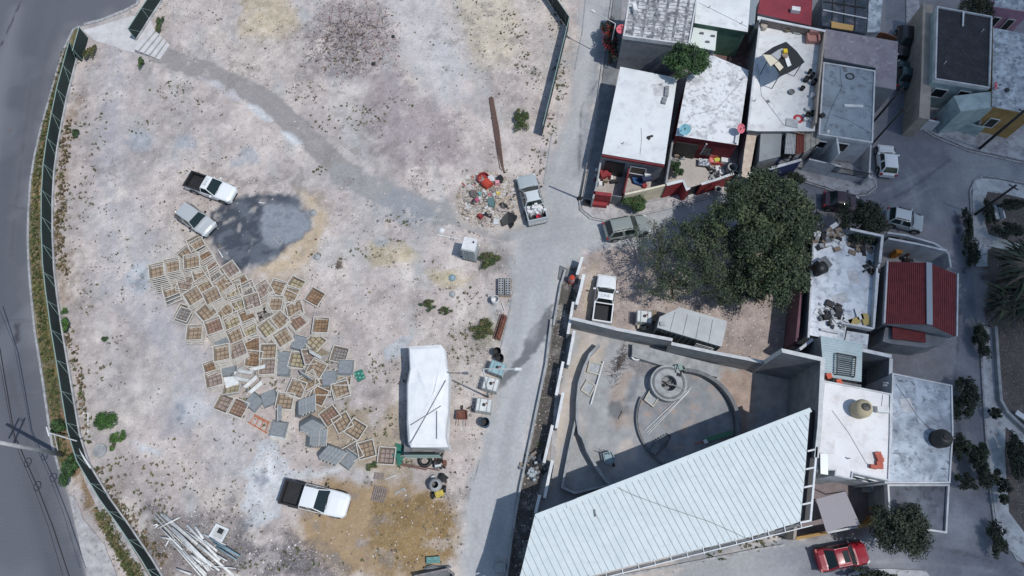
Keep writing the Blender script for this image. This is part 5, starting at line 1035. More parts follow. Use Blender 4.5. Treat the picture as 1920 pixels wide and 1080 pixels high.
for k, (a, b) in enumerate([(1647, 851), (1649, 857), (1651, 862), (1650, 869), (1650, 875), (1638, 875)]):
    tag(MB().box(*P(a, b, 5.3), 5.1, 5.32+.03*(k % 3), .42, .26, W_clay, R(8-4*k)).build('tile_stack'), f'{["first", "second", "third", "fourth", "fifth", "sixth, leftmost,"][k]} stack of red tiles from the top on the cream white roof', 'tile stack', 'red tile stacks on the cream roof')
hT2 = house('lower terrace with a slanted white wall left of the cream white roof', [(1538, 812), (1566, 818), (1565, 850), (1534, 850)], 5.5, R_cream, W_white, None, name='stair_room', cat='annex')
t = MB().box(*P(1543, 870, 5.3), 5.11, 5.5, .5, 1.4, M_steel, R(-8)); tag(t.build('gas_tank'), 'pale grey tank on a stand at the left edge of the cream white roof', 'tank')
hU = house('house with a mottled grey roof and a black water tank beside the back street', [(1673, 699), (1786, 722), (1788, 812), (1782, 906), (1659, 906), (1670, 820)], 4.6, R_mgrey, W_white, (.08, .1))
x, y = P(1762, 823, 4.8); t = thing('water_tank', 'black round water tank on the mottled grey roof', 'water tank', (x, y, 4.5)); part(MB().lathe(x, y, [(.62, 4.5), (.64, 5.2), (.5, 5.5), (.25, 5.62), (0, 5.62)], M_black, 24), 'body', t, True); part(MB().lathe(x, y, [(.24, 5.63), (.24, 5.7), (0, 5.7)], M_dark, 14), 'lid', t)
house('lower dark blue grey roofed part below the mottled grey roof', [(1664, 908), (1781, 908), (1776, 1000), (1728, 993), (1668, 985)], 3.0, roofm('dark_blue_grey_roof', (110, 120, 140), (84, 92, 112), .8, b2=(66, 72, 88), s2=1.5), W_grey, (.2, .12), name='annex', cat='annex', pm=W_white)
# patio with shade sail
wall('yellow_wall', 'ochre topped wall around the shade sail patio', [(1657, 905), (1654, 950), (1655, 965), (1640, 982), (1610, 988)], 1.8, .22, W_yel)
wall('yellow_wall', 'ochre wall piece left of the shade sail, by the red sedan', [(1492, 1010), (1535, 1002), (1552, 999)], 1.6, .2, W_yel)
wall('yellow_wall', 'thin pale wall top under the lower edge of the shade sail', [(1552, 999), (1612, 987)], 1.7, .12, W_white)
wall('yellow_wall', 'short tan end wall at the lower left corner of the shade sail patio', [(1492, 985), (1490, 1012)], 1.6, .2, W_tan)
t = thing('shade_sail', 'grey brown shade sail stretched over the patio by the red sedan', 'shade sail', P(1560, 960, 3))
sa = [P(1530, 936, 3.2)+(3.2,), P(1560, 928, 2.9)+(2.9,), P(1585, 988, 2.4)+(2.4,), P(1550, 999, 2.6)+(2.6,)]; sb_ = [P(1560, 928, 2.9)+(2.9,), P(1585, 921, 3.2)+(3.2,), P(1613, 984, 2.7)+(2.7,), P(1585, 988, 2.4)+(2.4,)]
for g, c in ((sa, mat('grey_sail', A(150, 148, 158))), (sb_, mat('light_sail', A(162, 160, 168)))): part(MB().add(g+[(p[0], p[1], p[2]-.03) for p in g], [(0, 1, 2, 3), (7, 6, 5, 4), (0, 1, 5, 4), (1, 2, 6, 5), (2, 3, 7, 6), (3, 0, 4, 7)], c), 'fabric', t)
for q in (sa[0], sb_[1], sb_[2], sa[3]): part(MB().tube([(q[0], q[1], 0), q], .04, M_iron, 6), 'post', t)
t = thing('laundry_sink', 'pale grey utility box with a lid in the shade sail patio', 'utility box', P(1640, 912)); part(MB().box(*P(1640, 912, .9), 0, .9, 1.1, .9, M_conc, R(-8)), 'body', t); part(MB().box(*P(1639, 909, 1), .903, 1.0, .5, .4, M_white, .5), 'lid', t)
t = MB(); [t.bar(P(1628+k*4, 962, .6)+(.6,), P(1634-k*3, 972+k, .4)+(.4,), .04, .04, M_red) for k in range(5)]; tag(t.build('red_swing'), 'small red metal frame in the corner of the shade sail patio', 'frame')
# park bench
x, y = P(1862, 402); t = thing('park_bench', 'white concrete bench on the garden patch of the park', 'bench', (x, y)); part(MB().box(x, y, .35, .45, .35, 1.3, M_white), 'seat', t); part(MB().box(x+.3, y, .1, .85, .12, 1.5, M_white), 'backrest', t)
for s in (-.5, .5): part(MB().box(x, y+s, 0, .347, .3, .15, M_conc), 'leg', t)
x, y = P(1915, 785, 0); t = thing('park_bench', 'pale bench at the right edge beside the park wall', 'bench', (x, y)); part(MB().box(x, y, .3, .42, 1.4, .4, M_white, R(-40)), 'seat', t); part(MB().box(x, y, 0, .297, 1.0, .3, M_conc, R(-40)), 'base', t)
lump('fallen_debris', 'small debris pile on the lower park path', (1878, 998), .7, .3, [M_dark, M_conc, M_white], 16, 'debris', seed=31)

# small roof fittings: vent pipes, patches and cables
def fittings(par, h, pipes, patches=(), cables=()):
    for a, b in pipes:
        x, y = P(a, b, h); part(MB().tube([(x, y, h-.15), (x, y, h+.35)], .05, M_pole, 6).box(x, y, h-.1, h-.04, .3, .3, M_concd), 'vent_pipe', par)
    for a, b, sx, sy, rz, m in patches: x, y = P(a, b, h); part(MB().box(x, y, h-.12, h+.006, sx, sy, m, rz), 'roof_patch', par)
    for c in cables: part(MB().tube([P(a, b, h)+(h+.02,) for a, b in c], .013, M_concd, 4), 'cable', par)
M_seal = mat('sealant_patch', A(182, 184, 190), A(212, 214, 218), 2.5); M_seald = mat('dark_sealant', A(98, 100, 108), A(130, 132, 140), 2.5)
fittings(hC, 3.2, [(1168, 270), (1240, 160)], [(1236, 168, 1.1, 1.3, .2, M_seal)], [[(1200, 290), (1203, 262), (1202, 240)]])
fittings(hD, 3.1, [(1300, 190), (1390, 150)], [(1332, 120, .3, 1.6, -.1, M_seal)], [[(1270, 250), (1300, 215), (1345, 205), (1400, 140)]])
fittings(hA, 4.48, [(1230, 30), (1280, 60)]); fittings(hB, 3.6, [(1330, 15), (1390, 45)], [], [[(1310, 5), (1350, 25), (1400, 50)]])
fittings(hE, 3.4, [(1415, 190)], [(1440, 190, .3, .3, .5, M_seald)], [[(1420, 120), (1428, 180), (1470, 235)]])
fittings(hN, 3.42, [(1560, 235), (1625, 150), (1630, 250)], [(1584, 128, .3, .7, .1, M_seald)], [[(1575, 125), (1578, 165), (1560, 200), (1545, 245)], [(1560, 215), (1590, 225), (1630, 248)]])
fittings(hP, 3.66, [(1770, 120), (1840, 60)], [], [[(1765, 60), (1800, 90), (1850, 150)]]); fittings(hQ, 3.2, [(1590, 480)], [(1575, 560, 1.2, .8, .3, M_seal), (1600, 520, .8, 1.1, .1, M_seal)])
fittings(hT, 5.1, [(1590, 860), (1660, 720)], [], [[(1560, 770), (1590, 810), (1625, 870)], [(1655, 740), (1652, 768)]]); fittings(hU, 4.53, [(1690, 715), (1770, 880)], [(1700, 760, .8, 1.0, .1, M_seal)], [[(1680, 720), (1720, 780), (1760, 822)]])
# ---------------------------------------------------------------- vehicles
def paintm(name, c, metal=.0, rough=.3):
    m = mat(name, A(*c), rough=rough, metal=metal, grain=.03); m.node_tree.nodes['Principled BSDF'].inputs['Coat Weight'].default_value = .4; return m
V_white = paintm('white_car_paint', (236, 240, 244)); V_silver = paintm('silver_car_paint', (184, 190, 196), .0, .35); V_grey = paintm('blue_silver_paint', (176, 186, 194), .0, .35)
V_dgrey = paintm('olive_grey_paint', (140, 148, 146), .0, .35); V_red = paintm('red_car_paint', (146, 22, 42)); V_black = paintm('black_car_paint', (34, 34, 42)); V_teal = paintm('dark_teal_paint', (44, 72, 84)); V_mar = paintm('maroon_car_paint', (66, 44, 56))
C_glass = mat('car_glass', A(28, 44, 50), rough=.08, grain=0); C_liner = mat('bed_liner', A(34, 36, 44), A(44, 46, 54), 3, rough=.7, coords='obj'); C_tyre = mat('tyre', A(36, 36, 40), grain=.05); C_rim = mat('alloy_rim', A(170, 174, 180), metal=.6, rough=.35, grain=0)
C_lamp = mat('headlight_glass', A(214, 220, 226), rough=.1, grain=0); C_tail = mat('tail_light', A(170, 30, 36), rough=.2, grain=0)
def loft(mb, stn, m, cap=True):
    """stn: list of (x, halfwidth, zlow, ztop, crown)"""
    vs = []; n = 12
    for x, hw, zl, zt, cr in stn:
        zm = zl+(zt-zl)*.55
        pr = [(-.90, zl), (-1, zl+(zt-zl)*.22), (-1, zm), (-.965, zt-.10), (-.86, zt-.02), (-.45, zt+cr*.8), (.45, zt+cr*.8), (.86, zt-.02), (.965, zt-.10), (1, zm), (1, zl+(zt-zl)*.22), (.90, zl)]
        vs += [(x, a*hw, z) for a, z in pr]
    fs = []
    for i in range(len(stn)-1):
        for k in range(n): fs.append((i*n+k, i*n+(k+1) % n, (i+1)*n+(k+1) % n, (i+1)*n+k))
    fs += [tuple(range(n))[::-1], tuple(range((len(stn)-1)*n, len(stn)*n))]
    mb.add(vs, fs, m)
def vehicle(name, label, cat, rear, front, paint_, kind, width=1.72, group=None, hz=.8, roofm_=None, extras=()):
    r_, f_ = P(*rear, hz), P(*front, hz); L = math.dist(r_, f_); ang = math.atan2(f_[1]-r_[1], f_[0]-r_[0]); mid = ((r_[0]+f_[0])/2, (r_[1]+f_[1])/2)
    t = thing(name, label, cat, (0, 0, 0), group); hl = L/2; hw = width/2; pk = kind in ('single', 'double')
    H = 1.62 if pk else (1.62 if kind == 'van' else 1.45); sh = .98 if pk else .90
    body = MB()
    if kind == 'single': cx0, cx1 = -.10*L, .16*L; bx = -.12*L
    elif kind == 'double': cx0, cx1 = -.19*L, .17*L; bx = -.20*L
    else: cx0 = bx = None
    # lower body
    fr = [(hl, hw*.62, .32, sh-.30, .0), (hl-.06, hw*.80, .25, sh-.20, .01), (hl-.25, hw*.93, .22, sh-.12, .03), (hl-.7, hw*.99, .22, sh-.05, .05), (.24*L, hw, .22, sh+.02, .05), (.10*L, hw, .22, sh+.02, .0)]
    if pk: rr = [(bx, hw, .22, sh+.02, 0)]
    else: rr = [(-.3*L, hw, .22, sh+.02, 0), (-hl+.45, hw*.98, .24, sh, .03), (-hl+.12, hw*.92, .27, sh-.04, .02), (-hl, hw*.80, .34, sh-.16, 0)]
    loft(body, fr+rr, paint_)
    # cabin
    if kind in ('single', 'double'): B0, B1, T0, T1 = bx+.01, .20*L, bx+.16, .045*L
    elif kind == 'hatch' or kind == 'van': B0, B1, T0, T1 = -hl+.14, .23*L, -hl+.50, .07*L
    else: B0, B1, T0, T1 = -.36*L, .21*L, -.20*L, .06*L
    if kind == 'wagon': B0, B1, T0, T1 = -hl+.12, .19*L, -hl+.42, .05*L
    wb, wt = hw*.93, hw*.74; zb = sh
    c8 = [(B0, -wb, zb), (B1, -wb, zb), (B1, wb, zb), (B0, wb, zb), (T0, -wt, H-.06), (T1, -wt, H-.06), (T1, wt, H-.06), (T0, wt, H-.06)]
    body.add(c8, [(4, 5, 6, 7), (0, 1, 5, 4), (1, 2, 6, 5), (2, 3, 7, 6), (3, 0, 4, 7)], paint_)
    part(body, 'body', t)
    rf = MB(); rm = roofm_ or paint_; n = 6; vs = []
    for i in range(n+1):
        x = T0+(T1-T0)*i/n; e = 1-abs(2*i/n-1)**4*.5; fxx = .96 if i in (0, n) else 1
        for a in (-1, -.85, -.4, .4, .85, 1): vs.append((x, a*(wt+.01)*fxx, H-.065+(.055*e*(1-abs(a)**5)) if abs(a) < 1 else H-.08))
    rf.add(vs, [(i*6+k, i*6+k+1, (i+1)*6+k+1, (i+1)*6+k) for i in range(n) for k in range(5)], rm); part(rf, 'roof', t, True)
    def pane(q, nm, sx=.93, shrink=.9, out=.012, m=C_glass):
        c = sum((Vector(v) for v in q), Vector())/4; nn = (Vector(q[1])-Vector(q[0])).cross(Vector(q[3])-Vector(q[0])).normalized()
        ctr = Vector(((B0+B1)/2, 0, zb-1.5)); nn = nn if nn.dot(c-ctr) > 0 else -nn
        w2 = []
        for v in q: d = Vector(v)-c; w2.append(c+d*shrink+nn*out)
        # curve the pane a little: add a mid edge
        part(MB().add(w2+[v-nn*.03 for v in w2], [(0, 1, 2, 3), (0, 1, 5, 4), (1, 2, 6, 5), (2, 3, 7, 6), (3, 0, 4, 7)], m), nm, t)
    pane([c8[1], c8[2], c8[6], c8[5]], 'windshield', shrink=.93)
    pane([c8[0], c8[3], c8[7], c8[4]], 'rear_window', shrink=.86)
    for s in (0, 1):
        a, b, c_, d = (c8[0], c8[1], c8[5], c8[4]) if s == 0 else (c8[3], c8[2], c8[6], c8[7])
        nwin = 1 if kind == 'single' else 2
        for k in range(nwin):
            f0, f1 = k/nwin+.02, (k+1)/nwin-.02; L2 = lambda p, q, f: tuple(p[i]+(q[i]-p[i])*f for i in range(3))
            pane([L2(a, b, f0), L2(a, b, f1), L2(d, c_, f1), L2(d, c_, f0)], 'side_window', shrink=.86)
    if pk:
        bd = MB(); x0, x1 = -hl+.03, bx-.02
        bd.ribbon([(x0, -hw+.09), (x1, -hw+.09), (x1, hw-.09), (x0, hw-.09)], .1, .42, sh+.05, paint_, True); bd.box((x0+x1)/2, 0, .40, .50, x1-x0, 2*hw-.1, paint_)
        part(bd, 'bed', t); ln = MB(); ln.box((x0+x1)/2, 0, .503, .56, x1-x0-.1, 2*hw-.28, C_liner)
        ln.ribbon([(x0+.07, -hw+.155), (x1-.07, -hw+.155), (x1-.07, hw-.155), (x0+.07, hw-.155)], .03, .56, sh+.06, C_liner, True)
        if 'darkrail' in extras: ln.ribbon([(x0, -hw+.09), (x1, -hw+.09), (x1, hw-.09), (x0, hw-.09)], .12, sh+.053, sh+.07, C_liner, True)
        for k in range(7): ln.box((x0+x1)/2, -hw+.35+k*(2*hw-.7)/6, .56, .585, x1-x0-.3, .07, C_liner)
        part(ln, 'bed_liner', t); part(MB().box(x0-.03, 0, .5, sh, .06, 2*hw-.2, paint_), 'tailgate', t)
        part(MB().box(x0-.12, 0, .35, .5, .16, 2*hw-.15, C_liner if 'rack' in extras else C_rim), 'rear_bumper', t)
        if 'rack' in extras: part(MB().bar((x0-.02, -hw+.1, sh+.09), (x0-.02, hw-.1, sh+.09), .14, .05, C_liner), 'tailgate_cap', t)
    for s in (-1, 1):
        part(MB().box(hl-.2, s*hw*.74, sh-.36, sh-.2, .26, .3, C_lamp, -s*.5), 'headlight', t)
        part(MB().box(-hl+.05, s*hw*.82, sh-.3, sh-.08, .1, .22, C_tail), 'tail_light', t)
        part(MB().box(B1-.25, s*(hw+.09), sh+.02, sh+.17, .12, .2, C_liner if 'darkmirror' in extras or paint_ is V_silver else paint_), 'mirror', t)
        for x in (hl-.20*L*.85, -hl+.20*L*.95):
            a = MB().tube([(x, s*(hw-.2), .33), (x, s*(hw+.012), .33)], .33, C_tyre, 18); wh = part(a, 'wheel', t)
            part(MB().tube([(x, s*(hw+.01), .33), (x, s*(hw+.02), .33)], .2, C_rim, 12), 'rim', wh)
            m_ = MB(); pts = [(x+.40*math.cos(q*math.pi/6), s*(hw-.01), .33+.40*math.sin(q*math.pi/6)) for q in range(7)]; m_.tube(pts, .05, C_liner, 5); part(m_, 'wheel_arch', t)
    part(MB().box(hl-.02, 0, .3, .45, .05, hw*1.0, C_liner), 'grille', t)
    if 'rails' in extras:
        for s in (-1, 1): part(MB().bar((T0+.1, s*wt*.88, H+.02), (T1-.15, s*wt*.88, H+.02), .05, .05, C_liner), 'roof_rail', t)
    if 'sunroof' in extras: part(MB().box(T1-.28, 0, H-.03, H+.004, .42, .78, C_glass), 'sunroof', t)
    if 'line' in extras:
        cu = bpy.data.curves.new('text', 'FONT'); cu.body = 'LINE'; cu.size = .36; cu.extrude = .002; cu.align_x = 'CENTER'; cu.align_y = 'CENTER'; cu.resolution_u = 2
        to = bpy.data.objects.new('text', cu); SC.collection.objects.link(to); bpy.context.view_layer.update()
        me = bpy.data.meshes.new_from_object(to.evaluated_get(bpy.context.evaluated_depsgraph_get())); bpy.data.objects.remove(to)
        me.transform(Matrix.Translation(((T0+T1)/2-.02, 0, H+.004)) @ Matrix.Rotation(R(-90), 4, 'Z')); me.materials.clear(); me.materials.append(mat('roof_lettering', A(168, 170, 172), grain=0))
        o = bpy.data.objects.new('roof_lettering', me); SC.collection.objects.link(o); o.parent = t; WL[o.name] = Vector((0, 0, 0))
    if 'ladderbar' in extras: part(MB().bar((bx-.1, -hw+.12, H-.02), (bx-.1, hw-.12, H-.02), .08, .08, C_rim), 'sports_bar', t)
    # joints, wipers, bumper and plate
    part(MB().bar((B1+.03, -wb*.6, zb+.05), (B1-.06, wb*.5, zb+.09), .03, .02, C_liner), 'wiper', t)
    m_ = MB()
    for x in ((B0+B1)/2-.05, B1-.12):
        for s in (-1, 1): m_.bar((x, s*(hw+.001), .3), (x, s*(hw+.001), sh-.12), .015, .012, C_liner)
    part(m_, 'door_gap', t)
    t.location = (mid[0], mid[1], gz(*mid)+.0); t.rotation_euler = (0, 0, ang); WL[t.name] = Vector(t.location)
    return t, (mid, ang, L)
vehicle('pickup_truck', 'small white single cab pickup with lettering on its roof, above the silver wagon', 'pickup', (353, 336), (437, 365), V_white, 'single', 1.66, extras=('line', 'darkrail'))
vehicle('pickup_truck', 'white single cab pickup with lettering on its roof, parked beside the block wall', 'pickup', (1128, 604), (1139, 515), V_white, 'single', 1.66, extras=('line',))
vehicle('pickup_truck', 'large white double cab pickup with an empty black bed at the bottom of the lot', 'pickup', (531, 921), (652, 950), V_white, 'double', 1.85, extras=('rack', 'darkmirror', 'darkrail'))
t, (mid, ang, L) = vehicle('pickup_truck', 'silver double cab pickup with white sacks in its bed beside the rubbish heap', 'pickup', (1009, 413), (985, 327), V_grey, 'double', 1.8, roofm_=paintm('pale_roof_paint', (206, 214, 220), 0, .35), extras=('rails', 'darkmirror'))
def inbed(dx, dy): return (mid[0]+dx*math.cos(ang)-dy*math.sin(ang), mid[1]+dx*math.sin(ang)+dy*math.cos(ang))
m_ = MB(); q_ = random.Random(5); M_sack = mat('white_sacking', A(232, 232, 234), A(206, 208, 212), 5)
for k in range(26): a, b = inbed(-1.25+q_.gauss(0, .22), q_.gauss(0, .25)); m_.box(a, b, .6, 1.0+q_.random()*.28, .42, .34, M_sack, q_.random()*3, .6)
tag(m_.build('white_sacks', smooth=False), 'white crumpled sacks loaded in the bed of the silver pickup', 'sacks')
a, b = inbed(-1.98, -.08); tag(MB().lathe(a, b, [(.17, .58), (.2, .95), (.16, .95), (.15, .75), (0, .75)], mat('crimson_plastic', A(190, 40, 76)), 12).build('red_bucket'), 'crimson bucket in the bed of the silver pickup', 'bucket')
vehicle('station_wagon', 'silver station wagon parked beside the dark cement stain', 'car', (337, 390), (394, 430), V_silver, 'wagon', 1.68)
vehicle('van', 'olive grey van half under the feathery tree at the crossing', 'van', (1134, 433), (1217, 417), V_dgrey, 'van', 1.75, extras=('rails',))
vehicle('hatchback', 'small white hatchback parked on the street right of the iron railing', 'car', (1667, 328), (1662, 270), V_white, 'wagon', 1.5)
vehicle('station_wagon', 'silver white wagon parked behind the pale patio wall', 'car', (1664, 402), (1733, 419), V_grey, 'wagon', 1.6, roofm_=paintm('pale_roof_paint', (0, 0, 0)), extras=('rails',))
vehicle('sedan', 'dark maroon sedan half hidden by the dark round tree', 'car', (1545, 372), (1612, 382), V_mar, 'sedan', 1.6)
vehicle('sedan', 'black sedan parked by the brown slatted gate', 'car', (1699, 50), (1698, 104), V_black, 'wagon', 1.55, roofm_=V_black)
vehicle('sedan', 'dark teal sedan parked below the black sedan', 'car', (1697, 163), (1700, 112), V_teal, 'sedan', 1.5)
vehicle('sedan', 'shiny red sedan with a sunroof at the bottom right', 'car', (1534, 1052), (1628, 1034), V_red, 'sedan', 1.62, extras=('sunroof', 'darkmirror'))
# ---------------------------------------------------------------- square trays and their stacks
T_rim = mat('tray_rim', A(210, 205, 198), A(184, 179, 172), 5, coords='obj', rough=.8); T_shell = mat('tray_shell', A(142, 149, 156), A(122, 129, 137), 4, coords='obj', rough=.7); T_wshell = mat('white_tray_shell', A(236, 238, 240), A(216, 220, 222), 3, coords='obj', rough=.7)
T_dark = mat('dark_hole', A(36, 36, 42))
LIN = {k: mat(k+'_lining', A(*a), A(*b), 2.5, coords='obj', grain=.18) for k, a, b in (('tan', (174, 156, 134), (148, 130, 112)), ('brown', (164, 132, 102), (122, 98, 80)), ('pinkish', (168, 152, 144), (144, 130, 126)), ('grey', (152, 150, 150), (128, 128, 132)), ('yellowish', (184, 174, 146), (158, 148, 122)), ('rusty', (164, 134, 118), (136, 110, 100)))}
SZ, DEP = 1.36, .33
T_in = mat('tray_inner_wall', A(156, 144, 130), A(130, 118, 108), 4, coords='obj')
T_gap = mat('tray_joint', A(122, 106, 92), A(102, 90, 80), 3, coords='obj')
def tray_mesh(shell):
    m_ = MB(); o, r_, b = SZ/2, SZ/2-.08, SZ/2-.16
    def ring(a, z): return [(-a, -a, z), (a, -a, z), (a, a, z), (-a, a, z)]
    V_ = ring(o, DEP)+ring(r_, DEP)+ring(o, DEP-.045)+ring(o-.04, DEP-.047)+ring(b, 0)
    def band(i, j): return [(i*4+k, i*4+(k+1) % 4, j*4+(k+1) % 4, j*4+k) for k in range(4)]
    m_.add(V_, band(1, 0)+band(0, 2)+band(2, 3), T_rim); m_.add(V_, band(3, 4)+[(19, 18, 17, 16)], shell); return m_
def lining_mesh(m, cells, seed, dark=False):
    q = random.Random(seed); m_ = MB(); r_, b = SZ/2-.082, SZ/2-.17
    R1 = [(-r_, -r_, DEP-.002), (r_, -r_, DEP-.002), (r_, r_, DEP-.002), (-r_, r_, DEP-.002)]; R2 = [(-b, -b, .03), (b, -b, .03), (b, b, .03), (-b, b, .03)]
    m_.add(R1+R2, [(k, (k+1) % 4, 4+(k+1) % 4, 4+k) for k in range(4)], T_in); m_.add([(x, y, .05) for x, y, z in R2], [(0, 1, 2, 3)], T_gap); w_ = 2*b/cells
    for i in range(cells):
        for j in range(cells):
            g = .05; x, y = -b+w_*(i+.5)+q.gauss(0, .006), -b+w_*(j+.5)+q.gauss(0, .006); c = m
            if dark and j > 0 and q.random() < .5: c = T_dark
            m_.box(x, y, .03, .085+q.random()*.03, w_-g*.8, w_-g*.8, c, q.gauss(0, .06), .86)
    return m_
def tray_proto(name, shell, lining, cells, seed, dark=False):
    t = tray_mesh(shell).build(name, None, loc=(0, 0, 0)); t.location = (0, 0, -50)
    if lining in LIN:
        o = lining_mesh(LIN[lining], cells, seed, dark).build('tray_lining', None, loc=(0, 0, 0)); o.parent = t
    return t
PROT = {}
def proto(lining, shell='grey'):
    k = (lining, shell)
    if k not in PROT:
        v = {'tan': 3, 'brown': 4, 'pinkish': 3, 'grey': 4, 'yellowish': 3, 'rusty': 4, 'holes': 4}
        PROT[k] = tray_proto('square_tray', T_wshell if shell == 'white' else T_shell, 'grey' if lining == 'holes' else lining, v.get(lining, 3), len(PROT)+3, lining == 'holes')
    return PROT[k]
NT = [0]
def put(pr, loc, rot, label, group='square trays piled in the lot', parts=True, sc=1.0):
    o = pr.copy(); SC.collection.objects.link(o); o.location = loc; o.rotation_euler = rot; o.scale = (sc, sc, 1)
    if parts:
        for ch in pr.children: c = ch.copy(); SC.collection.objects.link(c); c.parent = o
    tag(o, label, 'tray', group); NT[0] += 1; return o
def Z(x0, y0): return lambda *p: [(x0+a/9, y0+b/9) for a, b in p]
r1, r2, r3, r4, r5, r6, r7, r8 = Z(270, 435), Z(430, 480), Z(310, 540), Z(470, 580), Z(370, 640), Z(540, 660), Z(400, 720), Z(560, 770)
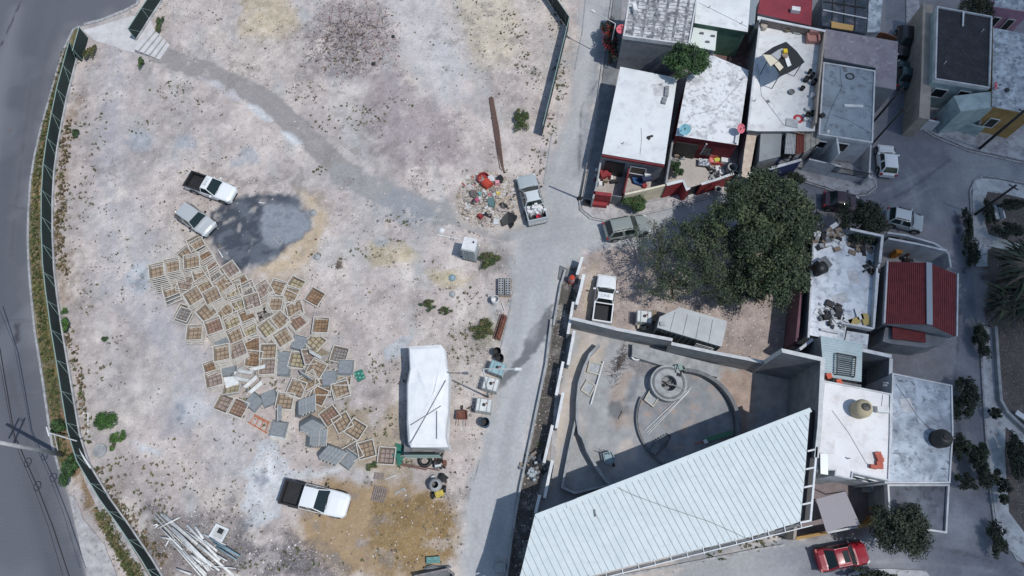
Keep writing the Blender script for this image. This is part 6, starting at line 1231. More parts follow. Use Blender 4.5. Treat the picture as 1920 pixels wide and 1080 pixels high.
TR = [ # corners A (left/top), B, C (opposite A), count, offset of the bottom tray in pixels, lining
 (r1((735, 150), (930, 68), (1020, 210)), 3, (4, 11), 'tan'), (r1((575, 350), (730, 220), (865, 355)), 2, (0, 4), 'tan'), (r1((675, 430), (905, 405), (925, 555)), 6, (5, 13), 'tan'),
 (r1((90, 575), (310, 530), (340, 710)), 9, (14, 26), 'tan'), (r1((345, 500), (570, 465), (580, 625)), 8, (11, 20), 'tan'), (r1((900, 400), (1035, 310), (1135, 420)), 3, (3, 6), 'brown'),
 (r1((950, 530), (1130, 420), (1250, 575)), 3, (3, 7), 'rusty'), (r1((820, 665), (1010, 590), (1100, 780)), 4, (2, 9), 'tan'), (r1((1080, 690), (1225, 580), (1345, 720)), 3, (3, 7), 'grey'),
 (r1((1295, 625), (1455, 515), (1590, 660)), 4, (2, 6), 'pinkish'), (r1((625, 730), (830, 765), (775, 970)), 2, (0, 3), 'pinkish'), (r1((835, 860), (1030, 745), (1140, 920)), 5, (5, 10), 'tan'),
 (r1((1180, 860), (1365, 735), (1470, 880)), 6, (6, 12), 'tan'), (r1((300, 900), (505, 825), (600, 1020)), 3, (3, 13), 'tan'), (r1((1495, 840), (1690, 755), (1770, 900)), 2, (1, 3), 'brown'),
 (r1((1375, 895), (1585, 845), (1650, 1030)), 4, (2, 9), 'yellowish'), (r2((170, 510), (325, 435), (430, 600)), 3, (3, 9), 'grey'), (r2((410, 535), (590, 410), (715, 580)), 3, (2, 6), 'pinkish'),
 (r2((755, 400), (940, 470), (865, 655)), 2, (1, 3), 'tan'), (r2((1075, 370), (1245, 465), (1150, 610)), 1, (0, 0), 'yellowish'), (r2((960, 515), (1150, 590), (1085, 765)), 2, (1, 3), 'tan'),
 (r2((1415, 565), (1575, 655), (1465, 800)), 1, (0, 0), 'brown'), (r2((680, 690), (900, 705), (865, 900)), 3, (4, 5), 'tan'), (r2((975, 825), (1195, 775), (1230, 940)), 2, (1, 3), 'tan'),
 (r2((240, 710), (460, 655), (515, 820)), 6, (3, 9), 'pinkish'), (r2((60, 780), (230, 735), (300, 910)), 2, (1, 3), 'yellowish'), (r3((1000, 300), (1075, 235), (1190, 380)), 1, (0, 0), 'pinkish'),
 (r3((1240, 410), (1455, 330), (1530, 480)), 4, (3, 10), 'brown'), (r3((1510, 390), (1680, 285), (1795, 450)), 3, (2, 4), 'holes'), (r3((320, 115), (495, 10), (625, 150)), 8, (5, 15), 'tan'),
 (r3((640, 95), (830, 5), (930, 160)), 9, (9, 13), 'tan'), (r3((265, 290), (465, 360), (355, 545)), 2, (1, 6), 'grey'), (r3((525, 405), (695, 265), (860, 410)), 6, (3, 7), 'tan'),
 (r3((380, 640), (610, 640), (605, 850)), 4, (3, 8), 'tan'), (r3((875, 360), (1010, 240), (1140, 400)), 3, (3, 6), 'tan'), (r3((670, 590), (890, 520), (950, 680)), 8, (10, 14), 'rusty'),
 (r3((980, 500), (1190, 425), (1275, 610)), 3, (0, 6), 'yellowish'), (r3((1265, 625), (1480, 550), (1550, 720)), 3, (5, 7), 'yellowish'), (r4((120, 310), (300, 190), (450, 320)), 5, (1, 8), 'yellowish'),
 (r3((1030, 740), (1240, 650), (1345, 830)), 4, (3, 8), 'tan'), (r3((1330, 860), (1550, 840), (1575, 1040)), 2, (1, 3), 'brown'), (r5((275, 100), (520, 70), (545, 275)), 8, (6, 16), 'tan'),
 (r5((545, 100), (750, 25), (815, 180)), 6, (3, 10), 'pinkish'), (r4((325, 190), (480, 50), (635, 185)), 4, (2, 6), 'tan'), (r4((640, 180), (800, 55), (955, 215)), 3, (-1, 5), 'rusty'),
 (r4((1095, 165), (1305, 185), (1280, 360)), 5, (-1, 8), 'brown'), (r4((390, 440), (570, 335), (705, 490)), 4, (0, 8), 'tan'), (r4((940, 550), (1085, 390), (1245, 535)), 2, (0, 2), 'yellowish'),
 (r4((1420, 640), (1625, 690), (1570, 880)), 1, (0, 0), 'grey'), (r4((175, 600), (420, 600), (410, 830)), 3, (2, 1), 'tan'), (r4((170, 855), (410, 855), (395, 1070)), 4, (3, 4), 'pinkish'),
 (r4((700, 725), (930, 765), (880, 980)), 2, (1, 2), 'yellowish'), (r6((450, 110), (645, 215), (525, 430)), 2, (-1, 3), 'tan'), (r6((820, 320), (1045, 320), (1035, 535)), 1, (0, 0), 'tan'),
 (r5((120, 395), (310, 330), (385, 500)), 2, (1, 3), 'brown'), (r5((140, 560), (375, 495), (410, 700)), 4, (4, 7), 'pinkish'), (r5((855, 170), (1070, 205), (1045, 405)), 3, (0, 3), 'brown'),
 (r7((135, 195), (315, 280), (235, 465)), 1, (0, 0), 'pinkish'), (r7((365, 260), (570, 355), (465, 550)), 1, (0, 0), 'rusty'), (r6((210, 445), (355, 370), (510, 510)), 2, (0, 4), 'tan'),
 (r6((80, 480), (290, 565), (215, 745)), 4, (0, 4), 'tan'), (r6((510, 500), (725, 510), (670, 670)), 1, (0, 0), 'brown'), (r6((475, 610), (660, 680), (545, 860)), 1, (0, 0), 'brown'),
 (r6((745, 560), (965, 485), (1030, 725)), 2, (1, -4), 'tan'), (r7((1125, 175), (1320, 185), (1280, 400)), 4, (4, 4), 'tan'), (r8((400, 60), (500, -30), (650, 110)), 1, (0, 0), 'rusty'),
 (r8((600, 170), (800, 60), (870, 225)), 1, (0, 0), 'tan'), (r8((935, 160), (1120, 275), (990, 460)), 1, (0, 0), 'tan'), (r8((1000, 575), (1225, 515), (1280, 735)), 1, (0, 0), 'tan'),
 (r8((1380, 635), (1615, 655), (1590, 885)), 1, (0, 0), 'pinkish'), (r8((790, 690), (900, 640), (1020, 720)), 1, (0, 0), 'grey'),
]
items = []
for (cs, n, off, ln) in TR: items.append((((cs[0][0]+cs[2][0])/2, (cs[0][1]+cs[2][1])/2), cs, n, off, ln))
rows = sorted(items, key=lambda i: i[0][1]); bands = {}
for it in rows: bands.setdefault(int((it[0][1]-440)//26), []).append(it)
ORD = ['first', 'second', 'third', 'fourth', 'fifth', 'sixth', 'seventh', 'eighth', 'ninth', 'tenth', 'eleventh', 'twelfth', 'thirteenth', 'fourteenth', 'fifteenth', 'sixteenth']
NUM = ['zero', 'one', 'two', 'three', 'four', 'five', 'six', 'seven', 'eight', 'nine', 'ten', 'eleven', 'twelve', 'thirteen', 'fourteen', 'fifteen', 'sixteen', 'seventeen', 'eighteen', 'nineteen']
ORD += ['seventeenth', 'eighteenth', 'nineteenth', 'twentieth']+['twenty '+q for q in ORD[:9]]+['thirtieth']+['thirty '+q for q in ORD[:9]]
for bi, bk in enumerate(sorted(bands)):
    for ci, (c, cs, n, off, ln) in enumerate(sorted(bands[bk], key=lambda i: i[0][0])):
        pitch = .105; ztop = .30+(n-1)*pitch; A_, B_, C_ = [P(*p, ztop) for p in cs]; x, y = (A_[0]+C_[0])/2, (A_[1]+C_[1])/2
        ang = math.atan2(B_[1]-A_[1], B_[0]-A_[0]); dg = math.atan2(C_[1]-A_[1], C_[0]-A_[0]); ang = (ang+dg+R(45))/2 if abs(((dg+R(45)-ang+math.pi) % (2*math.pi))-math.pi) < .5 else ang
        xb, yb_ = P(c[0]+off[0], c[1]+off[1], .30); desc = 'holey' if ln == 'holes' else ln
        where = f'{ORD[ci]} from left, row {NUM[bi+1]} of the pile'
        for k in range(n):
            f = k/(n-1) if n > 1 else 1; gx_, gy_ = xb+(x-xb)*f, yb_+(y-yb_)*f
            if k == n-1:
                lb = (f'single {desc} lined tray, {where}' if n == 1 else f'{desc} lined tray topping {NUM[n]} high stack {where}')
                put(proto(ln), (x, y, (n-1)*pitch+gz(x, y)*.3), (rnd.gauss(0, .03), rnd.gauss(0, .03), ang), lb)
            else:
                lb = f'{ORD[n-1-k]} tray down in {NUM[n]} high stack {where}'
                put(proto('none'), (gx_, gy_, k*pitch+gz(x, y)*.3), (0, 0, ang+rnd.gauss(0, .035)+(1-f)*.05), lb, parts=False, sc=1+rnd.gauss(0, .008))
# flipped trays: bottom shell up
FL = [(r3((835, 880), (1020, 830), (1060, 1000)), 'grey', 2, 'bottom-up grey tray just above the eight high stack at the left side'), (r4((735, 435), (940, 480), (890, 680)), 'grey', 3, 'bottom-up lavender grey trays in the middle right of the pile'),
 (r5((1340, 350), (1555, 355), (1520, 545)), 'grey', 2, 'bottom-up blue grey tray between two tan trays in the pile centre'), (r5((1340, 205), (1560, 225), (1530, 345)), 'grey', 1, 'partly covered bottom-up grey tray in the pile centre'),
 (r6((860, 170), (1068, 170), (1068, 330)), 'grey', 3, 'bottom-up blue grey tray left of the green cushion'), (r5((380, 430), (600, 395), (645, 560)), 'grey', 2, 'bottom-up slate tray behind the white tray at the left'),
 (r5((425, 600), (650, 520), (695, 695)), 'white', 2, 'bright white bottom-up tray at the left of the pile'), (r7((525, 300), (650, 165), (825, 290)), 'grey', 1, 'bottom-up smooth grey tray, turned corner up, below the white strips'),
 (r7((800, 180), (990, 115), (1065, 290)), 'grey', 1, 'bottom-up smooth grey tray right of its turned neighbour'), (r6((590, 370), (800, 350), (790, 510)), 'grey', 2, 'bottom-up grey tray between two brown lined trays'),
 (r7((990, 630), (1240, 665), (1190, 880)), 'grey', 4, 'dark grey bottom-up stack with white sides beside the orange ladder'), (r8((665, 820), (800, 640), (955, 800)), 'grey', 2, 'bottom-up grey tray resting across a pale rimmed tray near the pickup')]
for cs, sh_, n, lb in FL:
    zt = .30+(n-1)*.105; A_, B_, C_ = [P(*p, zt) for p in cs]; x, y = (A_[0]+C_[0])/2, (A_[1]+C_[1])/2; ang = math.atan2(B_[1]-A_[1], B_[0]-A_[0])
    for k in range(n):
        last = k == n-1
        put(proto('none', sh_ if (last or n != 4) else 'white'), (x-(n-1-k)*(-.02), y-(n-1-k)*.05, .30+k*.105), (math.pi, 0, ang+rnd.gauss(0, .03)), lb if last else lb.replace('bottom-up', ['lowest', 'second lowest', 'third lowest'][k]+' buried', 1), parts=False, sc=.98)
# leaning rows: trays standing on edge like tipped books
def leaning(p0, p1, n, axis, tilt, lb, h=.42, lin='none', shell='grey'):
    ax = math.atan2(-axis[1]*1.0, axis[0])
    for k in range(n):
        f = k/(n-1) if n > 1 else 0; x, y = P(p0[0]+(p1[0]-p0[0])*f, p0[1]+(p1[1]-p0[1])*f, h)
        M = Matrix.Rotation(ax, 4, 'Z') @ Matrix.Rotation(tilt+rnd.gauss(0, .02), 4, 'X'); o = put(proto(lin if k == n-1 or n == 1 else 'none', shell), (x, y, h), M.to_euler(), (f'{ORD[k]} tray of the {lb}' if n > 1 else lb), 'square trays piled in the lot', parts=(lin != 'none' and (k == n-1 or n == 1)))
leaning((565+8, 788), (590, 797), 7, (170, -110), R(128), 'grey row leaning lower right, above the ladder end', .40)
leaning((577, 822), (600, 821), 6, (2, 100), R(-125), 'grey row leaning beside the round bush, nearest the clay patch', .40)
leaning((604, 842), (630, 852), 5, (120, -150), R(125), 'toppled row of grey trays just above the big white pickup', .38)
leaning((556, 767), (580, 758), 5, (25, 200), R(-122), 'fanned row with an olive lining at its left end', .40)
leaning((528, 777), (528, 777), 1, (8, 100), R(70), 'tan lined tray standing on its edge above the dark grey stack', .45, 'tan')
leaning((577, 672), (577, 672), 1, (60, 160), R(-50), 'grey tilted tray behind the yellowish one in the pile centre', .35, 'pinkish')
leaning((597, 665), (597, 665), 1, (160, 90), R(-58), 'white shelled tray tipped on its side, lower right of the lavender stack', .40, 'yellowish', 'white')
leaning((580, 705), (580, 705), 1, (190, 120), R(-60), 'grey tray tilted against the tan lined tray right of centre', .2)
leaning((466, 697), (466, 697), 1, (200, 30), R(-62), 'upper white edged tray leaning in the gap of the pile', .35, 'none', 'white')
leaning((459, 711), (459, 711), 1, (190, 40), R(-62), 'lower white edged tray leaning in the gap of the pile', .35, 'none', 'white')
leaning((472, 716), (481, 726), 2, (150, -150), R(-55), 'pair of tipped grey and white trays beside the weeds', .35, 'none', 'white')
leaning((437, 730), (437, 730), 1, (200, -30), R(-28), 'yellowish lined tray tipped toward the viewer at the lower left', .35, 'yellowish')
leaning((487, 690), (487, 690), 1, (190, -50), R(-60), 'thin white sliver of a tray below the dark brown lined tray', .25, 'none', 'white')
for pr in PROT.values():
    for ch in list(pr.children): bpy.data.objects.remove(ch)
    bpy.data.objects.remove(pr)
# orange ladder frame
M_or = mat('orange_steel', A(206, 122, 76), A(176, 98, 66), 5)
t = thing('orange_scaffold', 'orange steel scaffold frame lying at the lower left end of the tray pile', 'scaffold frame', P(487, 797))
L0, L1 = r7((585, 640), (905, 830)); U0, U1 = r7((690, 515), (950, 650))
for a, b, nm in ((L0, L1, 'rail'), (U0, U1, 'rail')): part(MB().tube([P(*a, .15)+(.15,), P(*b, .15)+(.15,)], .045, M_or, 7), nm, t)
part(MB().tube([P(*q, .3)+(.3,) for q in r7((700, 545), (930, 670))], .035, M_or, 6), 'rail', t)
for k in range(4):
    f = (k+.3)/3.6; a = (L0[0]+(L1[0]-L0[0])*f, L0[1]+(L1[1]-L0[1])*f); b = (U0[0]+(U1[0]-U0[0])*f, U0[1]+(U1[1]-U0[1])*f); part(MB().tube([P(*a, .15)+(.15,), P(*b, .15)+(.15,)], .03, M_or, 6), 'rung', t)
# green cushion
t = thing('teal_crate_lid', 'teal green square lid with pale knobs right of the tray pile', 'lid', P(675, 704)); M_teal = mat('teal_plastic', A(44, 118, 112), A(60, 136, 128), 4)
W = PP(r6((1115, 340), (1245, 290), (1305, 430), (1180, 500)), .25); part(MB().prism(W, .05, .25, M_teal), 'board', t)
for a, b in ((1130, 370), (1190, 362), (1255, 362), (1150, 430), (1213, 430), (1275, 425)): part(MB().lathe(*P(*r6((a, b))[0], .3), [(.09, .253), (.07, .33), (0, .34)], mat('pale_teal', A(120, 180, 168)), 10), 'knob', t)
m_ = MB(); q_ = random.Random(2)
for k in range(40):
    x, y = P(746+q_.gauss(0, 3), 850+q_.gauss(0, 9), .1); m_.box(x, y, .01, .05+q_.random()*.12, .15+q_.random()*.4, .2, M_teal, q_.random()*3, .8)
tag(m_.build('green_netting'), 'crumpled teal netting beside the lowest right tray', 'netting')
# ---------------------------------------------------------------- trees and plants
def leafm(name, *cs):
    return [mat(f'{name}_{i}', A(*c), A(*[v*.78 for v in c]), 3, grain=.2, gscale=9, rough=.75) for i, c in enumerate(cs)]
L_dense = leafm('dense_leaf', (66, 84, 58), (52, 70, 50), (86, 100, 68), (42, 58, 44)); L_round = leafm('round_leaf', (62, 96, 52), (48, 80, 44), (78, 112, 62), (36, 62, 38))
L_feath = leafm('feathery_leaf', (96, 108, 86), (80, 94, 74), (114, 124, 98), (64, 78, 62)); L_dusky = leafm('dusky_leaf', (50, 64, 50), (40, 54, 42), (62, 76, 56), (30, 42, 34))  # dusky leaves are the darkest green tones
L_weed = leafm('weed_leaf', (92, 104, 62), (112, 114, 72), (74, 92, 54), (132, 124, 84)); L_bright = leafm('bright_leaf', (72, 116, 48), (58, 98, 42), (92, 134, 60), (48, 78, 38)); L_dry = leafm('dry_leaf', (132, 114, 86), (112, 96, 74), (148, 132, 104), (100, 92, 72))
M_bark = mat('bark', A(104, 92, 84), A(80, 70, 66), 5, rough=.95)
def leaves(c, rad, n, size, lobes, fill=.55, seed=0, flat=.55, spread=.34, long=1.0):
    r = np.random.default_rng(seed); rad = np.array(rad)
    u = r.normal(size=(lobes, 3)); u /= np.linalg.norm(u, axis=1)[:, None]; u[:, 2] = np.abs(u[:, 2])*.9-.2
    lc = u*(r.random(lobes)**.45)[:, None]*(1.02-spread*.6); ls = spread*(.6+.8*r.random(lobes)); tone = r.integers(0, 4, lobes)
    k = r.integers(0, lobes, n); d = r.normal(size=(n, 3)); d /= np.linalg.norm(d, axis=1)[:, None]; q = (r.random(n)**fill)[:, None]
    p = (lc[k]+d*q*ls[k][:, None])*rad+np.array(c)
    nm = d+r.normal(size=(n, 3))*.7+np.array([0, 0, flat]); nm /= np.linalg.norm(nm, axis=1)[:, None]
    t = np.cross(nm, r.normal(size=(n, 3))); t /= np.linalg.norm(t, axis=1)[:, None]; b = np.cross(nm, t); s = (size*(.55+.9*r.random(n)))[:, None]
    V_ = np.stack([p-t*s*long, p+b*s*.42, p+t*s*long, p-b*s*.42], 1).reshape(-1, 3); F_ = np.arange(4*n).reshape(n, 4)
    m = np.where(r.random(n) < .6, tone[k], r.integers(0, 4, n)); return V_, F_, m, lc*rad+np.array(c)
def tree(name, label, base, crown, h, rad, n, mats, size=.16, lobes=26, cat='tree', fill=.5, seed=1, spread=.34, group=None, trunk=.16, flowers=None, nb=9):
    """base px on the ground; crown px is the centre of the crown at height h"""
    x, y = P(*base); cx_, cy_ = P(*crown, h); t = thing(name, label, cat, (x, y), group)
    V_, F_, m, lc = leaves((cx_, cy_, h), rad, int(n*1.9) if cat == 'tree' else int(n*1.3), size*(.62 if cat == 'tree' else .8), int(lobes*(2.2 if cat == 'tree' else 1)), fill, seed, spread=spread*(.68 if cat == 'tree' else 1))
    V_[:, 2] = np.maximum(V_[:, 2], .02); numpy_mesh('crown', V_, F_, m, mats, t)
    mb_ = MB(); mid = Vector((x+(cx_-x)*.5, y+(cy_-y)*.5, h*.55)); mb_.tube([(x, y, 0), tuple(mid), (cx_, cy_, h)], [trunk, trunk*.7, trunk*.35], M_bark, 7)
    for q in lc[:nb]: mb_.tube([tuple(mid.lerp(Vector((cx_, cy_, h)), .3)), tuple(mid.lerp(Vector(q), .6)+Vector((0, 0, .1))), tuple(q)], [trunk*.4, trunk*.25, .015], M_bark, 5, False)
    part(mb_, 'trunk', t)
    if flowers is not None:
        V_, F_, m, _ = leaves((cx_, cy_, h+.3), [v*.95 for v in rad], flowers[1], .06, 22, .5, seed+9); numpy_mesh('blossom', V_, F_, m*0, [flowers[0]], t)
    return t
tree('leafy_tree', 'round bright green tree between the stained block roof and the long white roof', (1262, 150), (1286, 113), 4.6, (2.15, 1.75, 1.7), 7000, L_round, .17, 30, seed=3)
tree('large_tree', 'biggest dense green tree spreading over the crossing and the dark street', (1420, 470), (1432, 405), 6.0, (4.1, 4.4, 2.4), 18000, L_dense, .20, 46, seed=5, spread=.30, trunk=.3)
tree('large_tree', 'dense dark tree directly below the biggest one, near the plum wall', (1430, 560), (1450, 500), 4.8, (3.2, 3.4, 2.2), 11000, L_dense, .19, 36, seed=6, spread=.32, trunk=.22)
tree('large_tree', 'dark tree crown touching the plum wall beside the chalky roof', (1500, 450), (1502, 412), 4.2, (1.7, 2.0, 1.7), 4200, L_dusky, .18, 22, seed=7)
tree('feathery_tree', 'thin feathery tree with visible branches over the olive grey van', (1235, 505), (1240, 462), 4.2, (2.8, 3.0, 1.4), 2300, L_feath, .11, 34, fill=.9, seed=8, spread=.30, trunk=.15, nb=24)
tree('feathery_tree', 'olive feathery tree left of the biggest tree', (1330, 520), (1325, 472), 4.6, (3.5, 3.9, 1.8), 8600, L_feath[:2]+L_dense[:2], .13, 38, fill=.8, seed=9, spread=.30, trunk=.18, nb=20)
tree('feathery_tree', 'sparse grey green tree above the white liquid tank and the cabin', (1262, 560), (1258, 530), 3.0, (3.0, 2.0, 1.2), 3000, L_feath, .10, 26, fill=1.0, seed=10, spread=.32, trunk=.1, nb=18)
tree('feathery_tree', 'low olive canopy right of the site cabin', (1372, 560), (1378, 535), 3.0, (3.4, 2.1, 1.3), 6200, L_feath[:2]+L_dense[:2], .13, 28, fill=.8, seed=11, nb=12)
tree('street_tree', 'dark round tree beside the maroon sedan and the silver white wagon', (1618, 430), (1618, 415), 3.4, (2.0, 2.2, 1.6), 7000, L_dusky, .15, 26, seed=12)
tree('flowering_shrub', 'dark shrub with red blossoms by the slim street lamp', (1143, 120), (1142, 75), 1.6, (.9, 2.6, 1.0), 3400, L_dusky, .12, 20, 'shrub', seed=13, flowers=(mat('red_blossom', A(214, 60, 70)), 420))
tree('garden_tree', 'dark dusty tree at the top edge beside the black tar roof', (1835, 30), (1832, 12), 3.0, (1.7, 1.7, 1.4), 4200, L_dry[3:]+L_dusky[:3], .13, 24, seed=14)
tree('patio_tree', 'large dark tree beside the red sedan below the blue grey roofed part', (1690, 1010), (1690, 990), 3.4, (2.2, 2.1, 1.6), 8000, L_dusky, .14, 28, seed=15)
tree('leafy_bush', 'bright green bush on the pavement in front of the cream wall', (1190, 390), (1189, 384), 1.0, (1.35, 1.1, .9), 3400, L_weed[:1]+L_round[:3], .11, 18, 'bush', seed=16)
tree('leafy_bush', 'dark green bush at the foot of the utility pole', (128, 880), (129, 880), .9, (.75, 1.3, .9), 3000, L_round, .10, 16, 'bush', seed=17)
tree('leafy_bush', 'dark green bush in the verge above the utility pole', (106, 796), (106, 797), .6, (.65, .75, .6), 1600, L_round, .09, 12, 'bush', seed=18)
tree('leafy_bush', 'bright green bush at the mesh fence, left edge of the lot', (124, 608), (123, 608), .5, (.4, .85, .5), 1400, L_bright, .08, 12, 'bush', seed=19)
tree('leafy_bush', 'small bright green sprig above the bush on the fence edge', (121, 583), (121, 583), .3, (.3, .35, .3), 380, L_bright, .07, 8, 'bush', seed=20)
tree('leafy_bush', 'small dark green bush by the upper part of the long fence', (141, 249), (141, 249), .4, (.45, .42, .35), 700, L_round, .08, 9, 'bush', seed=21)
tree('leafy_bush', 'bright green bush beside the white angle bar', (198, 788), (197, 788), .4, (1.15, .8, .45), 2300, L_bright, .08, 18, 'bush', seed=22)
tree('leafy_bush', 'green bush trailing down toward the manhole', (218, 826), (218, 826), .3, (.75, 1.0, .35), 1300, L_weed[:1]+L_bright[:3], .08, 15, 'bush', seed=23, spread=.25)
tree('leafy_bush', 'lone dark green tuft right of the long fence, mid lot', (197, 635), (197, 635), .25, (.33, .33, .3), 420, L_round, .07, 7, 'bush', seed=24)
tree('leafy_bush', 'round green bush below the turned tan trays, near the pickup', (697, 873), (697, 873), .35, (.5, .42, .35), 800, L_round[:2]+L_weed[:2], .07, 9, 'bush', seed=25)
tree('leafy_bush', 'tall green weed clump beside the brown bar bundle', (976, 222), (976, 222), .5, (.9, 1.5, .5), 2200, L_weed[:3]+L_round[:1], .09, 20, 'bush', seed=26, spread=.28)
tree('leafy_bush', 'green weed clump in the middle of the lot above the tarp trailer', (802, 570), (802, 570), .25, (.75, .7, .3), 1000, L_weed[:3]+L_round[:1], .07, 16, 'bush', seed=27, spread=.25)
tree('leafy_bush', 'smaller green weed clump right of the mid lot clump', (836, 582), (836, 582), .25, (.6, .4, .3), 700, L_round[:2]+L_weed[:2], .07, 12, 'bush', seed=28, spread=.25)
tree('leafy_bush', 'wide olive weed clump left of the rusty bundle', (910, 622), (908, 620), .3, (1.2, 1.1, .3), 2400, L_weed, .08, 26, 'bush', seed=29, spread=.22)
tree('leafy_bush', 'weed clump beside the portable toilet', (918, 485), (918, 486), .3, (1.3, .9, .35), 1800, L_weed[:3]+L_round[:1], .08, 22, 'bush', seed=30, spread=.22)
tree('leafy_bush', 'green tuft at the foot of the concrete steps', (266, 118), (265, 118), .4, (.42, .75, .4), 900, L_weed[:1]+L_round[:3], .08, 9, 'bush', seed=31)
tree('leafy_bush', 'weeds climbing the open mesh gate leaf', (168, 95), (168, 96), .5, (.5, 1.1, .5), 1200, L_weed[:3]+L_dry[:1], .09, 12, 'bush', seed=32)
tree('leafy_bush', 'weeds right of the short mesh fence above the steps', (297, 44), (297, 44), .4, (.5, 1.1, .4), 1100, L_weed[:2]+L_round[:2], .09, 11, 'bush', seed=33)
tree('leafy_bush', 'green bush in the yard of the mottled roof house by the block wall', (1268, 318), (1268, 316), .8, (.8, 1.0, .7), 1500, L_round, .10, 11, 'bush', seed=34)
tree('leafy_bush', 'dark green bush between the blue wall and the dark street', (1490, 332), (1490, 335), .9, (1.0, .9, .7), 1900, L_weed[:1]+L_dusky[:3], .10, 14, 'bush', seed=35)
for k, (a, b, rx, ry, lb) in enumerate([(1815, 735, 1.2, 1.4, 'upper dark street tree right of the mottled grey roof'), (1806, 765, 1.0, 1.0, 'lower dark street tree touching the mottled grey roof'), (1800, 835, .9, 1.2, 'dark tree by the black water tank'), (1830, 850, 1.3, 1.2, 'dark tree overhanging the back street kerb'), (1850, 890, 1.1, 1.0, 'dark tree at the park kerb, lower one'), (1812, 905, .9, .8, 'sparse dark tree in the back street'), (1838, 640, .8, 1.7, 'long dark shrub along the top of the park path'), (1865, 775, .55, .55, 'round dark shrub on the park path'), (1882, 910, .5, .6, 'upper of two round shrubs at the path edge'), (1880, 935, .5, .5, 'lower of two round shrubs at the path edge'), (1905, 860, 1.0, 2.2, 'dark hedge mass in the park below the low wall'), (1820, 470, .7, 1.7, 'dark shrub hanging over the park kerb'), (1814, 420, .4, 1.8, 'narrow dark hedge along the park kerb'), (1890, 432, 1.5, .8, 'lower hedge around the garden patch'), (1900, 385, 1.4, .6, 'upper hedge around the garden patch'), (1856, 400, .5, 1.5, 'hedge behind the white bench'), (1868, 1010, .8, 1.3, 'dark shrub at the lower end of the park kerb'), (1640, 1078, 2.0, .5, 'low dark shrub on the traffic island')]):
    tree('dark_shrub', lb, (a, b), (a, b), 1.1 if rx > .8 else .7, (rx, ry, .8), int(1500*rx*ry)+350, L_dusky, .11, 12+int(6*rx*ry), 'shrub', seed=50+k, spread=.3, trunk=.06, nb=5)
# drooping palm-like trees
def palm(px, h, r_, n, label, seed):
    q = random.Random(seed); x, y = P(*px); t = thing('drooping_tree', label, 'tree', (x, y)); part(MB().tube([(x, y, 0), (x+.2, y, h)], [.2, .14], M_bark, 8), 'trunk', t)
    VV, FF, MM = [], [], []; k = 0
    for i in range(n):
        a = q.random()*6.283; L_ = r_*(.25+.7*q.random()); lift = q.random()*.6; px_, py_, pz = x+.2+q.gauss(0, .3), y+q.gauss(0, .3), h
        m = q.choice([0, 0, 1, 1, 2, 0, 2, 3]) if i % 6 else 3; w_ = .13+.09*q.random(); prev = None
        for s in range(7):
            f = s/6; cx_ = px_+math.cos(a)*L_*f; cy_ = py_+math.sin(a)*L_*f; cz = pz+lift*math.sin(f*2)-1.9*f*f*(.4+q.random()*.1); ww = w_*(1-f*.85)*(1.4 if s % 2 else .8)
            VV += [(cx_-math.sin(a)*ww, cy_+math.cos(a)*ww, max(.1, cz)), (cx_+math.sin(a)*ww, cy_-math.cos(a)*ww, max(.1, cz-.03))]
            if s: FF.append((k-2, k-1, k+1, k)); MM.append(m)
            k += 2
    numpy_mesh('crown', np.array(VV), np.array(FF), MM, L_dusky[1:]+[mat('dry_frond', A(92, 82, 72))], t)
palm((1870, 530), 3.6, 3.1, 420, 'large drooping dark tree over the park path, upper one', 1)
palm((1895, 580), 3.2, 2.9, 420, 'drooping dark tree with dry fronds below the upper one', 2)
palm((1852, 585), 2.6, 1.9, 240, 'smaller drooping tree leaning over the street kerb', 3)

# scattered weeds, nobody could count them
def ground_cover(name, label, patches, mats, size, seed, per=14):
    r = np.random.default_rng(seed); Vs, Fs, Ms = [], [], []; k = 0
    for (px, py, rx, ry, n) in patches:
        x0, y0 = P(px, py)
        for _ in range(n):
            a = r.random()*6.283; q = r.random()**.5; x = x0+rx*q*math.cos(a); y = y0+ry*q*math.sin(a); s = size*(.5+r.random()); m = int(r.integers(0, len(mats))); z = gz(x, y)
            for _ in range(per):
                b = r.random()*6.283; e = .3+r.random()*.9; dx, dy = math.cos(b), math.sin(b); w_ = .28*s
                Vs += [(x-dy*w_*.4, y+dx*w_*.4, z), (x+dy*w_*.4, y-dx*w_*.4, z), (x+dx*s*e+dy*w_, y+dy*s*e-dx*w_, z+s*(1.1-e*.5)), (x+dx*s*e-dy*w_, y+dy*s*e+dx*w_, z+s*(1.1-e*.5))]
                Fs.append((k, k+1, k+2, k+3)); Ms.append(m); k += 4
    o = numpy_mesh(name, np.array(Vs), np.array(Fs), Ms, mats); tag(o, label, 'weeds', None, 'stuff')
pt = []
rr_ = random.Random(9)
for _ in range(520):
    x, y = rr_.uniform(110, 1010), rr_.uniform(0, 1080)
    i = int((P(x, y)[0]-X0)/STP); j = int((P(x, y)[1]-Y0)/STP)
    if not (0 <= i < NX and 0 <= j < NY) or dR[j, i] < .8 or dS[j, i] < .3: continue
    dens = N2[j, i]
    if rr_.random() < (dens-.3)*1.6+.1 and GRV[j, i] > .3: pt.append((x, y, .5, .5, rr_.choice([1, 1, 1, 2])))
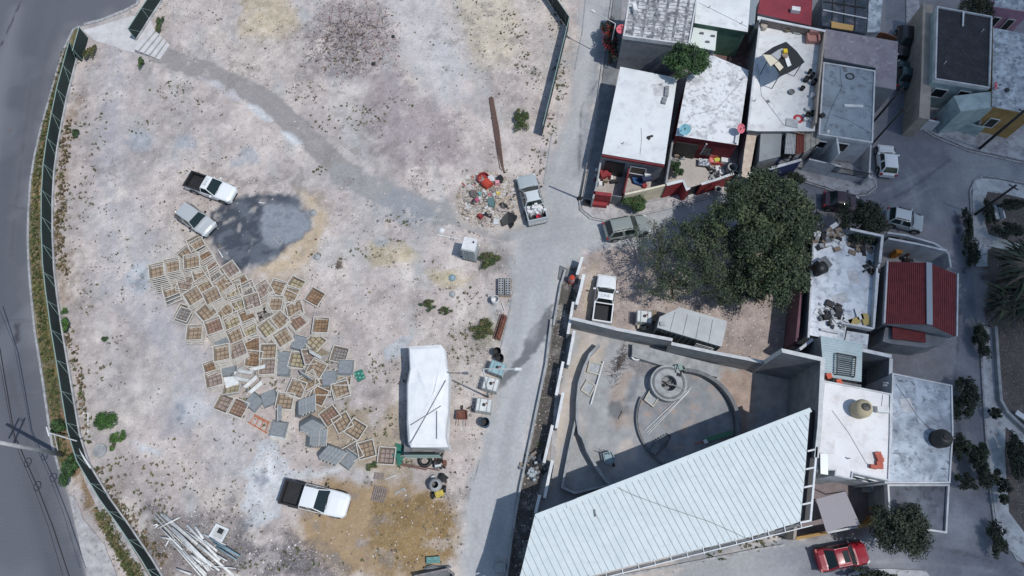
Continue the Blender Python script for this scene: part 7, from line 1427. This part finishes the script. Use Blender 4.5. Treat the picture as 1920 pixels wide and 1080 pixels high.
for q in [(620, 690, 1.7, 1.2, 60), (640, 770, 1.4, 1.6, 40), (690, 800, 2, 1.5, 50), (720, 690, 1.2, 1.4, 34), (470, 745, 1.1, .9, 30), (520, 720, .8, .6, 16), (640, 220, 3.2, 1.8, 70), (700, 215, 1.8, 1.2, 34), (570, 170, 1.6, 1.2, 24), (640, 110, 2.4, 1.8, 60), (270, 240, 1.6, .8, 22), (170, 250, 1.4, 2.6, 46), (150, 380, 1.2, 4.0, 60), (320, 170, 2, 1, 30), (360, 200, 2, 1, 20), (600, 320, 1, .5, 16), (740, 415, 1.6, .6, 26), (690, 470, 1.6, 1.0, 26), (870, 650, 1.3, 1.6, 46), (880, 560, 1.2, 1.0, 26), (250, 870, 2.0, 1.2, 40), (300, 900, 2.2, 1.5, 50), (190, 700, 1.6, 1.2, 30), (170, 560, 1.0, 1.4, 24), (280, 950, 2, 1.2, 50), (420, 1050, 3.0, 1.0, 60), (560, 1050, 2.0, .9, 40), (760, 870, .8, .5, 12), (960, 60, 1.6, 2.2, 50), (990, 130, 1.2, 2.0, 46), (1050, 150, .7, 3.0, 60), (1040, 40, .7, 1.6, 30), (1030, 240, .8, 2.0, 50), (1010, 300, .8, 1.6, 36), (590, 480, .6, .3, 8), (640, 490, .4, .3, 6), (780, 730, 1.1, 1.6, 30), (1330, 1040, 1.6, .5, 20), (1400, 1020, 1.4, .6, 40), (1440, 1010, 1.2, .5, 30), (1075, 560, .3, .8, 10), (1012, 830, .25, .4, 8), (1300, 640, .5, .3, 6)]: pt.append(q)
ground_cover('scattered_weeds', 'scattered grey green weeds over the dirt lot', [(a, b, c, d, int(n*.75)+1) for a, b, c, d, n in pt], L_weed+leafm('dusty_weed', (138, 136, 118), (116, 118, 102), (126, 122, 110)), .105, 3, 8)
vg = []; VB = [(RB[k+4], FB[min(len(FB)-1, k)]) for k in range(17)]
for k in range(60):
    f = k/59*16.99; i = int(f); g = f-i; a = VB[i]; b = VB[min(16, i+1)]
    yv = 100+f*48; xr = np.interp(yv, [q[1] for q in RB], [q[0] for q in RB]); xf = np.interp(yv, [q[1] for q in FB], [q[0] for q in FB])-24
    if yv < 880: vg.append(((xr+xf)/2+1, yv, .28, .75, 26))
for k in range(26): vg.append((188+k*2.9, 960+k*5.1, .45, .5, 24))
ground_cover('verge_grass', 'strip of olive green grass between the road kerb and the mesh fence', vg, L_weed[:3]+L_dry[2:3], .12, 4, 9)
db = [(113+rr_.uniform(-4, 10), 232+k*9, .5, .35, 9) for k in range(32)]+[(132+k*1.6+rr_.uniform(-3, 8), 620+k*12, .4, .4, 5) for k in range(18)]+[(190+k*6, 880+k*12, .4, .4, 8) for k in range(15)]
db = [(np.interp(y, [q[1] for q in FB], [q[0] for q in FB])+10+rr_.uniform(-2, 10), y, a, b, n) for x, y, a, b, n in db]
ground_cover('dry_brush', 'reddish brown dry brush along the inner side of the mesh fence', db, L_dry+L_weed[:1], .14, 5, 9)

m_ = MB(); q_ = random.Random(77); cx_, cy_ = P(655, 75)
for k in range(260):
    x, y = cx_+q_.gauss(0, 1.7), cy_+q_.gauss(0, 1.5); a = q_.random()*6.3; l = .2+q_.random()*.7; z_ = gz(x, y); m_.tube([(x, y, z_+.03), (x+l*math.cos(a), y+l*math.sin(a), z_+.1+q_.random()*.25)], .018, M_brush if k % 4 else M_wood, 3, False)
tag(m_.build('brush_heap'), 'dark dead branches tangled over the rubble at the top of the lot', 'branches', None, 'stuff')

dp = []
for _ in range(620):
    x, y = rr_.uniform(105, 1010), rr_.uniform(0, 1080); wx, wy = P(x, y); i = int((wx-X0)/STP); j = int((wy-Y0)/STP)
    if not (0 <= i < NX and 0 <= j < NY) or dR[j, i] < .8 or dS[j, i] < .3 or GRV[j, i] < .35: continue
    if rr_.random() < (N2[j, i]-.35)*2+.15+(.5 if x < 240 or y > 880 or (560 < x < 760 and 180 < y < 290) else 0): dp.append((x, y, .6, .6, rr_.choice([2, 3, 5])))
ground_cover('dry_tufts', 'small grey brown dry tufts dotted over the dirt lot', dp, leafm('dry_tuft', (132, 124, 116), (112, 106, 98), (146, 136, 126), (98, 94, 86)), .085, 13, 6)
# ---------------------------------------------------------------- equipment around the lot
x, y = P(883, 478); t = thing('portable_toilet', 'white roofed portable toilet standing alone on the lot', 'portable toilet', (x, y)); M_toil = mat('toilet_panel', A(190, 198, 204), A(170, 180, 188), 3)
q4 = PP([(873, 468), (897, 475), (894, 487), (870, 481)], 0); c = (x, y); rz = math.atan2(-.22, 1)
part(MB().box(x, y, 0, .15, 1.2, 1.2, M_concd, rz), 'base', t); part(MB().box(x, y, .152, 2.1, 1.1, 1.1, M_toil, rz), 'cabin', t); part(MB().box(x, y, 2.103, 2.3, 1.2, 1.2, M_white, rz, .9), 'roof', t)
part(MB().box(x-.02, y-.57, .2, 1.95, .7, .04, mat('toilet_door', A(160, 170, 178)), rz), 'door', t); part(MB().tube([(x+.35, y+.1, 2.3), (x+.35, y+.1, 2.5)], .06, M_black, 8), 'vent_pipe', t)
for k in range(5): part(MB().box(x-.4+k*.2-.1, y-.56-.02*k, .3, 2.0, .03, .03, M_toil, rz), 'rib', t)
M_tank = mat('white_tank_plastic', A(222, 226, 226), A(200, 206, 208), 2, rough=.5); M_btank = mat('blue_tank_plastic', A(150, 190, 206), A(128, 170, 190), 2, rough=.5)
def ibc(px, rz, m, label):
    x, y = P(*px, 1.0); t = thing('liquid_tank', label, 'liquid tank', (x, y), 'caged liquid tanks'); part(MB().box(x, y, 0, .14, 1.2, 1.0, M_wood, rz), 'pallet', t); part(MB().box(x, y, .143, 1.08, 1.12, .94, m, rz, .97), 'tank', t)
    c_, s_ = math.cos(rz), math.sin(rz); o = lambda a, b: (x+a*c_-b*s_, y+a*s_+b*c_); m_ = MB()
    for z_ in (.2, .5, .8, 1.1):
        pp = [o(-.59, -.49), o(.59, -.49), o(.59, .49), o(-.59, .49)]; m_.ribbon(pp, .025, z_, z_+.025, M_steel, True)
    for a in (-.59, -.3, 0, .3, .59):
        for b in (-.49, .49): m_.tube([o(a, b)+(.14,), o(a, b)+(1.12,)], .013, M_steel, 4)
    for a in (-.28, .28): m_.bar(o(a, -.49)+(1.12,), o(a, .49)+(1.12,), .05, .025, M_steel)
    part(m_, 'cage', t); part(MB().lathe(*o(.02, .03), [(.13, 1.083), (.13, 1.14), (0, 1.15)], M_black, 12), 'lid', t); part(MB().lathe(*o(.2, .16), [(.07, 1.083), (.07, 1.12), (0, 1.13)], M_red, 8), 'cap', t)
ibc((932, 690), R(-20), M_btank, 'pale blue caged liquid tank, uppermost beside the wet road streak'); ibc((920, 720), R(-15), M_tank, 'white caged liquid tank, middle of the three by the lamp'); ibc((907, 760), R(-8), M_tank, 'white caged liquid tank, lowest of the three by the lamp')
ibc((1208, 594), R(-6), M_tank, 'white caged liquid tank left of the grey site cabin')
tag(MB().box(*P(1226, 592, .6), .0, .7, .35, .9, M_wood, R(-8)).build('beige_box'), 'beige box between the white liquid tank and the cabin', 'box')
t = MB(); t.box(*P(1199, 612, .3), 0, .3, .35, .3, M_frame, .1); tag(t.build('beige_crate'), 'left beige crate below the white liquid tank', 'crate'); t = MB(); t.box(*P(1208, 615, .3), 0, .3, .35, .3, M_frame, .1); tag(t.build('beige_crate'), 'right beige crate below the white liquid tank', 'crate')
def barrel(px, r_, h, m, label, inner=None):
    x, y = P(*px, h); t = thing('barrel', label, 'barrel', (x, y)); part(MB().lathe(x, y, [(r_*.95, 0), (r_, h*.33), (r_*.97, h*.36), (r_, h*.66), (r_*.97, h*.7), (r_, h), (r_*.9, h), (r_*.88, h-.05)], m, 22), 'body', t, True)
    part(MB().lathe(x, y, [(r_*.88, h-.05), (r_*.88, h*.35), (0, h*.35)], inner or M_black, 18), 'inside', t)
barrel((932, 658), .32, .85, M_iron, 'upper of two open black barrels above the blue tank'); barrel((937, 670), .32, .85, M_iron, 'lower of two open black barrels above the blue tank'); barrel((909, 791), .36, .85, mat('navy_barrel', A(60, 92, 128)), 'open blue barrel below the lowest white tank')
barrel((928, 560), .32, .8, M_white, 'white closed drum left of the block pallet', M_white)
x, y = P(867, 780); t = thing('wheelbarrow', 'rust brown wheelbarrow left of the blue barrel', 'wheelbarrow', (x, y)); part(MB().ribbon([(x-.42, y-.3), (x+.42, y-.3), (x+.36, y+.35), (x-.36, y+.35)], .05, .3, .6, M_rust, True).prism([(x-.38, y-.27), (x+.38, y-.27), (x+.33, y+.3), (x-.33, y+.3)], .25, .33, M_rust), 'tray', t); part(MB().tube([(x-.04, y+.6, .2), (x+.04, y+.6, .2)], .2, M_dark, 12), 'wheel', t)
for s in (-.3, .3): part(MB().tube([(x+s*.8, y-.2, .45), (x+s, y-.85, .55)], .025, M_rust, 5), 'handle', t)
# block pallet
x, y = P(946, 540); t = thing('block_pallet', 'stack of grey hollow blocks at the lane edge', 'block stack', (x, y)); part(MB().box(x, y, 0, .12, 1.15, 1.6, M_wood, R(-3)), 'pallet', t)
for i in range(2):
    m_ = MB()
    for j in range(7):
        for k in range(2): m_.box(x-.28+i*.56, y-.62+j*.205, .123+.2*k, .315+.2*k, .48, .19, M_conc, R(-3))
        for e in (-.12, .12): m_.box(x-.28+i*.56+e, y-.62+j*.205, .50, .5195+.001, .15, .1, M_dark, R(-3))
    part(m_, 'block_row', t)
m_ = MB(); a, b = Vector(P(945, 593)), Vector(P(932, 636))
q_ = random.Random(4)
for k in range(34):
    w_ = q_.gauss(0, .16); z_ = .06+abs(q_.gauss(0, .14))*(1-min(1, abs(w_)/.4)); d = (b-a).normalized(); nx, ny = -d.y, d.x; s = q_.uniform(-.12, .12); m_.tube([(a.x+nx*w_+d.x*s, a.y+ny*w_+d.y*s, z_), (b.x+nx*w_+d.x*s, b.y+ny*w_+d.y*s, z_)], .03, M_rust, 5)
tag(m_.build('rusty_bundle'), 'dark rusty bundle of bars lying among the weeds by the lane', 'bar bundle')
M_bar = mat('brown_bar', A(118, 92, 84), A(90, 72, 70), 6); t = thing('bar_bundle', 'long bundle of brown steel bars running down to the rubbish heap', 'bar bundle', P(932, 250))
for k in range(9):
    f = (k-4)/4; m_ = MB(); m_.tube([P(921+f*3.4, 181+abs(f)*2, .1)+(.1+.02*(k % 2),), P(931+f*5, 245, .1)+(.1,), P(941+f*3.4, 300+q_.random()*16, .08)+(.08,), P(944+f*2, 316+q_.random()*8, .06)+(.06,)], .035, M_bar, 5); part(m_, 'bar', t)
# rubbish heap: bags, boards and rags
HC = [mat('rag_%d' % i, A(*c), A(*[v*.85 for v in c]), 6) for i, c in enumerate([(206, 200, 190), (176, 160, 146), (196, 176, 156), (214, 214, 216), (150, 140, 134), (198, 186, 182), (104, 96, 96), (186, 150, 150), (120, 140, 146), (188, 60, 62), (84, 92, 104)])]
m_ = MB(); q_ = random.Random(8)
for k in range(1150):
    a = q_.random()*6.283; e = q_.random()**.55; cx_, cy_ = P(913, 373); x, y = cx_+math.cos(a)*e*2.65, cy_+math.sin(a)*e*2.7; h_ = gz(x, y); s = .06+.26*q_.random()**2.2
    m_.box(x, y, h_-.02, h_+.03+.16*q_.random()*(1.1-e), s*1.5, s*(.3+q_.random()*.8), HC[min(10, int(q_.random()**1.15*(6.4 if q_.random() < .8 else 11)))], q_.random()*3.1, .6+.4*q_.random())
o = m_.build('rubbish_heap'); tag(o, 'wide heap of mixed rubbish, boards and rags beside the silver pickup', 'rubbish', None, 'stuff')
def sheet_thing(name, label, px, h, m, cat, th=.03, z=None):
    W = [P(a, b, h) for a, b in px]; zz = [h+rnd.gauss(0, .07) for _ in W]; return tag(MB().prism(W, h-.25, zz, m).build(name), label, cat)
Zh = lambda *p: [(850+a/9, 310+b/9) for a, b in p]
barrel(Zh((505, 205))[0], .55, .5, mat('dull_red_plastic', A(156, 60, 62)), 'dull red tub at the top of the rubbish heap', mat('dull_red_plastic', ()))
x, y = P(*Zh((572, 318))[0], .6); tag(MB().tube([(x-.25, y+.25, .6), (x+.25, y-.25, .62)], .42, mat('orange_plastic', ()), 14).build('orange_tub'), 'orange red tub lying on the rubbish heap', 'tub')
sheet_thing('black_bag', 'black bag at the top right of the rubbish heap', Zh((745, 170), (800, 150), (850, 200), (830, 270), (790, 285), (740, 235)), .55, M_black, 'bag')
sheet_thing('black_bag', 'small black bag at the left of the rubbish heap', Zh((320, 575), (390, 560), (420, 600), (370, 650), (320, 640)), .5, M_black, 'bag')
sheet_thing('white_basin', 'white basin between the red tub and the black bag', Zh((580, 185), (690, 195), (700, 265), (600, 260)), .5, M_white, 'basin')
sheet_thing('teal_cushion', 'blue teal cushion in the middle of the rubbish heap', Zh((590, 550), (680, 540), (705, 650), (690, 690), (610, 680), (575, 610)), .7, mat('teal_fabric', A(92, 124, 134)), 'cushion')
sheet_thing('black_sheet', 'black sheet right of the teal cushion', Zh((760, 650), (830, 625), (920, 680), (870, 720), (800, 690)), .45, M_black, 'sheet')
sheet_thing('black_sheet', 'black plastic sheet across the bottom right of the heap', Zh((800, 935), (920, 780), (985, 800), (1080, 860), (1060, 910), (1025, 950), (1025, 990), (965, 1055), (920, 980), (830, 1015)), .22, M_black, 'sheet')
sheet_thing('black_sheet', 'black plastic sheet at the bottom left of the heap', Zh((485, 800), (530, 760), (600, 790), (650, 840), (640, 890), (560, 860), (500, 840)), .3, M_black, 'sheet')
sheet_thing('cream_board', 'cream broken board at the bottom of the heap', Zh((560, 800), (640, 740), (720, 790), (780, 860), (770, 900), (700, 880)), .33, HC[0], 'board')
sheet_thing('white_sheet', 'white crumpled sheet at the lower middle of the heap', Zh((690, 900), (770, 870), (775, 990), (670, 985)), .25, M_white, 'sheet')
sheet_thing('cream_board', 'long cream board right of the teal cushion', Zh((705, 640), (800, 720), (900, 770), (760, 770), (710, 700)), .45, HC[5], 'board')
sheet_thing('brown_cushion', 'brown cushion right of the orange tub', Zh((610, 400), (650, 350), (710, 420), (670, 450)), .6, HC[4], 'cushion')
sheet_thing('grey_rag', 'dark grey cloth bundle at the upper left of the heap', Zh((290, 430), (380, 420), (420, 490), (370, 560), (290, 520)), .5, HC[6], 'cloth')
for (a, b), s, c_, lb in [(Zh((450, 840))[0], .3, M_red, 'red cloth scrap at the lower left'), (Zh((610, 490))[0], .22, mat('hot_pink', A(190, 80, 110)), 'pink cloth scrap at the centre'), (Zh((750, 460))[0], .22, mat('yellow_cloth', A(220, 196, 100)), 'yellow cloth scrap'), (Zh((450, 470))[0], .28, mat('teal_scrap', A(110, 170, 176)), 'teal scrap left of the centre'), (Zh((400, 575))[0], .3, mat('magenta_cloth', A(180, 90, 120)), 'magenta scrap beside the small black bag'), (Zh((740, 275))[0], .3, mat('pale_pink', A(226, 160, 170)), 'pale pink scrap under the black bag'), (Zh((540, 480))[0], .3, mat('slate_blue', A(50, 62, 84)), 'slate blue bundle')]:
    x, y = P(a, b, .6); tag(MB().box(x, y, .3, .62, s*1.6, s*1.3, c_, rnd.random()*3, .7).build('cloth_scrap'), f'{lb} in the rubbish heap', 'cloth', 'cloth scraps in the rubbish heap')
# tarp covered trailer
TPh = 2.5; top = [(765, 648), (826, 645), (834, 655), (838, 690), (841, 700), (840, 770), (837, 790), (835, 818), (840, 838), (826, 838), (770, 838), (765, 826), (762, 790), (762, 720), (767, 690)]
W = PP(top, TPh); t = thing('tarp_trailer', 'long trailer covered with a bright white tarpaulin in the middle of the lot', 'trailer', P(800, 750))
M_tarp = mat('white_tarp', A(240, 243, 247), A(226, 230, 236), 1.2, .4, .7, rough=.6, grain=.02, bump=.5, bscale=2.5)
cx_ = sum(p[0] for p in W)/len(W); cy_ = sum(p[1] for p in W)/len(W); m_ = MB(); rings = []
for f, z_ in ((1.07, .9), (1.035, 1.5), (1.0, 2.28), (.93, TPh-.06), (.6, TPh), (.25, TPh+.05)):
    rings.append([(cx_+(p[0]-cx_)*f+rnd.gauss(0, .05)*(f > 1), cy_+(p[1]-cy_)*(1+(f-1)*.35 if f > 1 else f)+rnd.gauss(0, .04)*(f > 1), z_+rnd.gauss(0, .025)) for p in W])
vs = [v for r_ in rings for v in r_]+[(cx_, cy_, TPh+.06)]; n = len(W); fs = [(i*n+k, i*n+(k+1) % n, (i+1)*n+(k+1) % n, (i+1)*n+k) for i in range(5) for k in range(n)]+[(5*n+k, 5*n+(k+1) % n, 6*n) for k in range(n)]
m_.add(vs, fs, M_tarp); part(m_, 'tarpaulin', t)
part(MB().box(P(802, 750)[0], P(802, 758)[1], .5, .9, 3.0, 7.6, M_concd), 'chassis', t)
g_ = PP([(763, 862), (827, 862)], .7); part(MB().ribbon([(g_[0][0], g_[0][1]+.25), (g_[1][0], g_[1][1]+.25)], .1, .3, 2.1, M_green), 'tailgate', t)
for z_ in (.6, 1.3, 2.08): part(MB().bar((g_[0][0]-.03, g_[0][1]+.16, z_), (g_[1][0]+.03, g_[1][1]+.16, z_), .05, .05, M_rail), 'tailgate_bar', t)
for s in (-1.4, 1.4):
    for dy in (-1.2, 0, 2.4): part(MB().tube([(P(802, 760)[0]+s-.12, P(802, 760)[1]+dy, .45), (P(802, 760)[0]+s+.12, P(802, 760)[1]+dy, .45)], .45, M_dark, 16), 'wheel', t)
t2 = thing('tarp_battens', 'thin wooden battens lying across the white tarpaulin', 'battens', P(800, 790, 2.5)+(2.55,)); 
for a, b in (((836, 713), (770, 831)), ((827, 761), (770, 797)), ((819, 770), (819, 823))): part(MB().bar(P(*a, TPh+.1)+(TPh+.1,), P(*b, TPh+.1)+(TPh+.1,), .045, .04, M_concd), 'batten', t2)
x, y = P(797, 864, .25); m_ = MB(); m_.tube([(x+.42*math.cos(k*math.pi/10), y+.36*math.sin(k*math.pi/10), .2) for k in range(21)], .13, M_black, 8, False); tag(m_.build('old_tyre', smooth=True), 'large old black tyre behind the tarp trailer', 'tyre')
lump('machine_parts', 'pile of black and red machine parts beside the old tyre', (823, 865), .75, .6, [M_black, M_dark, M_rust, M_concd, M_iron], 40, 'parts', seed=41)
tag(MB().box(*P(821, 873, .6), .35, .6, .45, .16, M_white, .15).build('white_battery'), 'small white box on the machine parts', 'box')
for a, b, lb in (((746, 868), (824, 882), 'upper'), ((752, 872), (800, 881), 'lower')): tag(MB().bar(P(*a, .1)+(.1,), P(*b, .1)+(.1,), .09, .06, mat('red_brown_plank', A(112, 84, 80))).build('long_plank'), f'{lb} red brown plank lying below the tarp trailer', 'plank')
# mixer, motor, bag
x, y = P(816, 909, .9); t = thing('cement_mixer', 'grey drum cement mixer with a yellow motor box', 'cement mixer', (x, y)); part(MB().lathe(x, y, [(.30, .15), (.46, .5), (.5, .75), (.44, 1.0), (.27, 1.15), (.25, 1.15), (.25, 1.0)], M_conc, 24), 'drum', t, True)
part(MB().lathe(x, y, [(.25, 1.0), (.3, .6), (0, .5)], M_black, 18), 'drum_inside', t); a = P(824, 926, .6); part(MB().box(*a, .35, .75, .62, .42, mat('yellow_metal', A(214, 192, 90), A(170, 150, 80), 5), R(22)), 'motor_box', t)
for q in ((812, 929), (834, 917)): b = P(*q, .25); part(MB().tube([(b[0]-.08, b[1], .26), (b[0]+.08, b[1], .26)], .26, M_black, 14), 'wheel', t)
part(MB().bar((x-.5, y, .4), (x+.5, y-.9, .35), .08, .08, M_iron), 'chassis', t)
sheet_thing('black_bag', 'black bag lying right of the cement mixer', [(824, 887), (831, 887), (841, 895), (837, 899), (838, 905), (830, 904), (822, 897)], .3, M_black, 'bag')
t = thing('white_jug', 'small white crumpled jug above the cement mixer', 'jug', P(811, 894)); part(MB().box(*P(811, 894, .3), .02, .3, .35, .25, M_white, .3, .6), 'body', t); part(MB().box(*P(809, 895, .4), .303, .4, .1, .1, M_conc, .3), 'cap', t)
def pallet(px, rz, label, n=7, w_=1.0, l_=1.1, m=None):
    x, y = P(*px); t = thing('wooden_pallet', label, 'pallet', (x, y)); c_, s_ = math.cos(rz), math.sin(rz); o = lambda a, b: (x+a*c_-b*s_, y+a*s_+b*c_)
    for k in (-1, 0, 1): part(MB().box(*o(0, k*l_*.44), .03, .12, w_, .08, M_wood, rz), 'bearer', t)
    for k in range(n): part(MB().box(*o(-w_/2+.06+k*(w_-.12)/(n-1), 0), .123, .145, .075, l_, m or mat('grey_board', A(150, 142, 144), A(120, 110, 108), 6), rz), 'slat', t)
pallet((712, 927), R(-12), 'grey slatted wooden pallet on the clay left of the wooden frame'); pallet((711, 893), R(82), 'small broken pallet above the slatted one', 4, .5, .7)
W = PP([(742, 925), (757, 916), (768, 932), (750, 941)], .15); t = thing('sieve', 'grey wooden sieve frame on the clay beside the pallet', 'frame', W[0]); part(MB().ribbon(W, .12, .04, .15, M_conc, True), 'border', t); part(MB().prism(W, .02, .06, mat('fine_mesh', A(128, 122, 120))), 'mesh', t)
part(MB().bar(P(748, 938, .1)+(.1,), P(752, 948, .1)+(.1,), .1, .08, M_conc), 'foot', t); part(MB().bar(P(764, 930, .1)+(.1,), P(769, 938, .1)+(.1,), .1, .08, M_conc), 'foot', t)
tag(MB().tube([P(722, 899, .1)+(.1,), P(743, 890, .1)+(.1,)], .03, M_white, 6).build('thin_pole'), 'thin pale pole lying above the sieve frame', 'pole')
W = PP(t3(0, 790, [(1508, 712), (1600, 752), (1548, 845), (1455, 800)]), .3); t = thing('concrete_sink', 'square white concrete slab with a dark square hole beside the white pipes', 'slab', W[0]); part(MB().ribbon(W, .16, .03, .3, M_white, True, off=-.08), 'rim', t); part(MB().prism(W, .02, .24, mat('pale_slab', A(204, 206, 204), A(186, 188, 188), 2)), 'slab', t)
part(MB().prism(PP(t3(0, 790, [(1533, 738), (1568, 752), (1548, 790), (1512, 775)]), .25), .243, .247, M_dark), 'hole', t)
# white pipes heap
q_ = random.Random(12); M_pvc = mat('white_pvc', A(238, 239, 238), A(202, 204, 206), 4, rough=.5); M_bpvc = mat('pale_blue_pvc', A(140, 170, 190), A(120, 150, 172), 4, rough=.5)
Zp = lambda a, b: (270+a/7.714, 940+b/7.714)
PIP = [((178, 172), (960, 1000), .05), ((155, 208), (900, 1080), .045), ((165, 245), (770, 800), .04), ((245, 185), (1130, 930), .10), ((290, 200), (1300, 1080), .11), ((620, 345), (1100, 850), .11), ((735, 365), (860, 545), .10), ((850, 475), (1180, 640), .09), ((870, 560), (1060, 720), .09), ((490, 465), (780, 770), .07), ((390, 540), (900, 1060), .10), ((640, 640), (1090, 1000), .08), ((780, 620), (1150, 950), .10), ((370, 560), (820, 1080), .05), ((200, 390), (520, 230), .06), ((240, 520), (460, 560), .07), ((700, 720), (930, 1010), .07), ((730, 910), (1330, 970), .03), ((830, 870), (1010, 1000), .03), ((600, 425), (900, 640), .04), ((460, 975), (680, 1055), .06), ((520, 690), (880, 1080), .09), ((560, 600), (1000, 920), .08), ((1060, 780), (1200, 865), .05), ((130, 350), (195, 330), .06), ((150, 390), (210, 340), .06), ((310, 650), (360, 560), .06), ((680, 780), (830, 900), .09), ((250, 400), (560, 700), .05), ((1000, 600), (1390, 800), .05), ((940, 530), (1370, 780), .05), ((1050, 660), (1340, 850), .05), ((1150, 640), (1400, 800), .04)]+[((400+k*37, 380+k*31), (860+k*40, 860+k*27), .09) for k in range(4)]
for k, (a, b, r_) in enumerate(PIP):
    z_ = .08+.012*k+(.05 if r_ < .06 else 0); z2 = z_+q_.uniform(-.03, .03); pa, pb = P(*Zp(*a), z_), P(*Zp(*b), z_); blue = 29 <= k < 33
    o = MB().tube([pa+(z_,), pb+(max(.06, z2),)], r_*.95, M_bpvc if blue else M_pvc, 8).build('pipe', smooth=True)
    rk = sorted(range(len(PIP)), key=lambda i: PIP[i][0][0]).index(k); ln = math.dist(pa, pb); sz = 'long' if ln > 3.5 else ('short' if ln < 1.4 else 'medium'); tk = 'thick' if r_ > .085 else ('thin' if r_ < .055 else 'mid width')
    tag(o, f'{tk} {sz} {"pale blue" if blue else "white"} pipe in the heap, starting {ORD[rk]} from the left', 'pipe', 'white pipes heaped by the fence')
# bottom edge skip and odds
t = thing('metal_skip', 'rusty edged open metal hopper cut by the bottom edge of the view', 'hopper', P(815, 1078)); m_ = MB(); W = PP([(778, 1080), (838, 1067), (850, 1077), (848, 1100), (790, 1110)], .9); m_.ribbon(W, .1, .3, .9, mat('worn_grey_metal', A(150, 146, 150), A(110, 100, 100), 5), True); part(m_, 'rim', t); part(MB().prism(W, .1, .35, M_concd), 'floor', t)
t = thing('teal_box', 'teal box on a dark frame above the metal hopper', 'box', P(812, 1050)); part(MB().box(*P(812, 1050, .5), .3, .5, .95, .42, mat('teal_box_paint', A(90, 140, 146), A(120, 166, 172), 5), R(4)), 'lid', t); part(MB().bar(P(795, 1066, .3)+(.3,), P(846, 1063, .3)+(.3,), .12, .1, M_concd), 'frame', t)
for k in range(3): part(MB().bar(P(800, 1058+k*4, .3)+(.3,), P(822+k*8, 1063+k, .25)+(.25,), .06, .06, M_concd), 'strut', t)
tag(MB().box(*P(938, 1064, .5), .02, .5, .75, .6, M_conc, .05).build('grey_box'), 'grey box at the foot of the lane beside the big roof', 'box')
for k, (a, b, r_) in enumerate([(587, 399, .3), (595, 482, .32), (828, 432, .25), (737, 69, .2), (700, 120, .22), (848, 522, .3), (848, 552, .25), (592, 449, .1)]):
    q_ = random.Random(k); x, y = P(a, b); z_ = gz(x, y); m_ = MB(); m_.lathe(x, y, [(r_*(1+.2*q_.random()), z_), (r_*.8, z_+r_*.5), (r_*.3, z_+r_*.75), (0, z_+r_*.8)], [M_conc, M_conc, M_white, M_dark, M_dark, mat('pale_blue_pvc', ()), M_conc, M_rust][k], 7)
    tag(m_.build('boulder'), ['pale lump right of the cement stain', 'pale lump below the cement stain', 'white lump by the path near the weeds', 'upper black lump near the rubble', 'lower black lump near the rubble', 'pale blue lump on the sandy patch', 'small grey lump below the sandy patch', 'small rusty scrap beside the cement stain'][k], 'lump')
for (a, b), (c_, d_), lb in [((485, 380), (497, 381), 'short white stick on the upper cement stain'), ((411, 471), (418, 483), 'short white stick on the lower cement stain'), ((820, 440), (862, 449), 'pale stick beside the white lump')]:
    tag(MB().bar(P(a, b, .06)+(.06,), P(c_, d_, .06)+(.06,), .08, .05, M_white).build('stick'), lb, 'stick')
W = PP([(513, 449), (520, 443), (530, 453), (524, 459)], .08); tag(MB().ribbon(W, .07, .02, .09, M_conc, True).build('empty_border'), 'small pale empty frame lying on the grey cement patch', 'frame')
m_ = MB(); q_ = random.Random(3)
for k in range(60): m_.tube([P(635+q_.gauss(0, 3), 497+q_.gauss(0, 4), .05)+(.05,), P(635+q_.gauss(0, 4), 497+q_.gauss(0, 5), .3)+(.1+q_.random()*.2,)], .02, M_soild, 3, False)
tag(m_.build('dry_bush'), 'small dry brown bush in the middle of the lot', 'bush')
for k, (a, b, lb) in enumerate([(1098, 378, 'black rubbish bag at the foot of the slender dark pole'), (1103, 379, 'black rubbish bag beside the red planter')]):
    sheet_thing('black_bag', lb, [(a-5, b-4), (a+3, b-6), (a+7, b), (a+4, b+5), (a-4, b+4)], .5, M_black, 'bag')
